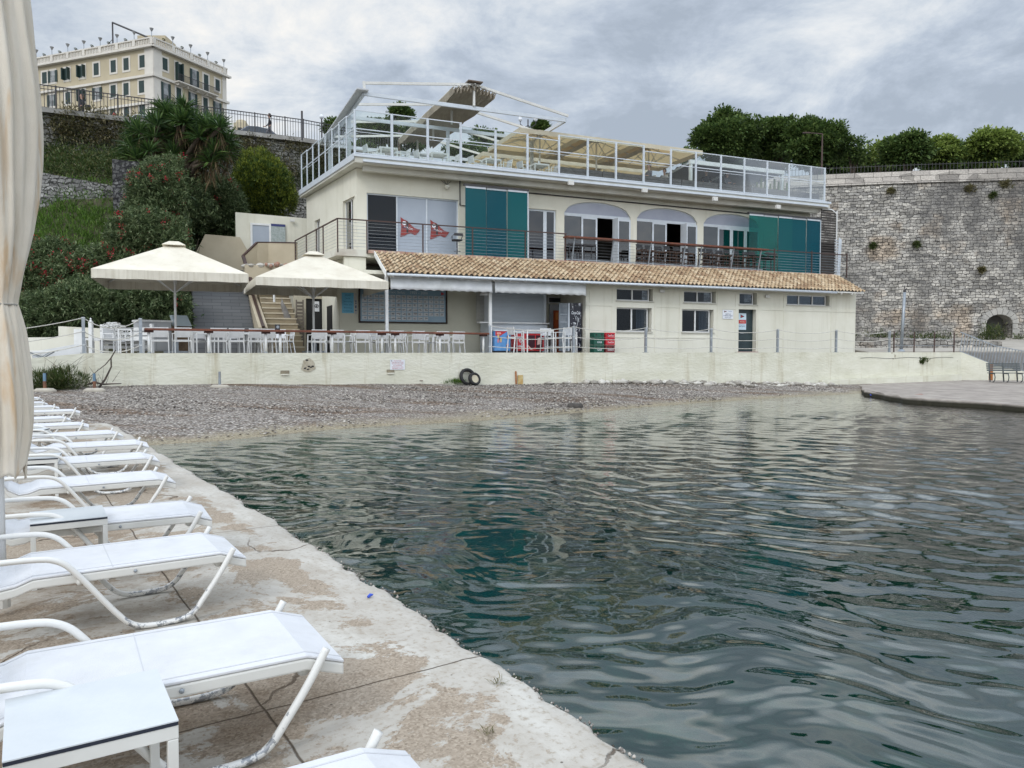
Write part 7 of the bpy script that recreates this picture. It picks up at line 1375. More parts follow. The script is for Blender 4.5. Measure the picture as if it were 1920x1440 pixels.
for a, b in segs: m = MB(); m.box((a * Lc + .01, -.17, .72), (b * Lc - .01, .17, .79)); m.build('counter_top', M['wood'], bc, bevel=.008)
for px in (281, 394, 502, 529, 627, 721, 746, 886 - 56, 912):
 q, _ = edge_pt(px, .25); x = (Vector(q) - qa).length; m = MB(); m.tube([(x, 0, 0), (x, 0, .66)], .045, 10); lg_ = m.build('leg', M['white'], bc, smooth=True); m = MB(); m.box((x - .13, -.1, .655), (x + .13, .1, .72)); m.build('bracket', mk('bracket_brown', (.07, .03, .025)), lg_); m = MB(); m.tube([(x, 0, 0), (x, 0, .035)], .06, 8); m.build('foot', M['steel'], lg_)
WCH = mk('chair_white', (.72, .72, .72), (.64, .64, .64), 6, .6)
tch = arm_chair('armchair', '', 'white armchairs on the lower terrace', (wf, WCH)); used['tc'] = False
tta = sq_table('terrace_table', '', 'white tables on the lower terrace', .75, .75, .72, wf, wf)
rowpx = [(308, 'first'), (350, 'second'), (417, 'third'), (451, 'fourth'), (488, 'fifth'), (514, 'sixth'), (538, 'seventh'), (610, 'eighth'), (643, 'ninth'), (694, 'tenth'), (731, 'eleventh'), (759, 'twelfth'), (800, 'thirteenth'), (848, 'fourteenth'), (878, 'fifteenth')]
for i, (px, nn_) in enumerate(rowpx):
 q, a_ = edge_pt(px, 1.0 + rnd.uniform(-.06, .06)); put(tch, 'tc', q, a_ + R(rnd.uniform(-9, 9)) + R(180 if i in (6,) else 0), 'white armchair behind the wooden counter, %s from the left' % nn_)
tl = [(405, 'first'), (470, 'second'), (535, 'third'), (655, 'fourth'), (755, 'fifth'), (860, 'sixth')]
for px, nn_ in tl:
 q, a_ = edge_pt(px, 1.9); put(tta, 'tt', q, a_, 'white table behind the counter chairs, %s from the left' % nn_)
 q, _ = edge_pt(px - 6, 2.65); put(tch, 'tc', q, a_ + math.pi + R(rnd.uniform(-10, 10)), 'white armchair at the far side of the %s terrace table, facing the sea' % nn_)
 q, _ = edge_pt(px + 28, 1.9); put(tch, 'tc', q, a_ + R(90), 'white armchair at the right side of the %s terrace table' % nn_)
q, a_ = edge_pt(524, .25); t = thing('small_speaker', 'small black box standing on the wooden counter', 'speaker', (q[0], q[1], TZ + .79), a_); m = MB(); m.box((-.08, -.05, 0), (.08, .05, .19)); m.build('cabinet', M['dark'], t, bevel=.01); m = MB(); m.lathe([(.05, 0), (.05, .004)], (0, 0, 0), 12); g = m.build('grille', M['steel'], t); g.rotation_euler.x = R(90); g.location = (0, -.051, .1)
# left corner furniture
def at_edge(px, back): q, a_ = edge_pt(px, back); return q, a_
q0, a_ = edge_pt(166, .7); q1, _ = edge_pt(262, .7); b0 = atY(166, 650, 26.6); b1 = atY(264, 650, 26.0); t = thing('slatted_bench', 'white slatted bench back beside the rope posts at left', 'bench', (b0.x, b0.y, TZ), math.atan2(b1.y - b0.y, b1.x - b0.x)); W_ = (b1.xy - b0.xy).length
m = MB(); [m.box((.08, .55, .15 + k * .155), (W_ - .08, .58, .26 + k * .155)) for k in range(5)]; m.build('backrest', wf, t); m = MB(); m.box((.05, .1, .42), (W_ - .05, .55, .46)); m.build('seat', wf, t)
for x in (0.04, W_ - .04): m = MB(); m.box((x - .05, .53, 0), (x + .05, .62, 1.0)); m.box((x - .05, .1, 0), (x + .05, .17, .42)); m.build('leg', wf, t)
t = sq_table('coffee_table', 'low white square table in front of the slatted bench', None, .85, .6, .5, wf, wf); c = atY(190, 650, 25.9); t.location = (c.x, c.y, TZ); t.rotation_euler.z = R(-25)
t = sq_table('side_table', 'narrow tall white table with a dark top right of the low one', None, .42, .5, .82, M['dark'], wf); c = atY(236, 640, 25.2); t.location = (c.x, c.y, TZ); t.rotation_euler.z = R(20)
c = atY(212, 620, 26.6); t = thing('wicker_chair', 'tangled white openwork wicker chair on the slatted bench', 'chair', (c.x, c.y, TZ + .52), R(20)); r_ = np.random.RandomState(2)
for nme, off, sc_ in (('shell', (0, 0, .28), 1.0), ('rim', (.28, 0, .2), .8)):
 m = MB()
 for _ in range(34 if nme == 'shell' else 16):
  a = unit(r_.normal(0, 1, 3)) * [.42, .3, .27] * sc_; b = unit(r_.normal(0, 1, 3)) * [.42, .3, .27] * sc_; c_ = (a + b) / 2; c_ = c_ / np.linalg.norm(c_ / [.42, .3, .27]) * sc_ if np.linalg.norm(c_) > .02 else c_
  m.tube([Vector(a) + Vector(off), Vector(c_) + Vector(off), Vector(b) + Vector(off)], .013, 4)
 m.build(nme, wf, t)
t = arm_chair('armchair', 'white armchair half hidden behind the low white square table', 'white armchairs on the lower terrace', (wf, WCH)); c = atY(215, 640, 26.2); t.location = (c.x, c.y, TZ); t.rotation_euler.z = R(-110)
c = atY(171, 640, 25.6); t = thing('white_post', 'white wooden post with a pointed cap beside the rope post', 'post', (c.x, c.y, TZ)); m = MB(); m.box((-.055, -.055, 0), (.055, .055, 1.05)); m.build('shaft', wf, t); m = MB(); m.lathe([(.06, 0), (.02, .05), (.035, .08), (.0, .13)], (0, 0, 1.05), 8); m.build('finial', wf, t)
b0 = atY(263, 650, 27.6); b1 = atY(322, 650, 28.4); W_ = (b1.xy - b0.xy).length; t = thing('cabinet', 'pale grey double-door cabinet behind the left end of the counter', 'cabinet', (b0.x, b0.y, TZ), math.atan2(b1.y - b0.y, b1.x - b0.x)); cg = mk('cabinet_grey', (.47, .48, .49), (.42, .43, .44), 1, .5)
m = MB(); m.box((0, 0, .06), (W_, .6, 1.12)); m.build('carcass', cg, t); m = MB(); m.box((-.04, -.05, 1.12), (W_ + .04, .64, 1.19)); m.build('worktop', wf, t)
for k in range(2): m = MB(); m.box((.02 + k * W_ / 2, -.025, .1), (W_ / 2 - .02 + k * W_ / 2, -.002, 1.09)); d_ = m.build('door', cg, t); m = MB(); x = W_ / 2 + (-.08 if k == 0 else .08); m.box((x - .012, -.05, .78), (x + .012, -.026, .95)); m.build('handle', M['steel'], d_)
b0 = atY(330, 650, 28.8); b1 = atY(358, 650, 29.2); W_ = (b1.xy - b0.xy).length; t = thing('stone_counter', 'brown stone base carrying a white sink box right of the grey cabinet', 'counter', (b0.x, b0.y, TZ), math.atan2(b1.y - b0.y, b1.x - b0.x)); m = MB(); m.box((0, 0, 0), (W_, .6, 1.0)); m.build('base', mk('brown_stone', (.24, .17, .11), (.14, .10, .07), 6, .9, .6, 10), t)
m = MB(); m.slab([(-.03, -.05, 1.0), (W_ + .03, -.05, 1.0), (W_ + .0, .3, 1.42), (0, .3, 1.42)], (0, .25, 0)); m.build('sink_box', mk('sink_pale', (.56, .64, .70), (.5, .6, .66)), t)
c0_, c1_ = atY(60, 663, 23.6), atY(150, 650, 24.4); t = thing('white_board', 'long white plank lying along the sloping path', 'board', tuple(c0_)); m = MB(); d_ = c1_ - c0_; m.bar((0, 0, -.1), d_ + Vector((0, 0, -.05)), .06, .3); m.build('plank', wf, t)
c = atY(148, 640, 24.6); t = thing('upright_plank', 'white upright plank at the end of the board on the path', 'board', (c.x, c.y, 1.6)); m = MB(); m.box((-.14, -.03, 0), (.14, .03, .95)); m.build('plank', wf, t)
c = atY(75, 655, 23.2); t = thing('low_stool', 'small white folding stool on the sloping path beside the closed umbrella', 'stool', (c.x, c.y, 1.55), .2); m = MB(); m.box((-.4, -.15, .28), (.45, .15, .31)); m.build('seat', wf, t)
for s_ in (-1, 1): m = MB(); m.bar((-.4, s_ * .14, .28), (.3, s_ * .14, 0), .03, .03); m.bar((.35, s_ * .14, .28), (-.1, s_ * .14, 0), .03, .03); m.build('leg', M['steel'], t)
# patio umbrellas
def patio(label, pxc, Yc, half, rot):
 c = atY(pxc, 600, Yc); return canvas_parasol('patio_umbrella', label, 'cream patio umbrellas on the lower terrace', (c.x, Yc, TZ), rot, half, 2.72, 3.95, .30, M['canvas_top'], M['white'], True, True, .05)
M['canvas_top'] = mk('canvas_top', (.68, .635, .53), (.60, .55, .45), 1.2, .85, .25, 3); streaks(M['canvas_top'], .3, (.72, .66, .56), (.5, .66), .6, 2.2); streaks(M['canvas_w'], .45, (.62, .58, .50), (.48, .62), .15, 5)
patio('cream square patio umbrella at the left, in front of the oleanders', 329, 28.0, 2.4, R(22)); patio('cream square patio umbrella in front of the building, right of the other one', 588, 30.8, 2.42, R(24))
# freezers, fridge, crates
def crate_mat(c): return mk('crate_%02d' % int(c[0] * 99), c, tuple(x * .8 for x in c), 4, .45)
cr_g, cr_r, cr_d = crate_mat((.015, .09, .06)), crate_mat((.52, .02, .035)), crate_mat((.17, .03, .03))
v = 29.9; ug, ur = uV(1119, v, 650), uV(1140, v, 650)
for i, (u, z, mt_, lab, word) in enumerate(((ug, 0, cr_g, 'dark green bottle crate, lower one of the green stack', 'GAB'), (ug, .34, cr_g, 'dark green bottle crate in the middle of the green stack', 'GAB'), (ur, 0, cr_d, 'dark red bottle crate at the bottom of the red stack', 'SOUROTI'), (ur, .34, cr_r, 'bright red bottle crate in the middle of the red stack', 'Coca-Cola'), (ur, .68, cr_r, 'bright red bottle crate on top of the red stack', 'Coca-Cola'), (ug, .68, cr_g, 'dark green bottle crate on top of the green stack', ''))):
 b_ = b2w(u, v, TZ + z); t = thing('bottle_crate', lab, 'crate', tuple(b_), BROT, 'bottle crates stacked by the wall'); w_ = (.25 if u == ug else .23); h = .33 if z < .6 else .2
 m = MB(); m.box((-w_, -.2, 0), (w_, -.17, h)); m.box((-w_, .17, 0), (w_, .2, h)); m.box((-w_, -.17, 0), (-w_ + .03, .17, h)); m.box((w_ - .03, -.17, 0), (w_, .17, h)); m.box((-w_ + .03, -.17, .01), (w_ - .03, .17, .03)); m.build('shell', mt_, t, bevel=.006)
 m = MB(); m.box((-w_ - .008, -.21, h - .05), (w_ + .008, -.2, h - .01)); m.build('rim', mt_, t)
 m = MB(); m.box((-w_ * .7, -.203, h - .13), (-w_ * .4, -.2, h - .07)); m.box((w_ * .4, -.203, h - .13), (w_ * .7, -.2, h - .07)); m.build('grip', M['black'], t)
 if word: text_mesh('lettering', word, .11, M['sign_white'], t, (0.02, -.203, h * .34), width=w_ * (.9 if len(word) < 5 else 1.3))
v = 30.8; f0, fm, f1 = uV(1061, v, 600), uV(1068, v, 600), uV(1091, v, 600); zt_ = zV(1078, 568, v); b_ = b2w(fm, v, TZ); W_ = f1 - fm; t = thing('drinks_fridge', 'tall black drinks fridge with white script lettering and bubbles on its side', 'fridge', tuple(b_), BROT); H_ = zt_ - TZ
m = MB(); m.box((0, 0, .08), (W_, .75, H_)); m.build('cabinet', mk('fridge_black', (.012, .012, .02), (.02, .02, .03), 2, .3), t, bevel=.02)
text_mesh('lettering', 'Coca-Cola', .2, M['sign_white'], t, (W_ * .5, -.004, H_ * .80), width=W_ * .72, shear=.35, bold=.004); m = MB(); r_ = np.random.RandomState(6)
for _ in range(60):
 x, z = r_.uniform(.05, W_ - .05), r_.uniform(.15, H_ * .74) if r_.rand() < .88 else r_.uniform(H_ * .86, H_ * .96); s_ = r_.uniform(.006, .016)
 if r_.rand() < .5: m.slab([(x + s_ * math.cos(k), -.004, z + s_ * math.sin(k)) for k in (0, 1.05, 2.1, 3.14, 4.2, 5.24)], (0, .003, 0))
 else: h_ = r_.uniform(.05, .2); m.slab([(x, -.004, z), (x + .01, -.004, z), (x + .01 + r_.uniform(-.04, .04), -.004, z + h_), (x + r_.uniform(-.04, .04), -.004, z + h_)], (0, .003, 0))
m.tube([(W_ * .55, -.004, H_ * .15), (W_ * .55, -.004, H_ * .5), (W_ * .66, -.004, H_ * .6), (W_ * .66, -.004, H_ * .72)], .008, 4); m.build('bubble_print', M['sign_white'], t)
m = MB(); m.box((-.5, .05, .06), (-.02, .09, H_ - .02)); dd = m.build('glass_door', mk('fridge_glass', (.10, .12, .14), (.2, .22, .24), 3, .15), t); m = MB(); m.box((-.06, -.005, .06), (-.004, .06, H_)); m.build('door_edge', M['alu'], dd); m = MB(); [m.box((-.46, .04, z), (-.1, .049, z + .03)) for z in (.5, .95, 1.35, 1.7)]; m.build('shelf', M['steel'], dd)
u = uV(1046, 32.6, 600); b_ = b2w(u, 32.6, TZ); t = thing('orange_stand', 'narrow orange stand between the kiosk door and the black fridge', 'stand', tuple(b_), BROT); m = MB(); H_ = zV(1046, 582, 32.6) - TZ; m.box((-.14, 0, 0), (.14, .2, H_)); m.build('panel', mk('orange_paint', (.50, .10, .025), (.42, .09, .03)), t); m = MB(); m.box((-.12, -.004, H_ - .45), (.12, 0, H_ - .1)); m.build('header', mk('orange_pale', (.60, .20, .06)), t)
def chest(label, px0, px1, v, h, body, front):
 u0, u1 = uV(px0, v, 640), uV(px1, v, 640); b_ = b2w(u0, v, TZ); t = thing('chest_freezer', label, 'freezer', tuple(b_), BROT, 'ice cream freezers by the kiosk'); W_ = u1 - u0; m = MB(); m.box((0, 0, .07), (W_, .65, h)); m.build('cabinet', body, t, bevel=.02)
 m = MB(); m.box((-.02, -.02, h), (W_ + .02, .67, h + .05)); m.build('lid', M['alu'], t); m = MB(); m.box((.05, .05, 0), (W_ - .05, .6, .07)); m.build('base', M['dark'], t); return t, W_, h
icb, icr = mk('freezer_blue', (.06, .22, .52), (.16, .36, .64), 2.5, .4), mk('freezer_red', (.50, .03, .035), (.42, .025, .03), 2, .4)
t, W_, h = chest('blue freezer with a red top corner and ice cream pictures', 928, 957, 30.4, .92, icb, None)
m = MB(); m.slab([(.02, -.006, h - .01), (.02, -.006, h - .2), (W_ * .35, -.006, h - .2), (W_ * .8, -.006, h - .01)], (0, .003, 0)); m.build('red_corner', icr, t)
m = MB(); [m.slab([(W_ * .2 + .06 * math.cos(a) + x, -.010, h - .1 + .05 * math.sin(a)) for a in np.linspace(0, 6.28, 12)[:-1]], (0, .003, 0)) for x in (0, .08)]; m.build('emblem', mk('emblem_pink', (.75, .35, .30)), t)
r_ = np.random.RandomState(12); m = MB(); m2 = MB(); m3 = MB()
for k in range(8): x, z = W_ * (.2 + .65 * r_.rand()), h * (.2 + .5 * r_.rand()); (m, m2, m3)[k % 3].slab([(x - .03, -.007 - .002 * (k % 3), z), (x + .03, -.007 - .002 * (k % 3), z), (x + .045, -.007 - .002 * (k % 3), z + .12), (x, -.007 - .002 * (k % 3), z + .17), (x - .045, -.007 - .002 * (k % 3), z + .12)], (0, .0015, 0))
m.build('ice_print', mk('print_brown', (.22, .08, .04)), t); m2.build('ice_print', mk('print_pink', (.65, .25, .28)), t); m3.build('ice_print', mk('print_yellow', (.65, .48, .20)), t)
t, W_, h = chest('long freezer with a red left side and a dark picture on its front', 969, 1020, 31.1, .85, icr, None)
m = MB(); m.slab([(W_ * .35, -.006, h * .9), (W_ * .35, -.006, h * .5), (W_ * .55, -.006, h * .2), (W_ * .66, -.006, h * .3), (W_ * .66, -.006, h * .9)], (0, .003, 0)); m.box((W_ * .7, -.006, h * .15), (W_ * .95, -.003, h * .9)); m.build('dark_print', mk('print_dark', (.05, .012, .02)), t)
m = MB(); m.slab([(W_ * .35, -.01, h * .48), (W_ * .38, -.01, h * .44), (W_ * .55, -.01, h * .16), (W_ * .62, -.01, h * .12), (W_ * .5, -.01, h * .14)], (0, .003, 0)); m.slab([(W_ * .74, -.01, h * .4), (W_ * .9, -.01, h * .45), (W_ * .86, -.01, h * .8), (W_ * .76, -.01, h * .75)], (0, .003, 0)); m.build('pale_print', mk('print_palep', (.7, .5, .45)), t)
text_mesh('lettering', 'algida', .12, M['sign_white'], t, (W_ * .15, -.008, h * .35), width=W_ * .2)
m = MB(); m.tube([(W_ * .15 + .09 * math.cos(a), -.008, h * .62 + .09 * math.sin(a)) for a in np.linspace(0, 6.28, 13)], .014, 4, caps=False); m.tube([(W_ * .15 + .04 * math.cos(a), -.008, h * .62 + .04 * math.sin(a)) for a in np.linspace(0, 6.28, 9)], .010, 4, caps=False); m.build('emblem', M['sign_white'], t)
hc = arm_chair('bar_armchair', '', 'white high armchairs near the freezers', (wf, mesh_w), True); used['hc'] = False
vv = 29.4; ht = sq_table('high_table', 'long white high table in front of the freezers', None, 1.25, .6, .95, wf, wf); ht.location = b2w(uV(1008, vv, 640), vv, TZ); ht.rotation_euler.z = BROT
for px, rz, dv, lab in ((967, -80, 0, 'white high armchair left of the long high table'), (1056, 20, .2, 'white high armchair right of the long high table'), (1069, 160, .0, 'white high armchair beside the drinks fridge'), (1028, 180, .75, 'grey-backed high armchair behind the long high table')): put(hc, 'hc', tuple(b2w(uV(px, vv + dv, 640), vv + dv, TZ)), BROT + R(rz), lab)
a = atV(1094, 551, 31.3); t = thing('security_camera', 'white security camera under the end of the valance', 'camera', tuple(b2w(*a)), BROT); m = MB(); m.tube([(-.12, -.1, -.05), (.1, .05, 0)], .05, 8); m.build('body', wf, t); m = MB(); m.bar((.05, .03, 0), (.15, .1, .2), .03, .03); m.build('bracket', wf, t); m = MB(); m.sphere((-.13, -.107, -.053), .035); m.build('lens', M['dark'], t)
a = atV(911, 551, 30.9); t = thing('hanging_lamp', 'white bell lamp hanging beside the canopy post', 'lamp', tuple(b2w(*a)), 0); m = MB(); m.lathe([(.28, -.06), (.2, .05), (.06, .12)], (0, 0, 0), 14); m.build('shade', wf, t, smooth=True); m = MB(); m.tube([(0, 0, .12), (0, 0, .5)], .012, 5); m.build('cord', M['dark'], t)
# == ON THE BEACH AND THE QUAY WALL
def on_quay(px, py, off=.012):
 q, a_ = edge_pt(px, 0); d = ray(px, py); e = Vector((math.cos(a_), math.sin(a_))); s_, z = onplane(px, py, (q[0], q[1]), e); n_ = Vector((e.y, -e.x)); return Vector((q[0] + e.x * s_ + n_.x * off, q[1] + e.y * s_ + n_.y * off, z)), a_
p, a_ = on_quay(745, 683); t = thing('wall_notice', 'small white notice with red lettering on the quay wall', 'notice', tuple(p), a_); m = MB(); m.box((-.29, -.012, -.2), (.29, 0, .17)); m.build('board', M['sign_white'], t)
for k, (s_, w_) in enumerate((('ΝΑΟΚ', .3), ('ΑΠΑΓΟΡΕΥΕΤΑΙ Η ΧΡΗΣΗ', .46), ('ΤΗΣ ΠΛΑΖ ΧΩΡΙΣ ΑΔΕΙΑ', .46), ('NO SWIMMING', .34), ('PRIVATE BEACH AREA', .46), ('MEMBERS ONLY', .44))): text_mesh('lettering', s_, .045, M['sign_pink'], t, (0, -.014, .13 - k * .058), width=w_)
m = MB(); m.slab([(-.25, -.015, .15), (-.25, -.015, .1), (-.2, -.015, .125)], (0, .003, 0)); m.build('pennant', M['dark'], t)
for i, (px, py, lab) in enumerate(((534, 698, 'small vent recess with a stone lip in the quay wall, left one'), (732, 696, 'small vent recess in the quay wall below the white notice'), (872, 695, 'tiny vent recess above the tyre'))):
 p, a_ = on_quay(px, py); t = thing('wall_vent', lab, 'vent', tuple(p), a_, 'vent recesses in the quay wall'); m = MB(); m.box((-.15, -.006, -.05), (.15, 0, .06)); m.build('recess', mk('vent_shadow', (.20, .17, .12), (.30, .26, .18), 9), t); m = MB(); m.box((-.13, -.04, -.1), (.12, .01, -.055)); m.build('lip', M['cream2'], t)
p, a_ = on_quay(578, 686); t = thing('broken_patch', 'broken plaster patch with a dark hole on the quay wall', 'patch', tuple(p), a_); r_ = np.random.RandomState(33); m = MB()
m.slab([(.27 * math.cos(a) * r_.uniform(.75, 1.1), -.004, .25 * math.sin(a) * r_.uniform(.8, 1.15)) for a in np.linspace(0, 6.28, 15)[:-1]], (0, .004, 0)); m.build('bare_stone', mk('bare_patch', (.50, .46, .36), (.34, .30, .22), 9, .95, .5), t)
m = MB(); [m.slab([(x + .06 * math.cos(a) * r_.uniform(.4, 1.2), -.008, z + .035 * math.sin(a) * r_.uniform(.4, 1.2)) for a in np.linspace(0, 6.28, 8)[:-1]], (0, .003, 0)) for x, z in ((-.12, -.08), (-.02, -.12), (.08, -.05), (.14, -.02), (-.05, .2), (.02, -.02))]; m.build('hole', M['black'], t)
p, a_ = on_quay(967, 709); t = thing('rusty_bracket', 'rusty iron bracket and stain at the foot of the quay wall', 'bracket', tuple(p), a_); m = MB(); m.bar((0, -.04, -.25), (-.02, -.04, .28), .05, .05); m.build('bar', M['rust'], t); m = MB(); m.box((.08, -.03, -.25), (.3, 0, .12)); m.build('plate', mk('rust_pale', (.55, .45, .22), (.45, .28, .10), 7, .9), t)
def tyre(label, px, py, rr, tilt, rotz, filled, back):
 q, a_ = edge_pt(px, 0); e = Vector((math.cos(a_), math.sin(a_))); n_ = Vector((e.y, -e.x)); p = Vector((q[0], q[1])) + n_ * back; z = float(beach_z(p.x, p.y)); t = thing('tyre', label, 'tyre', (p.x, p.y, z), a_ + rotz, 'tyres leaning on the quay wall'); w_ = .075
 prof = [(rr - .09, -w_), (rr - .02, -w_), (rr, -w_ * .6), (rr, w_ * .6), (rr - .02, w_), (rr - .09, w_), (rr - .11, 0), (rr - .09, -w_)]; m = MB(); m.lathe(prof, (0, 0, 0), 28); m.f = [f for f in m.f if len(f) == 4]; o = m.build('rubber', mk('rubber', (.014, .014, .015), (.03, .03, .03), 8, .8), t, smooth=True); o.rotation_euler = (R(90) - tilt, 0, 0); o.location = (0, 0, rr * math.cos(tilt) + .0)
 if filled: m = MB(); m.lathe([(0, -.045), (rr - .095, -.045), (rr - .095, .04), (0, .04)], (0, 0, 0), 24); o2 = m.build('plug', mk('plug_cream', (.55, .50, .38), (.45, .40, .29), 5, .9), o)
tyre('larger black tyre leaning on the quay wall', 873, 712, .33, R(14), .0, False, .15); tyre('black tyre filled with pale concrete, in front of the larger one', 882, 714, .26, R(18), .1, True, .33)
for i, (px, py, lab) in enumerate(((84, 727, 'blue and rusty pipe stub on a concrete foot nearest the closed umbrella'), (177, 724, 'blue pipe stub on a concrete foot under the driftwood'), (412, 722, 'short dark pipe stub alone at the back of the beach'))):
 c = atY(px, py, (21.6, 22.1, 24.4)[i]); z = float(beach_z(c.x, c.y)); t = thing('pipe_stub', lab, 'pipe', (c.x, c.y, z), 0, 'pipe stubs in the beach'); m = MB(); m.lathe([(.27, -.05), (.28, .05), (.2, .11), (.0, .12)], (0, 0, 0), 12); f_ = m.build('foot', mk('foot_concrete', (.46, .42, .35), (.36, .33, .28), 4, .9, .4), t, smooth=True); f_.scale = (1.15, .7, .9)
 m = MB(); m.tube([(0, 0, .08), (0, 0, .3)], .045, 8); m.build('rusty_part', mk('rusty_pipe', (.20, .09, .05), (.12, .06, .04), 9) if i < 2 else M['steel'], t); m = MB(); m.tube([(0, 0, .3), (0, 0, .52)], .04, 8); m.build('blue_part', mk('pipe_blue', (.16, .26, .36), (.12, .2, .28)) if i < 2 else M['steel'], t)
def boulder(name, label, cat, c, s_, mat, seed):
 r_ = np.random.RandomState(seed); m = MB(); m.sphere((0, 0, 0), 1, 12, 8); m.v = [tuple(np.array(v_) * s_ * (1 + .22 * math.sin(5 * v_[0] + seed) * math.cos(4 * v_[1]) + r_.uniform(-.05, .05))) for v_ in m.v]; o = m.build(name, mat, None, smooth=True, loc=c); tag(o, label, cat); return o
c = atZ(1077, 764, .08); boulder('dark_rock', 'single dark rock lying at the waterline of the beach', 'rock', (c.x, c.y, .08), np.array([.26, .2, .15]), mk('rock_dark', (.05, .045, .04), (.09, .08, .07), 8, .9, .6), 4)
c = atZ(1712, 747, .03); boulder('pink_block', 'pinkish stone block in the water at the edge of the apron', 'block', (c.x - .1, c.y - .45, .05), np.array([.42, .25, .17]), mk('rock_pink', (.36, .22, .19), (.24, .16, .13), 5, .9, .5), 6)
c = atZ(1690, 746, .03); boulder('dark_block', 'dark wet stone touching the pinkish block at the apron', 'block', (c.x - .12, c.y - .3, .03), np.array([.3, .2, .15]), mk('rock_dark', (0, 0, 0)), 7)
c = atZ(1650, 743, .02); m = MB(); m.slab([(-.42, 0, .02), (.35, -.08, .015), (.4, .05, .05), (-.38, .12, .06)], (0, 0, .02)); o = m.build('blue_scrap', mk('plastic_blue', (.03, .07, .42), (.05, .10, .5)), None, loc=(c.x, c.y - .05, .03)); tag(o, 'blue plastic scrap at the water edge by the apron', 'litter')
c = atZ(690, 1122, DZ); m = MB(); m.tube([(0, 0, 0), (.012, .02, .008), (.03, .02, .01)], [.009, .011, .004], 6); o = m.build('plastic_scrap', mk('plastic_blue', (0, 0, 0)), None, loc=(c.x, c.y, DZ + .009)); tag(o, 'tiny blue plastic scrap on the dock near the water', 'litter')
r_ = np.random.RandomState(44)
for i, (px, py, lab) in enumerate(((932, 1282, 'small grass tuft growing in the dock joint near the lip'), (912, 1378, 'small grass tuft growing on the dock below the other one'))):
 c = atZ(px, py, DZ); D = unit(r_.normal(0, 1, (26, 3)) * [1, 1, .3] + [0, 0, .9]); V, F_ = leaf_quads(np.tile([[0, 0, 0]], (26, 1)) + r_.normal(0, .012, (26, 3)) * [1, 1, 0], D, .055 * r_.uniform(.5, 1.3, 26), .004, r_, .2); o = fast_mesh('grass_tuft', V, F_, LM['dryw']); o.location = (c.x, c.y, DZ); tag(o, lab, 'grass', 'grass tufts on the dock')
# == LOUNGERS AND SIDE TABLES ON THE DOCK
chip = bpy.data.materials.new('chipped_tube'); t_, n_, l_, b_ = nodes(chip); src = n_.new('ShaderNodeTexCoord').outputs['Object']; q = n_.new('ShaderNodeTexNoise'); q.inputs['Scale'].default_value = 24; q.inputs['Detail'].default_value = 9; q.inputs['Roughness'].default_value = .7; l_.new(src, q.inputs['Vector'])
sp = n_.new('ShaderNodeSeparateXYZ'); l_.new(src, sp.inputs[0]); ad = n_.new('ShaderNodeMath'); ad.operation = 'MULTIPLY_ADD'; l_.new(sp.outputs[2], ad.inputs[0]); ad.inputs[1].default_value = -.75; l_.new(q.outputs['Fac'], ad.inputs[2])
ax = n_.new('ShaderNodeMath'); ax.operation = 'MULTIPLY_ADD'; l_.new(sp.outputs[0], ax.inputs[0]); ax.inputs[1].default_value = -.10; l_.new(ad.outputs[0], ax.inputs[2])
mr = n_.new('ShaderNodeMapRange'); mr.inputs[1].default_value = .44; mr.inputs[2].default_value = .455; l_.new(ax.outputs[0], mr.inputs[0]); mx = n_.new('ShaderNodeMixRGB'); mx.inputs[1].default_value = (.70, .69, .655, 1); mx.inputs[2].default_value = (.32, .33, .345, 1); l_.new(mr.outputs[0], mx.inputs[0]); l_.new(mx.outputs[0], b_.inputs['Base Color'])
mt = n_.new('ShaderNodeMath'); mt.operation = 'MULTIPLY'; l_.new(mr.outputs[0], mt.inputs[0]); mt.inputs[1].default_value = .6; l_.new(mt.outputs[0], b_.inputs['Metallic']); b_.inputs['Roughness'].default_value = .45
sling = mk('white_sling', (.66, .665, .68), (.58, .585, .60), 5, .6, .25, 300, fac=(.3, .7), local=True, stretch=(1, 1, 1))
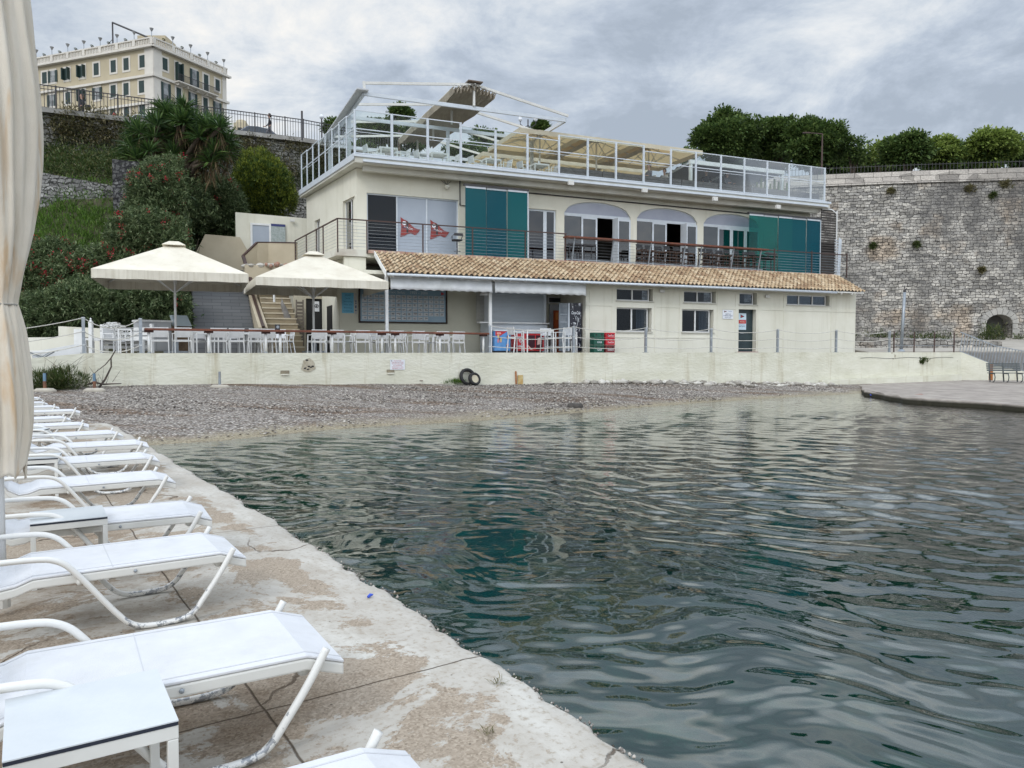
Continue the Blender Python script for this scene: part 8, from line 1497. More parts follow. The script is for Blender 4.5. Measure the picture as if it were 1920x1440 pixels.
def lounger():
 """origin on the ground under the foot end; x runs towards the head, y across"""
 t = thing('sun_lounger', '', 'sun lounger', (0, 0, 0), 0, 'white sun loungers lined up on the dock'); hw = .315; H = .36
 path = [(0.0, H - .05), (.15, H), (1.12, H), (1.20, H - .03), (1.28, H - .04), (1.36, H + .01), (1.72, H + .60)]
 def strip(y0, y1, th, up):
  V = []; 
  for x, z in path: V += [(x, y0, z + up), (x, y1, z + up), (x, y1, z + up - th), (x, y0, z + up - th)]
  Fs = []
  for i in range(len(path) - 1): a = 4 * i; Fs += [(a, a + 1, a + 5, a + 4), (a + 1, a + 2, a + 6, a + 5), (a + 2, a + 3, a + 7, a + 6), (a + 3, a, a + 4, a + 7)]
  Fs += [(0, 3, 2, 1), tuple(4 * (len(path) - 1) + k for k in (0, 1, 2, 3))]; return V, Fs
 m = MB(); m.add(*strip(-hw, hw, .012, .018)); sl_ = m.build('sling', sling, t, bevel=.004)
 for s_ in (-1, 1): m = MB(); m.add(*strip(s_ * (hw - .040) - .003, s_ * (hw - .040) + .003, .004, .0205)); m.build('seam', mk('seam_grey', (.55, .555, .57), (.50, .505, .52)), sl_)
 m = MB(); m.box((.73, -hw + .01, H + .017), (.735, hw - .01, H + .0195)); m.build('seam', mk('seam_grey', (0, 0, 0)), sl_)
 for s_ in (-1, 1):
  y0, y1 = sorted((s_ * hw, s_ * (hw - .035))); m = MB(); m.add(*strip(y0, y1, .05, .004)); m.build('side_rail', M['offwhite'], t, bevel=.008)
  y = s_ * (hw + .025); P_ = [(.08, H + .04), (.16, H - .10), (.26, .12), (.31, .05), (.39, .0165), (.56, .0165), (.63, .03), (.70, .085), (.92, .385), (.99, .455), (1.09, .485), (1.48, .485), (1.60, .46)]
  m = MB(); m.tube(chaikin([(x, y, z) for x, z in P_]), .0165, 10); m.build('tube_frame', chip, t, smooth=True)
 m = MB(); m.tube([(.16, -hw + .02, H - .045), (.16, hw - .02, H - .045)], .028, 10); m.tube([(.9, -hw - .02, H - .04), (.9, hw + .02, H - .04)], .016, 8); m.build('crossbar', M['offwhite'], t, smooth=True)
 for s_ in (-1, 1): m = MB(); m.sphere((.62, s_ * (hw + .004), H - .02), .010, 8, 6); m.build('bolt', M['steel'], t)
 for s_ in (-1, 1): m = MB(); m.bar((1.36, s_ * (hw - .02), H - .06), (1.73, s_ * (hw - .02), H + .64), .03, .05); m.build('backrest_rail', M['offwhite'], t, bevel=.006)
 m = MB(); m.bar((1.45, -hw, .47), (1.45, hw, .47), .02, .02); m.build('stay', M['offwhite'], t); return t
lg0 = lounger(); used['lg'] = False
HD = math.atan2(-.51, -.86)      # direction foot -> head
feet = [((760, 1388), (820, 1440), None, 'nearest sun lounger, cut off by the bottom of the picture'), ((645, 1245), None, None, 'second nearest sun lounger, behind the nearest side table'), ((462, 1050), None, None, 'third sun lounger from the camera, with a clear view of its bent tube'), ((398, 978), None, None, 'fourth sun lounger, partly behind the second side table'), ((330, 908), None, None, 'fifth sun lounger from the camera'), ((300, 868), None, None, 'sixth sun lounger from the camera'), ((280, 841), None, None, 'seventh sun lounger from the camera'), ((232, 820), None, None, 'eighth sun lounger from the camera'), ((167, 803), None, None, 'ninth sun lounger, with a foot end pulled back'), ((134, 790), None, None, 'tenth sun lounger from the camera'), ((150, 776), None, None, 'eleventh sun lounger, standing out towards the beach'), ((112, 768), None, None, 'twelfth sun lounger from the camera'), ((91, 760), None, None, 'second farthest sun lounger, beside the beach'), ((81, 751), None, None, 'farthest sun lounger, nearest the quay wall')]
c, s_ = math.cos(HD), math.sin(HD)
for i, (p, p2, _, lab) in enumerate(feet):
 an = HD + R((0, 0, 2.2, -2, 1.6, 0, -2.6, 2, -1.5, 2.5, -2, 1, 3, -1)[i]); c, s_ = math.cos(an), math.sin(an)
 yl = .315                      # the near corner of the foot end is at local y = +hw (x axis towards the head)
 if i == 0: w3 = atZ(p[0], p[1], DZ + .36 - .0); yl = -.315
 else: w3 = atZ(p[0], p[1], DZ + .31)
 loc = (w3.x - (0 * c - yl * s_), w3.y - (0 * s_ + yl * c), DZ); put(lg0, 'lg', loc, an, lab)
dtop = mk('table_pale', (.60, .625, .64), (.53, .56, .575), 3, .3, .05, 40)
streaks(sling, .35, (.80, .78, .72), (.50, .68), 1.0, 3.0)
def dock_table():
 t = thing('side_table', '', 'side table', (0, 0, 0), 0, 'white side tables between the loungers'); w_ = .23; h = .45
 m = MB(); m.box((-w_, -w_, h - .004), (w_, w_, h)); m.build('tabletop', dtop, t); m = MB(); m.box((-w_ + .001, -w_ + .001, h - .016), (w_ - .001, w_ - .001, h - .0045)); m.build('dark_edge', mk('edge_dark', (.02, .025, .04)), t)
 m = MB(); i = .018
 for a, b in (((-w_, -w_ + i), (w_, -w_ + i)), ((-w_, w_ - i), (w_, w_ - i))): m.bar((a[0], a[1], h - .038), (b[0], b[1], h - .038), .03, .042)
 for a, b in (((-w_ + i, -w_ + .034), (-w_ + i, w_ - .034)), ((w_ - i, -w_ + .034), (w_ - i, w_ - .034))): m.bar((a[0], a[1], h - .038), (b[0], b[1], h - .038), .03, .042)
 m.build('apron', M['offwhite'], t, bevel=.002)
 for sx_ in (-1, 1):
  for sy_ in (-1, 1): m = MB(); x, y = sx_ * (w_ - .0165), sy_ * (w_ - .0165); m.box((x - .0155, y - .0155, 0), (x + .0155, y + .0155, h - .06)); m.build('leg', M['offwhite'], t, bevel=.002)
 return t
dt0 = dock_table(); used['dt'] = False
def tpos(pr_, pl_, zt_=DZ + .45):
 a = atZ(*pr_, zt_); b = atZ(*pl_, zt_); return a, b
for (p_nr, p_fr, p_nl), lab in ((((335, 1350), (275, 1252), (20, 1425)), 'nearest white side table with a dark-edged top'), (((202, 968), (183, 947), (45, 984)), 'second white side table, in front of the fourth lounger'), (((108, 858), (100, 845), (30, 862)), 'third white side table, half behind the closed umbrella'), (((75, 808), (71, 802), (35, 809)), 'farthest small white side table beside the umbrella cloth')):
 a = atZ(*p_nr, DZ + .45); b = atZ(*p_fr, DZ + .45); d_ = atZ(*p_nl, DZ + .45); an = math.atan2((a - d_).y, (a - d_).x); e = Vector((math.cos(an), math.sin(an))); n2 = Vector((-e.y, e.x)); c_ = a.xy - e * .23 + n2 * .23; put(dt0, 'dt', (c_.x, c_.y, DZ), an, lab)
# == THE CLOSED UMBRELLA AT THE LEFT
def closed_umbrella():
 Yc = 4.6; c = atY(-8, 700, Yc); t = thing('closed_umbrella', 'tall closed cream umbrella tied with a cord at the left edge', 'umbrella', (c.x, Yc, DZ)); s_ = Yc / F
 sil = [(-160, 46), (-60, 58), (0, 64), (60, 70), (120, 76), (170, 79), (230, 80), (300, 77), (370, 71), (430, 62), (480, 51), (530, 40), (562, 32), (571, 31), (580, 34), (620, 43), (680, 50), (740, 54), (790, 53), (830, 49), (860, 43), (886, 40)]
 rows = []; na = 180; th = np.linspace(0, 2 * np.pi, na, endpoint=False)
 zs_ = np.array([atY(0, y, Yc).z - DZ for y, _ in sil]); rs_ = np.array([(x + 8) * s_ for _, x in sil]); zz = np.linspace(zs_[0], zs_[-1], 150); o_ = np.argsort(zs_); rr = np.interp(zz, zs_[o_], rs_[o_]); V = []
 for z, r in zip(zz, rr):
  h = (z - zz[-1]) / (zz[0] - zz[-1]); tie = math.exp(-((z - zs_[13]) / .16) ** 2); tw = 1.5 * h + .25 * math.sin(3 * z); amp = .15 * (1 - .55 * tie)
  f = (np.abs(np.sin(4 * (th + tw * .55) + .5 * np.sin(z * 1.7))) ** .7 - .6) * amp + .045 * np.sin(11 * (th - tw * .4) + 2 * z) + .025 * np.sin(23 * th + 5 * z + 2 * np.sin(z)); f = f - f.max() * .6
  rad = r * (1 + f) * (1 + .02 * np.sin(7 * z + 2 * th)); V.append(np.stack([rad * np.cos(th), rad * np.sin(th) * .9, np.full(na, z) + (.035 * np.sin(4 * th + 1) + .03 * np.sin(7 * th)) * np.clip(1 - h * 14, 0, 1) * 1.0], -1))
 V = np.array(V); n = len(V); a = np.arange(n * na).reshape(n, na); an = np.roll(a, -1, 1); Fq = np.stack([a[:-1], a[1:], an[1:], an[:-1]], -1).reshape(-1, 4)
 m = mk('umbrella_cloth', (.76, .70, .60), (.64, .56, .44), 2.2, .9, .25, 260, stretch=(1, 1, .35), fac=(.38, .66)); tt, nn, ll, bb = nodes(m)
 g = nn.new('ShaderNodeTexNoise'); g.inputs['Scale'].default_value = 1.6; g.inputs['Detail'].default_value = 6; g.inputs['Distortion'].default_value = 1.2; src = nn.new('ShaderNodeNewGeometry').outputs['Position']; mp = nn.new('ShaderNodeMapping'); mp.inputs['Scale'].default_value = (3.5, 3.5, .5); ll.new(src, mp.inputs[0]); ll.new(mp.outputs[0], g.inputs['Vector'])
 r2 = nn.new('ShaderNodeMapRange'); r2.inputs[1].default_value = .56; r2.inputs[2].default_value = .66; r2.inputs[4].default_value = .8; ll.new(g.outputs['Fac'], r2.inputs[0]); old = bb.inputs['Base Color'].links[0].from_socket; mx = nn.new('ShaderNodeMixRGB'); mx.blend_type = 'MULTIPLY'; ll.new(r2.outputs[0], mx.inputs[0]); ll.new(old, mx.inputs[1]); mx.inputs[2].default_value = (.86, .66, .46, 1); ll.new(mx.outputs[0], bb.inputs['Base Color'])
 tr = nn.new('ShaderNodeBsdfTranslucent'); tr.inputs['Color'].default_value = (.6, .5, .38, 1); ms = nn.new('ShaderNodeMixShader'); ms.inputs[0].default_value = .12; ll.new(bb.outputs[0], ms.inputs[1]); ll.new(tr.outputs[0], ms.inputs[2]); ll.new(ms.outputs[0], nn.get('Material Output').inputs['Surface'])
 cl = fast_mesh('cloth', V.reshape(-1, 3), Fq, m, t, smooth=True); sd_ = cl.modifiers.new('t', 'SOLIDIFY'); sd_.thickness = .004
 zt = zs_[13]; rt = rs_[13] * .98; m_ = MB(); m_.tube([(rt * math.cos(k * math.pi / 12), rt * .9 * math.sin(k * math.pi / 12), zt) for k in range(25)], .006, 5, caps=False); m_.build('cord', mk('cord_grey', (.35, .33, .29)), cl)
 m_ = MB(); m_.tube([(0, 0, .05), (0, 0, zz[0] + .1)], .028, 10); m_.build('pole', M['white'], t, smooth=True); m_ = MB(); m_.tube([(0, 0, .05), (0, 0, .3)], .045, 10); m_.build('base', M['offwhite'], t)
closed_umbrella()
# == RIGHT SIDE: lamp post, railings, benches
c = atY(1690, 636, 41.2); t = thing('lamp_post', 'tall grey steel mast standing right of the building before the fortress wall', 'post', (c.x, c.y, 1.80)); h = atY(1700, 548, 41.2).z - 1.8
m = MB(); m.tube([(0, 0, 0), (.12, 0, h)], [.085, .075], 10); m.build('mast', M['steel'], t, smooth=True); m = MB(); m.lathe([(.2, 0), (.2, .03), (.1, .14)], (0, 0, 0), 12); m.build('foot', M['steel'], t); m = MB(); m.box((.06, -.04, h), (.18, .04, h + .12)); m.bar((.12, 0, h + .1), (.12, 0, h + .35), .03, .03); m.tube([(.12, 0, h + .12), (.24, 0, h + .2)], .03, 6); m.build('fitting', M['dark'], t); m = MB(); [m.box((.14 + .03 * k * 0, -.02, z), (.2, .02, z + .05)) for k, z in enumerate(np.arange(h * .45, h - .2, .32))]; m.build('cleat', M['steel'], t)
c0_ = b2w(*w2b((kr[0], kr[1], 0))[:2]); t = thing('edge_railing', 'thin rusty two-rail railing along the quay edge before the ramp', 'railing', (0, 0, 0)); m = MB(); mr_ = MB()
pz = [edge_pt(p, .25)[0] for p in (1684, 1722, 1760, 1797)]
for p in pz: m = MB(); m.box((p[0] - .025, p[1] - .025, TZ), (p[0] + .025, p[1] + .025, TZ + 1.05)); m.build('post', M['brown'], t)
for z in (.35, .7): mr_.bar((pz[0][0], pz[0][1], TZ + z), (pz[-1][0], pz[-1][1], TZ + z), .02, .02)
mr_.build('wire', M['steel'], t)
t = thing('ramp_railing', 'grey barred railing sloping down along the ramp wall', 'railing', (0, 0, 0)); a = Vector((kr[0] + .05, kr[1] + .25, TZ)); b = Vector((kr2[0], kr2[1] + .22, 1.05)); c_ = Vector((kr3[0], kr3[1] + .22, .62)); d_ = Vector((kr3[0] + 5, kr3[1] - 1.0, .52)); m = MB(); bars = MB()
for p, q in ((a, b), (b, c_), (c_, d_)):
 m.bar(p + Vector((0, 0, 1.08)), q + Vector((0, 0, 1.08)), .045, .045); m.bar(p + Vector((0, 0, .06)), q + Vector((0, 0, .06)), .035, .035); k_ = int((q - p).length / .145)
 for k in range(k_): w3 = p.lerp(q, k / k_); bars.bar(w3 + Vector((0, 0, .06)), w3 + Vector((.14, 0, 1.08)), .028, .028)
m.build('rail', M['steel'], t); bars.build('baluster', M['steel'], t)
t = thing('upper_railing', 'thin railing in front of the arched gate of the fortress wall', 'railing', (0, 0, 0)); m = MB(); bars = MB(); a = Vector((36.4, 53.2, 2.8)); b = Vector((46, 52.4, 2.8)); m.bar(a + Vector((0, 0, 1.2)), b + Vector((0, 0, 1.2)), .04, .04)
for k in range(40): w3 = a.lerp(b, k / 40); bars.bar(w3, w3 + Vector((0, 0, 1.2)), .03, .03)
m.build('rail', M['steel'], t); bars.build('baluster', M['steel'], t)
c = atY(1886, 628, 58.6); t = thing('covered_boat', 'pale tarpaulin-covered boat hull inside the dark arch', 'boat', (c.x, c.y, 2.4)); m = MB(); m.sphere((0, 0, .55), 1, 14, 8, 0, (1.4, .7, .35)); m.build('hull', M['offwhite'], t, smooth=True); m = MB(); m.add([(-1.3, -.7, .6), (1.2, -.7, .75), (1.2, .7, .75), (-1.3, .7, .6), (0, 0, 1.25), (.8, 0, 1.15)], [(0, 1, 5, 4), (1, 2, 5), (2, 3, 4, 5), (3, 0, 4)]); m.build('cover', mk('tarp', (.50, .50, .47), (.36, .36, .34), 3, .8), t)
def park_bench(label, x, y, rz, first=None):
 if first: return copy_tree(first, (x, y, .3), rz, label)
 t = thing('park_bench', label, 'bench', (x, y, .3), rz, 'dark benches on the concrete apron'); wd = mk('bench_dark', (.055, .065, .065), (.09, .10, .10), 5, .6)
 for k in range(4): m = MB(); m.box((0, .08 + k * .11, .43), (1.6, .17 + k * .11, .46)); m.build('seat_slat', wd, t)
 for k in range(4): m = MB(); m.slab([(0, .52 + k * .03, .54 + k * .105), (1.6, .52 + k * .03, .54 + k * .105), (1.6, .54 + k * .03, .62 + k * .105), (0, .54 + k * .03, .62 + k * .105)], (0, .025, 0)); m.build('back_slat', wd, t)
 for x_ in (.15, .8, 1.45): m = MB(); m.bar((x_, .5, 0), (x_, .66, .95), .05, .05); m.bar((x_, .08, .41), (x_, .54, .41), .05, .04); m.tube([(x_, .1, .4), (x_, .02, .25), (x_, .06, .06), (x_, .2, .0)], .025, 6); m.build('leg', wd, t)
 return t
c = atZ(1853, 716, .3); bn = park_bench('dark slatted bench at the foot of the ramp wall, left one', c.x, c.y - .3, R(-6)); c2 = atZ(1918, 717, .3); park_bench('dark slatted bench at the ramp wall, cut by the right edge', c.x + 1.75, c.y - .5, R(-6), bn)
t = thing('rust_pillar', 'rust-stained steel strip on the end of the ramp wall', 'strip', (c.x - .1, c.y + .55, .25)); a_ = onplane(1857, 700, (kr2[0], kr2[1]), (Vector(kr3) - Vector(kr2)).normalized()); e = (Vector(kr3) - Vector(kr2)).normalized(); q = Vector(kr2) + e * a_[0]; t.location = (q.x, q.y - .02, .3); t.rotation_euler.z = math.atan2(e.y, e.x); m = MB(); m.box((-.1, -.03, 0), (.1, 0, .85)); m.build('strip', M['rust'], t)
m = MB(); a = on_quay(1700, 671, .01); p, a_ = a
for k in range(12): x0 = -3.2 + k * .55; m.tube([(x0, -.005, .03 * math.sin(k * 1.3)), (x0 + .56, -.005, .03 * math.sin((k + 1) * 1.3))], .008, 4)
o = m.build('cable', M['dark'], None, loc=tuple(p), rotz=a_); tag(o, 'thin black cable along the quay wall below the mast', 'cable')
r_ = np.random.RandomState(77); p, a_ = on_quay(1730, 674, .05); q = crown('wall_plant', LM['weed'], None, [((p.x, p.y, p.z), (.32, .05, .07)), ((p.x - .1, p.y, p.z - .12), (.1, .05, .1))], 22, 16, .06, (.10, .05), 78, .2); tag(q, 'small green plant rooted in the quay wall below the mast', 'plant')
# == HOTEL
HY = 95.0; h0 = atY(287, 88, HY); dl = Vector((-.938, .347)).normalized(); dr_ = Vector((.432, .902)).normalized(); H0 = Vector((h0.x, h0.y))
ht_ = thing('hotel', 'ochre three-storey hotel with dark green shutters and a white roof balustrade', 'hotel', (H0.x, H0.y, 0)); ZT = h0.z; ZB = 12.0
och = mk('ochre_plaster', (.50, .43, .30), (.45, .385, .265), .5, .9); trim = mk('hotel_trim', (.66, .62, .55), (.58, .54, .48), .6, .85); shut = mk('shutter_green', (.012, .030, .028), (.02, .04, .035), 3, .6)
LL, LR = 24.0, None; LR = onplane(424, 160, H0, dr_)[0]
def HL(s_, z, off=0.0): n_ = Vector((dl.y, -dl.x)); n_ = n_ if n_.y < 0 else -n_; q = dl * s_ + n_ * off; return (q.x, q.y, z)
def HR(s_, z, off=0.0): n_ = Vector((dr_.y, -dr_.x)); n_ = n_ if n_.y < 0 else -n_; q = dr_ * s_ + n_ * off; return (q.x, q.y, z)
def quadbox(m, f, s0, s1, z0, z1, o0, o1): m.slab([f(s0, z0, o1), f(s1, z0, o1), f(s1, z1, o1), f(s0, z1, o1)], tuple(Vector(f(s0, z0, o0)) - Vector(f(s0, z0, o1))))
m = MB(); m.prism([(0, 0), (dr_ * LR)[:], (dr_ * LR + dl * LL)[:], (dl * LL)[:]], ZB, ZT); m.build('wall', och, ht_)
m = MB()
zc1 = onplane(287, 141, H0, dl)[1]; zc2 = onplane(287, 192, H0, dl)[1]
for z in (zc1, zc2): quadbox(m, HL, -.15, LL, z - .14, z + .14, -.05, .28); quadbox(m, HR, -.15, LR + .3, z - .14, z + .14, -.05, .28)
quadbox(m, HL, -.3, LL, ZT - .05, ZT + .18, -.05, .5); quadbox(m, HR, -.3, LR + .5, ZT - .05, ZT + .18, -.05, .5)
m.build('cornice', trim, ht_); m = MB(); quadbox(m, HL, .0, 1.35, ZB, ZT - .05, -.02, .06); quadbox(m, HR, .0, 1.2, ZB, ZT - .05, -.02, .06); quadbox(m, HR, LR - .7, LR, ZB, ZT - .05, -.02, .06); m.build('corner_pilaster', trim, ht_)
def shutter_window(f, s_, z, w_, h, style):
 fm = MB(); b = .24; quadbox(fm, f, s_ - w_ / 2 - b, s_ + w_ / 2 + b, z - h / 2 - b, z + h / 2 + b, 0, .05); fo = fm.build('window', trim, ht_)
 m = MB(); quadbox(m, f, s_ - w_ / 2, s_ + w_ / 2, z - h / 2, z + h / 2, .0, .07); m.build('pane', (shut if style == 'c' else mk('hotel_glass', (.35, .36, .36), (.12, .13, .13), 1.2, .2)), fo)
 if style == 'o':
  for sg in (-1, 1): m = MB(); quadbox(m, f, s_ + sg * (w_ / 2 + .02), s_ + sg * (w_ / 2 + w_ * .48), z - h / 2, z + h / 2, .06, .12); m.build('shutter', shut, fo)
 if style == 'a':
  for sg in (-1, 1): m = MB(); quadbox(m, f, s_ + sg * (w_ / 2 - .02), s_ + sg * (w_ / 2 + .12), z - h / 2, z + h / 2, .06, .5); m.build('shutter', shut, fo)
  m = MB(); quadbox(m, f, s_ + .05, s_ + w_ / 2, z - h / 2, z + h / 2, .07, .1); m.build('shutter', shut, fo)
W1 = [(99.6, 143, 'o'), (126, 138, 'a'), (154.6, 134, 'a'), (181, 130, 'c'), (213, 125, 'c'), (237, 120, 'c'), (267, 115, 'c'), (84, 146, 'c')]
W2 = [(98, 191, 'o'), (128, 188, 'c'), (155, 184, 'a'), (183, 179, 'o'), (213, 171, 'c'), (237, 167, 'c'), (266, 163, 'c')]
W3 = [(180, 222, 'c'), (212, 217, 'c'), (238, 214, 'c'), (267, 210, 'c'), (128, 232, 'c')]
hz1 = np.mean([onplane(a, b, H0, dl)[1] for a, b, _ in W1[3:7]]); hz2 = np.mean([onplane(a, b, H0, dl)[1] for a, b, _ in W2[4:]]); hz3 = hz2 - (hz1 - hz2) * .97
for W_, z in ((W1, hz1), (W2, hz2), (W3, hz3)):
 for a, b, st in W_: shutter_window(HL, onplane(a, b, H0, dl)[0], z, .82, 1.45, st)
V1 = [(309, 122, 'c', 1), (334, 138, 'a', 2), (364, 148, 'o', 2), (386, 156, 'c', 2), (407.5, 163, 'c', 1)]; V2 = [(310.5, 174, 'o', 2), (335, 185, 'c', 2), (361, 193, 'o', 2), (385, 202, 'c', 2), (407, 208, 'o', 2)]
for W_, z in ((V1, hz1), (V2, hz2)):
 for a, b, st, k in W_: shutter_window(HR, onplane(a, b, H0, dr_)[0], z - (.35 if k == 2 else 0), .72, 1.45 + (.75 if k == 2 else 0), st)
def balcony(s0, s1, z, nm):
 m = MB(); quadbox(m, HR, s0, s1, z - .12, z, 0, .95); bo = m.build('balcony', trim, ht_); m = MB()
 k = s0
 while k <= s1: quadbox(m, HR, k - .015, k + .015, z, z + .85, .88, .92); k += .16
 quadbox(m, HR, s0, s1, z + .83, z + .88, .87, .93); m.build('balustrade', M['dark'], bo); m = MB(); k = s0 + .3
 while k <= s1: quadbox(m, HR, k - .08, k + .08, z - .42, z - .121, 0, .6); k += 1.5
 m.build('bracket', trim, bo)
sb0, sb1 = onplane(325, 145, H0, dr_)[0], onplane(401, 175, H0, dr_)[0]; balcony(sb0, sb1, zc1 + .15, 1)
for a, b in ((299, 325), (347, 376), (396, 419)): balcony(onplane(a, 200, H0, dr_)[0], onplane(b, 200, H0, dr_)[0], zc2 + .15, 2)
bal_ = MB(); pr2 = MB(); zb0 = ZT + .18; hb = .95
for f, L_ in ((HL, LL), (HR, LR)):
 quadbox(pr2, f, -.1, L_, zb0 + hb - .16, zb0 + hb, .05, .33); quadbox(pr2, f, -.1, L_, zb0, zb0 + .14, .08, .30); k = 0
 while k < L_ - .2:
  bay = 2.75; 
  quadbox(pr2, f, k - .22, k + .22, zb0 + .14, zb0 + hb - .16, .05, .33)
  for j in range(1, 9):
   s_ = k + .22 + j * (bay - .44) / 9
   if s_ < L_: quadbox(bal_, f, s_ - .055, s_ + .055, zb0 + .14, zb0 + hb - .16, .13, .25)
  k += bay
pr2.build('balustrade_rail', trim, ht_); tag(bal_.build('baluster', trim, ht_), None, None, kind='stuff')
lampH = None
def roof_lamp(loc, lab):
 global lampH
 if lampH is None:
  lampH = thing('roof_lamp', lab, 'lamp', loc, 0, 'lamps along the hotel roof balustrade'); lampH.scale = (.75,) * 3; m = MB(); m.tube([(0, 0, 0), (0, 0, .9)], .06, 6); m.build('stem', M['steel'], lampH); m = MB(); m.lathe([(.08, .85), (.30, 1.3), (.32, 1.36), (.06, 1.42)], (0, 0, 0), 10); m.build('shade', mk('lamp_grey', (.22, .22, .22), (.3, .3, .3)), lampH); return lampH
 return copy_tree(lampH, loc, None, lab)
o_n = ['', 'second', 'third', 'fourth', 'fifth', 'sixth', 'seventh', 'eighth']
k = 0; i = 0
while k < LL: q = HL(k, zb0 + hb, .19); roof_lamp((H0.x + q[0], H0.y + q[1], q[2]), 'bowl lamp on the hotel roof corner nearest the sea' if i == 0 else 'bowl lamp on the hotel roof, %s from the corner on the long left side' % o_n[min(i, 7)]) if i < 8 else None; k += 2.75; i += 1
k = 2.75; i = 1
while k < LR: q = HR(k, zb0 + hb, .19); roof_lamp((H0.x + q[0], H0.y + q[1], q[2]), 'bowl lamp on the hotel roof, %s from the corner on the short right side' % o_n[i]); k += 2.75; i += 1
pot0 = None
for i, (f, s_, lab) in enumerate([(HL, 1.4 + 2.75 * j, 'small potted plant on the hotel roof rail, left side, %s bay from the corner' % (['first'] + o_n[1:])[j]) for j in range(1, 7)] + [(HR, 1.4 + 2.75 * j, 'small potted plant on the hotel roof rail, right side, %s bay from the corner' % (['first'] + o_n[1:])[j]) for j in range(0, 4)]):
 q = f(s_, zb0 + hb, .19); loc = (H0.x + q[0], H0.y + q[1], q[2])
 if pot0 is None: pot0 = thing('roof_pot', lab, 'potted plant', loc, 0, 'potted plants along the hotel roof balustrade'); pot0.scale = (.6,) * 3; m = MB(); m.lathe([(.13, 0), (.2, .22)], (0, 0, 0), 8); m.build('pot', M['brown'], pot0); crown('foliage', LM['weed'], pot0, [((0, 0, .35), (.22, .22, .16))], 12, 12, .1, (.2, .06), 400, .3)
 else: copy_tree(pot0, loc, None, lab)
a = onplane(253, 80, H0, dl)[0]; q = HL(a, 0, -3.0); m = MB(); m.box((q[0] - 1.6, q[1] - 1, ZT), (q[0] + 1.9, q[1] + 2, ZT + 2.5)); m.build('attic', och, ht_)
a0 = onplane(212, 95, H0, dl)[0]; a1 = onplane(282, 75, H0, dl)[0]; zt2 = onplane(212, 42, H0, dl)[1]
t = thing('roof_frame', 'dark pipe frame with a slanting beam above the hotel roof', 'frame', (H0.x, H0.y, 0)); m = MB(); m.tube([HL(a0, ZT + .2, .0), HL(a0, zt2, .0)], .09, 6); m.build('mast', M['dark'], t); m = MB(); m.tube([HL(a0, zt2, 0), HL(a1, onplane(282, 72, H0, dl)[1], 0)], .12, 6); m.tube([HL(a0 - 4.2, zt2 - 1.95, 0), HL(a1, onplane(276, 74, H0, dl)[1], -.1)], .05, 5); m.build('beam', M['dark'], t); m = MB(); m.tube([HL(a0, zt2 - 2.0, 0), HL(a0 + 2.4, ZT + .3, 0)], .05, 5); m.build('stay', M['steel'], t)
c = atY(449, 232, 78); t = thing('arched_kiosk', 'small ochre arched building right of the hotel', 'building', (c.x, 78, 14.8)); m = MB(); h = atY(449, 222, 78).z - 14.8; m.box((-.6, 0, 0), (.6, 1.2, h - .4)); m.lathe([(.6, h - .4), (.5, h - .1), (.0, h + .1)], (0, .6, 0), 12); m.build('wall', och, t); m = MB(); m.box((-.2, -.02, .2), (.2, 0, h - .9)); m.build('opening', M['black'], t)
# == CARS ON THE STREET
def car(label, px, Y, rz, paint, z):
 c = atY(px, 210, Y); t = thing('parked_car', label, 'car', (c.x, Y, z), rz, 'cars parked on the street'); W_ = .88
 body = [(-2.1, .25), (-2.12, .62), (-1.95, .80), (-1.1, .90), (1.35, .95), (2.0, .88), (2.12, .6), (2.1, .25)]; cab = [(-1.15, .88), (-.45, 1.42), (.2, 1.50), (1.1, 1.46), (1.75, .95)]
 m = MB(); m.slab([(x, -W_, zz_) for x, zz_ in body], (0, 2 * W_, 0)); m.build('body', paint, t, bevel=.06); m = MB(); n = len(cab); m.add([(x, -W_ * (.97 if zz_ < 1 else .78), zz_) for x, zz_ in cab] + [(x, W_ * (.97 if zz_ < 1 else .78), zz_) for x, zz_ in cab], [tuple(range(n))[::-1], tuple(range(n, 2 * n))] + [(i, (i + 1) % n, n + (i + 1) % n, n + i) for i in range(n)]); m.build('cabin', paint, t, bevel=.05)
 gm_ = mk('car_glass', (.04, .05, .06), (.06, .07, .08), 2, .08)
 m = MB()
 for s_ in (-1, 1): m.add([(-.95, s_ * W_ * .965, .95), (.2, s_ * W_ * .965, .97), (.2, s_ * W_ * .80, 1.42), (-.42, s_ * W_ * .82, 1.36)], [(0, 1, 2, 3)]); m.add([(.27, s_ * W_ * .965, .97), (1.45, s_ * W_ * .965, .98), (1.02, s_ * W_ * .80, 1.38), (.27, s_ * W_ * .80, 1.42)], [(0, 1, 2, 3)])
 m.add([(-1.14, -.7, .93), (-1.14, .7, .93), (-.52, .6, 1.37), (-.52, -.6, 1.37)], [(0, 1, 2, 3)]); m.add([(1.74, -.7, .99), (1.74, .7, .99), (1.2, .6, 1.40), (1.2, -.6, 1.40)], [(3, 2, 1, 0)])
 o = m.build('window', gm_, t); sd_ = o.modifiers.new('t', 'SOLIDIFY'); sd_.thickness = .03; sd_.offset = 0
 for x in (-1.3, 1.3):
  for s_ in (-1, 1): m = MB(); m.lathe([(0, -.1), (.25, -.1), (.32, -.09), (.32, .09), (.25, .1), (0, .1)], (0, 0, 0), 16); w3 = m.build('wheel', mk('tyre_black', (.015, .015, .015)), t); w3.location = (x, s_ * (W_ - .06), .32); w3.rotation_euler.x = R(90); m = MB(); m.lathe([(0, -.112), (.18, -.112), (.18, .112), (0, .112)], (0, 0, 0), 10); m.build('rim', M['steel'], w3)
 for s_ in (-1, 1): m = MB(); m.box((-2.13, s_ * .6 - .15, .62), (-2.06, s_ * .6 + .15, .75)); m.build('headlight', M['sign_white'], t)
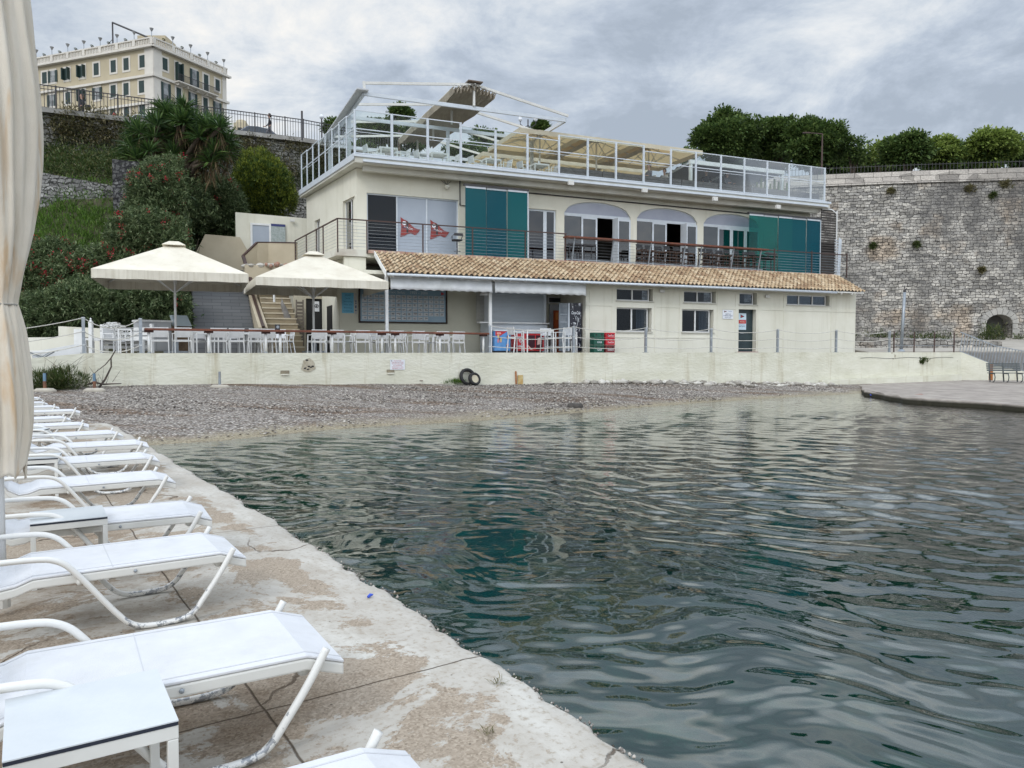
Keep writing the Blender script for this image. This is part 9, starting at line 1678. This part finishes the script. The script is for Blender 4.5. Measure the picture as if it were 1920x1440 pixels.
pw_ = mk('car_white', (.72, .73, .74), (.70, .71, .72), 1, .2, coat=.8); pd_ = mk('car_dark', (.06, .07, .09), (.06, .07, .09), 1, .2, coat=.8)
car('white car at far left behind the street railing, beside the closed umbrella', 76, 48.0, R(-18) + math.pi, pw_, 15.15); car('white car parked behind the yucca', 263, 49.5, R(40), pw_, 15.2); car('dark car behind the railing right of the yucca', 470, 53.0, R(38), pd_, 15.5)
c = atY(193, 228, 46.5); t = thing('red_scooter', 'small red scooter behind the street railing between the two white cars', 'scooter', (c.x, 46.8, 15.3), R(30)); m = MB(); m.tube([(-.5, 0, .55), (-.1, 0, .35), (.3, 0, .38), (.5, 0, .85)], [.12, .1, .1, .08], 8); m.build('body', M['sign_red'], t, smooth=True); m = MB(); m.box((-.6, -.12, .62), (-.05, .12, .74)); m.build('seat', M['dark'], t, bevel=.03)
for x in (-.5, .55): m = MB(); m.lathe([(.0, -.05), (.22, -.05), (.22, .05), (0, .05)], (0, 0, 0), 14); w3 = m.build('wheel', mk('tyre_black', (0, 0, 0)), t); w3.location = (x, 0, .22); w3.rotation_euler.x = R(90)
m = MB(); m.tube([(.45, -.3, .98), (.48, 0, .95), (.45, .3, .98)], .02, 6); m.build('handlebar', M['dark'], t)
# == PEOPLE
def skin_body(joints, edges, radii, mat, name, parent, sub=1):
 me = bpy.data.meshes.new(name); me.from_pydata(joints, edges, []); o = bpy.data.objects.new(name, me); COL.objects.link(o); s_ = o.modifiers.new('s', 'SKIN')
 for i, r in enumerate(radii): me.skin_vertices[0].data[i].radius = (r if isinstance(r, tuple) else (r, r))
 me.skin_vertices[0].data[0].use_root = True; b = o.modifiers.new('d', 'SUBSURF'); b.levels = sub; b.render_levels = sub
 bpy.context.view_layer.update(); m2 = bpy.data.meshes.new_from_object(o.evaluated_get(bpy.context.evaluated_depsgraph_get())); bpy.data.objects.remove(o); m2.materials.clear()
 for x in (mat if isinstance(mat, list) else [mat]): m2.materials.append(x)
 m2.shade_smooth(); p = bpy.data.objects.new(name, m2); COL.objects.link(p); p.parent = parent; return p
SK = mk('skin', (.42, .25, .18), (.38, .22, .16), 5, .6)
def person(label, loc, rz, top, trousers, hair, pose='stand', hlen=.0, scale=1.0):
 """faces +y"""
 t = thing('person', label, 'person', loc, rz); t.scale = (scale,) * 3
 if pose == 'stand': hip = .92; kn = [(-.10, .04, .50), (.10, .02, .50)]; an_ = [(-.11, -.02, .08), (.12, .02, .08)]; el = [(-.27, .02, 1.16), (.27, .04, 1.16)]; wr = [(-.20, .24, 1.04), (.20, .26, 1.06)]; dx = 0
 elif pose == 'walk': hip = .92; kn = [(-.10, .20, .52), (.10, -.06, .50)]; an_ = [(-.10, .26, .09), (.10, -.36, .16)]; el = [(-.25, -.14, 1.17), (.26, .12, 1.16)]; wr = [(-.24, -.04, .96), (.24, .32, 1.02)]
 else: hip = .50; kn = [(-.12, .42, .50), (.12, .42, .50)]; an_ = [(-.12, .40, .08), (.12, .42, .08)]; el = [(-.27, .1, .76), (.27, .1, .76)]; wr = [(-.18, .36, .72), (.18, .36, .72)]
 z0 = hip; J = [(0, 0, z0), (0, .0, z0 + .22), (0, -.01, z0 + .42), (0, 0, z0 + .56), (0, .01, z0 + .63), (0, .02, z0 + .70)]; Rr = [(.15, .12), (.13, .10), (.17, .12), (.07, .065), (.055, .055), (.06, .07)]
 E = [(0, 1), (1, 2), (2, 3), (3, 4), (4, 5)]
 J.append((0, .03, z0 + .80)); Rr.append((.078, .098)); E.append((5, 6)); J.append((0, .02, z0 + .885)); Rr.append((.06, .075)); E.append((6, 7))
 for k in (0, 1):
  s_ = -1 if k == 0 else 1; b = len(J); J += [(s_ * .17, 0, z0 + .50), el[k], wr[k], (wr[k][0] * .95, wr[k][1] + .07, wr[k][2] + .01), (wr[k][0] * .93, wr[k][1] + .12, wr[k][2] + .01)]; Rr += [.058, .042, .029, (.034, .02), (.022, .014)]; E += [(2, b), (b, b + 1), (b + 1, b + 2), (b + 2, b + 3), (b + 3, b + 4)]
  b = len(J); J += [(s_ * .09, 0, z0 - .04), kn[k], an_[k], (an_[k][0], an_[k][1] + .12, an_[k][2] - .045), (an_[k][0], an_[k][1] + .17, an_[k][2] - .05)]; Rr += [.092, .062, .042, .04, .03]; E += [(0, b), (b, b + 1), (b + 1, b + 2), (b + 2, b + 3), (b + 3, b + 4)]
 o = skin_body(J, E, Rr, [SK, top, trousers, M['dark']], 'body', t, 2); me = o.data; zc_ = z0 + .58
 for p in me.polygons:
  c = p.center; far_ = abs(c.x) > .155 and (c - Vector(wr[0] if c.x < 0 else wr[1])).length < .10
  p.material_index = 0 if (c.z > zc_ or far_ or (c - Vector(wr[0])).length < .09 or (c - Vector(wr[1])).length < .09) else (1 if (c.z > z0 + .04 or (pose != 'sit' and abs(c.x) > .22)) else (3 if c.z < .10 else 2))
 hz_ = z0 + .80
 m = MB(); m.sphere((0, .0, hz_ + .035), .112, 14, 10, 0, (.88, 1.0, 1.02)); m.v = [(x, y - (.03 if z < hz_ else 0), z) if True else 0 for x, y, z in m.v]; m.v = [(x, min(y, .045 + .5 * max(0, z - hz_ - .06)), z) for x, y, z in m.v]
 if hlen: m.sphere((0, -.075, hz_ - hlen * .5), .1, 10, 8, 0, (1.0, .55, 1.2))
 m.build('hair', hair, t, smooth=True)
 m = MB(); [m.sphere((s_ * .032, .112, hz_ + .005), .011, 6, 4) for s_ in (-1, 1)]; m.build('eyes', M['dark'], t); m = MB(); m.add([(-.012, .115, hz_ + .0), (.012, .115, hz_), (0, .145, hz_ - .035), (-.017, .115, hz_ - .045), (.017, .115, hz_ - .045)], [(0, 2, 1), (0, 3, 2), (1, 2, 4), (3, 4, 2)]); m.build('nose', SK, t); m = MB(); m.box((-.025, .105, hz_ - .078), (.025, .118, hz_ - .068)); m.build('mouth', mk('lips', (.30, .10, .09)), t)
 m = MB(); [m.sphere((s_ * .092, .01, hz_ - .01), .024, 6, 5, 0, (.4, .8, 1.2)) for s_ in (-1, 1)]; m.build('ear', SK, t)
 return t
blk = mk('cloth_black', (.015, .015, .02), (.025, .025, .03), 6, .9); gry = mk('cloth_grey', (.10, .10, .12), (.14, .14, .15), 6, .9); drk = mk('hair_dark', (.03, .018, .012), (.05, .03, .02), 20, .6); brn = mk('hair_brown', (.10, .055, .03), (.07, .04, .025), 20, .6); wht = mk('cloth_pale', (.50, .50, .50), (.40, .40, .42), 6, .9)
def on_street(px, Y, z): c = atY(px, 210, Y); return (c.x, Y, z)
person('person in black with a bag standing at the railing in front of the hotel', on_street(154, 46.6, 15.32), R(150), blk, blk, brn, 'stand', .12, 1.0)
c = on_street(157, 46.4, 15.32); t = thing('shoulder_bag', 'black bag carried by the person in front of the hotel', 'bag', (c[0] + .25, c[1], c[2] + .85)); m = MB(); m.box((-.16, -.07, 0), (.16, .07, .28)); m.build('pouch', blk, t, bevel=.03); m = MB(); m.tube([(-.14, 0, .27), (-.16, 0, .5), (-.1, 0, .62)], .012, 5); m.build('strap', blk, t)
person('person in dark clothes with curly hair walking left behind the railing near the roof terrace', on_street(505, 51.9, 15.78), R(105), blk, gry, drk, 'walk', .04, 1.0)
for px, v, rz, lab, top_, hr, pose, hl in ((1217, 34.6, 100, 'seated guest behind the roof planters, left of the others', gry, brn, 'sit', 0), (1324, 34.5, 150, 'seated guest in dark clothes under the grey awning, behind the planters', blk, drk, 'sit', 0), (1363, 34.4, 190, 'seated guest with brown hair near the cacti, behind the planters', gry, brn, 'sit', .1), (1246, 35.2, 120, 'seated guest half hidden by a parasol pole behind the planters', wht, drk, 'sit', 0)):
 b_ = b2w(uV(px, v, 345), v, ZR); person(lab, (b_.x, b_.y, ZR), BROT + R(rz), top_, gry, hr, pose, hl, 1.0)
 tt = arm_chair('armchair', 'chair under the ' + lab.split(' behind')[0].split(' near')[0].split(' half')[0].replace('seated ', '') + ', facing the same way', 'chairs of the roof guests', (wf, mesh_w)); tt.location = (b_.x, b_.y, ZR); tt.rotation_euler.z = BROT + R(rz)
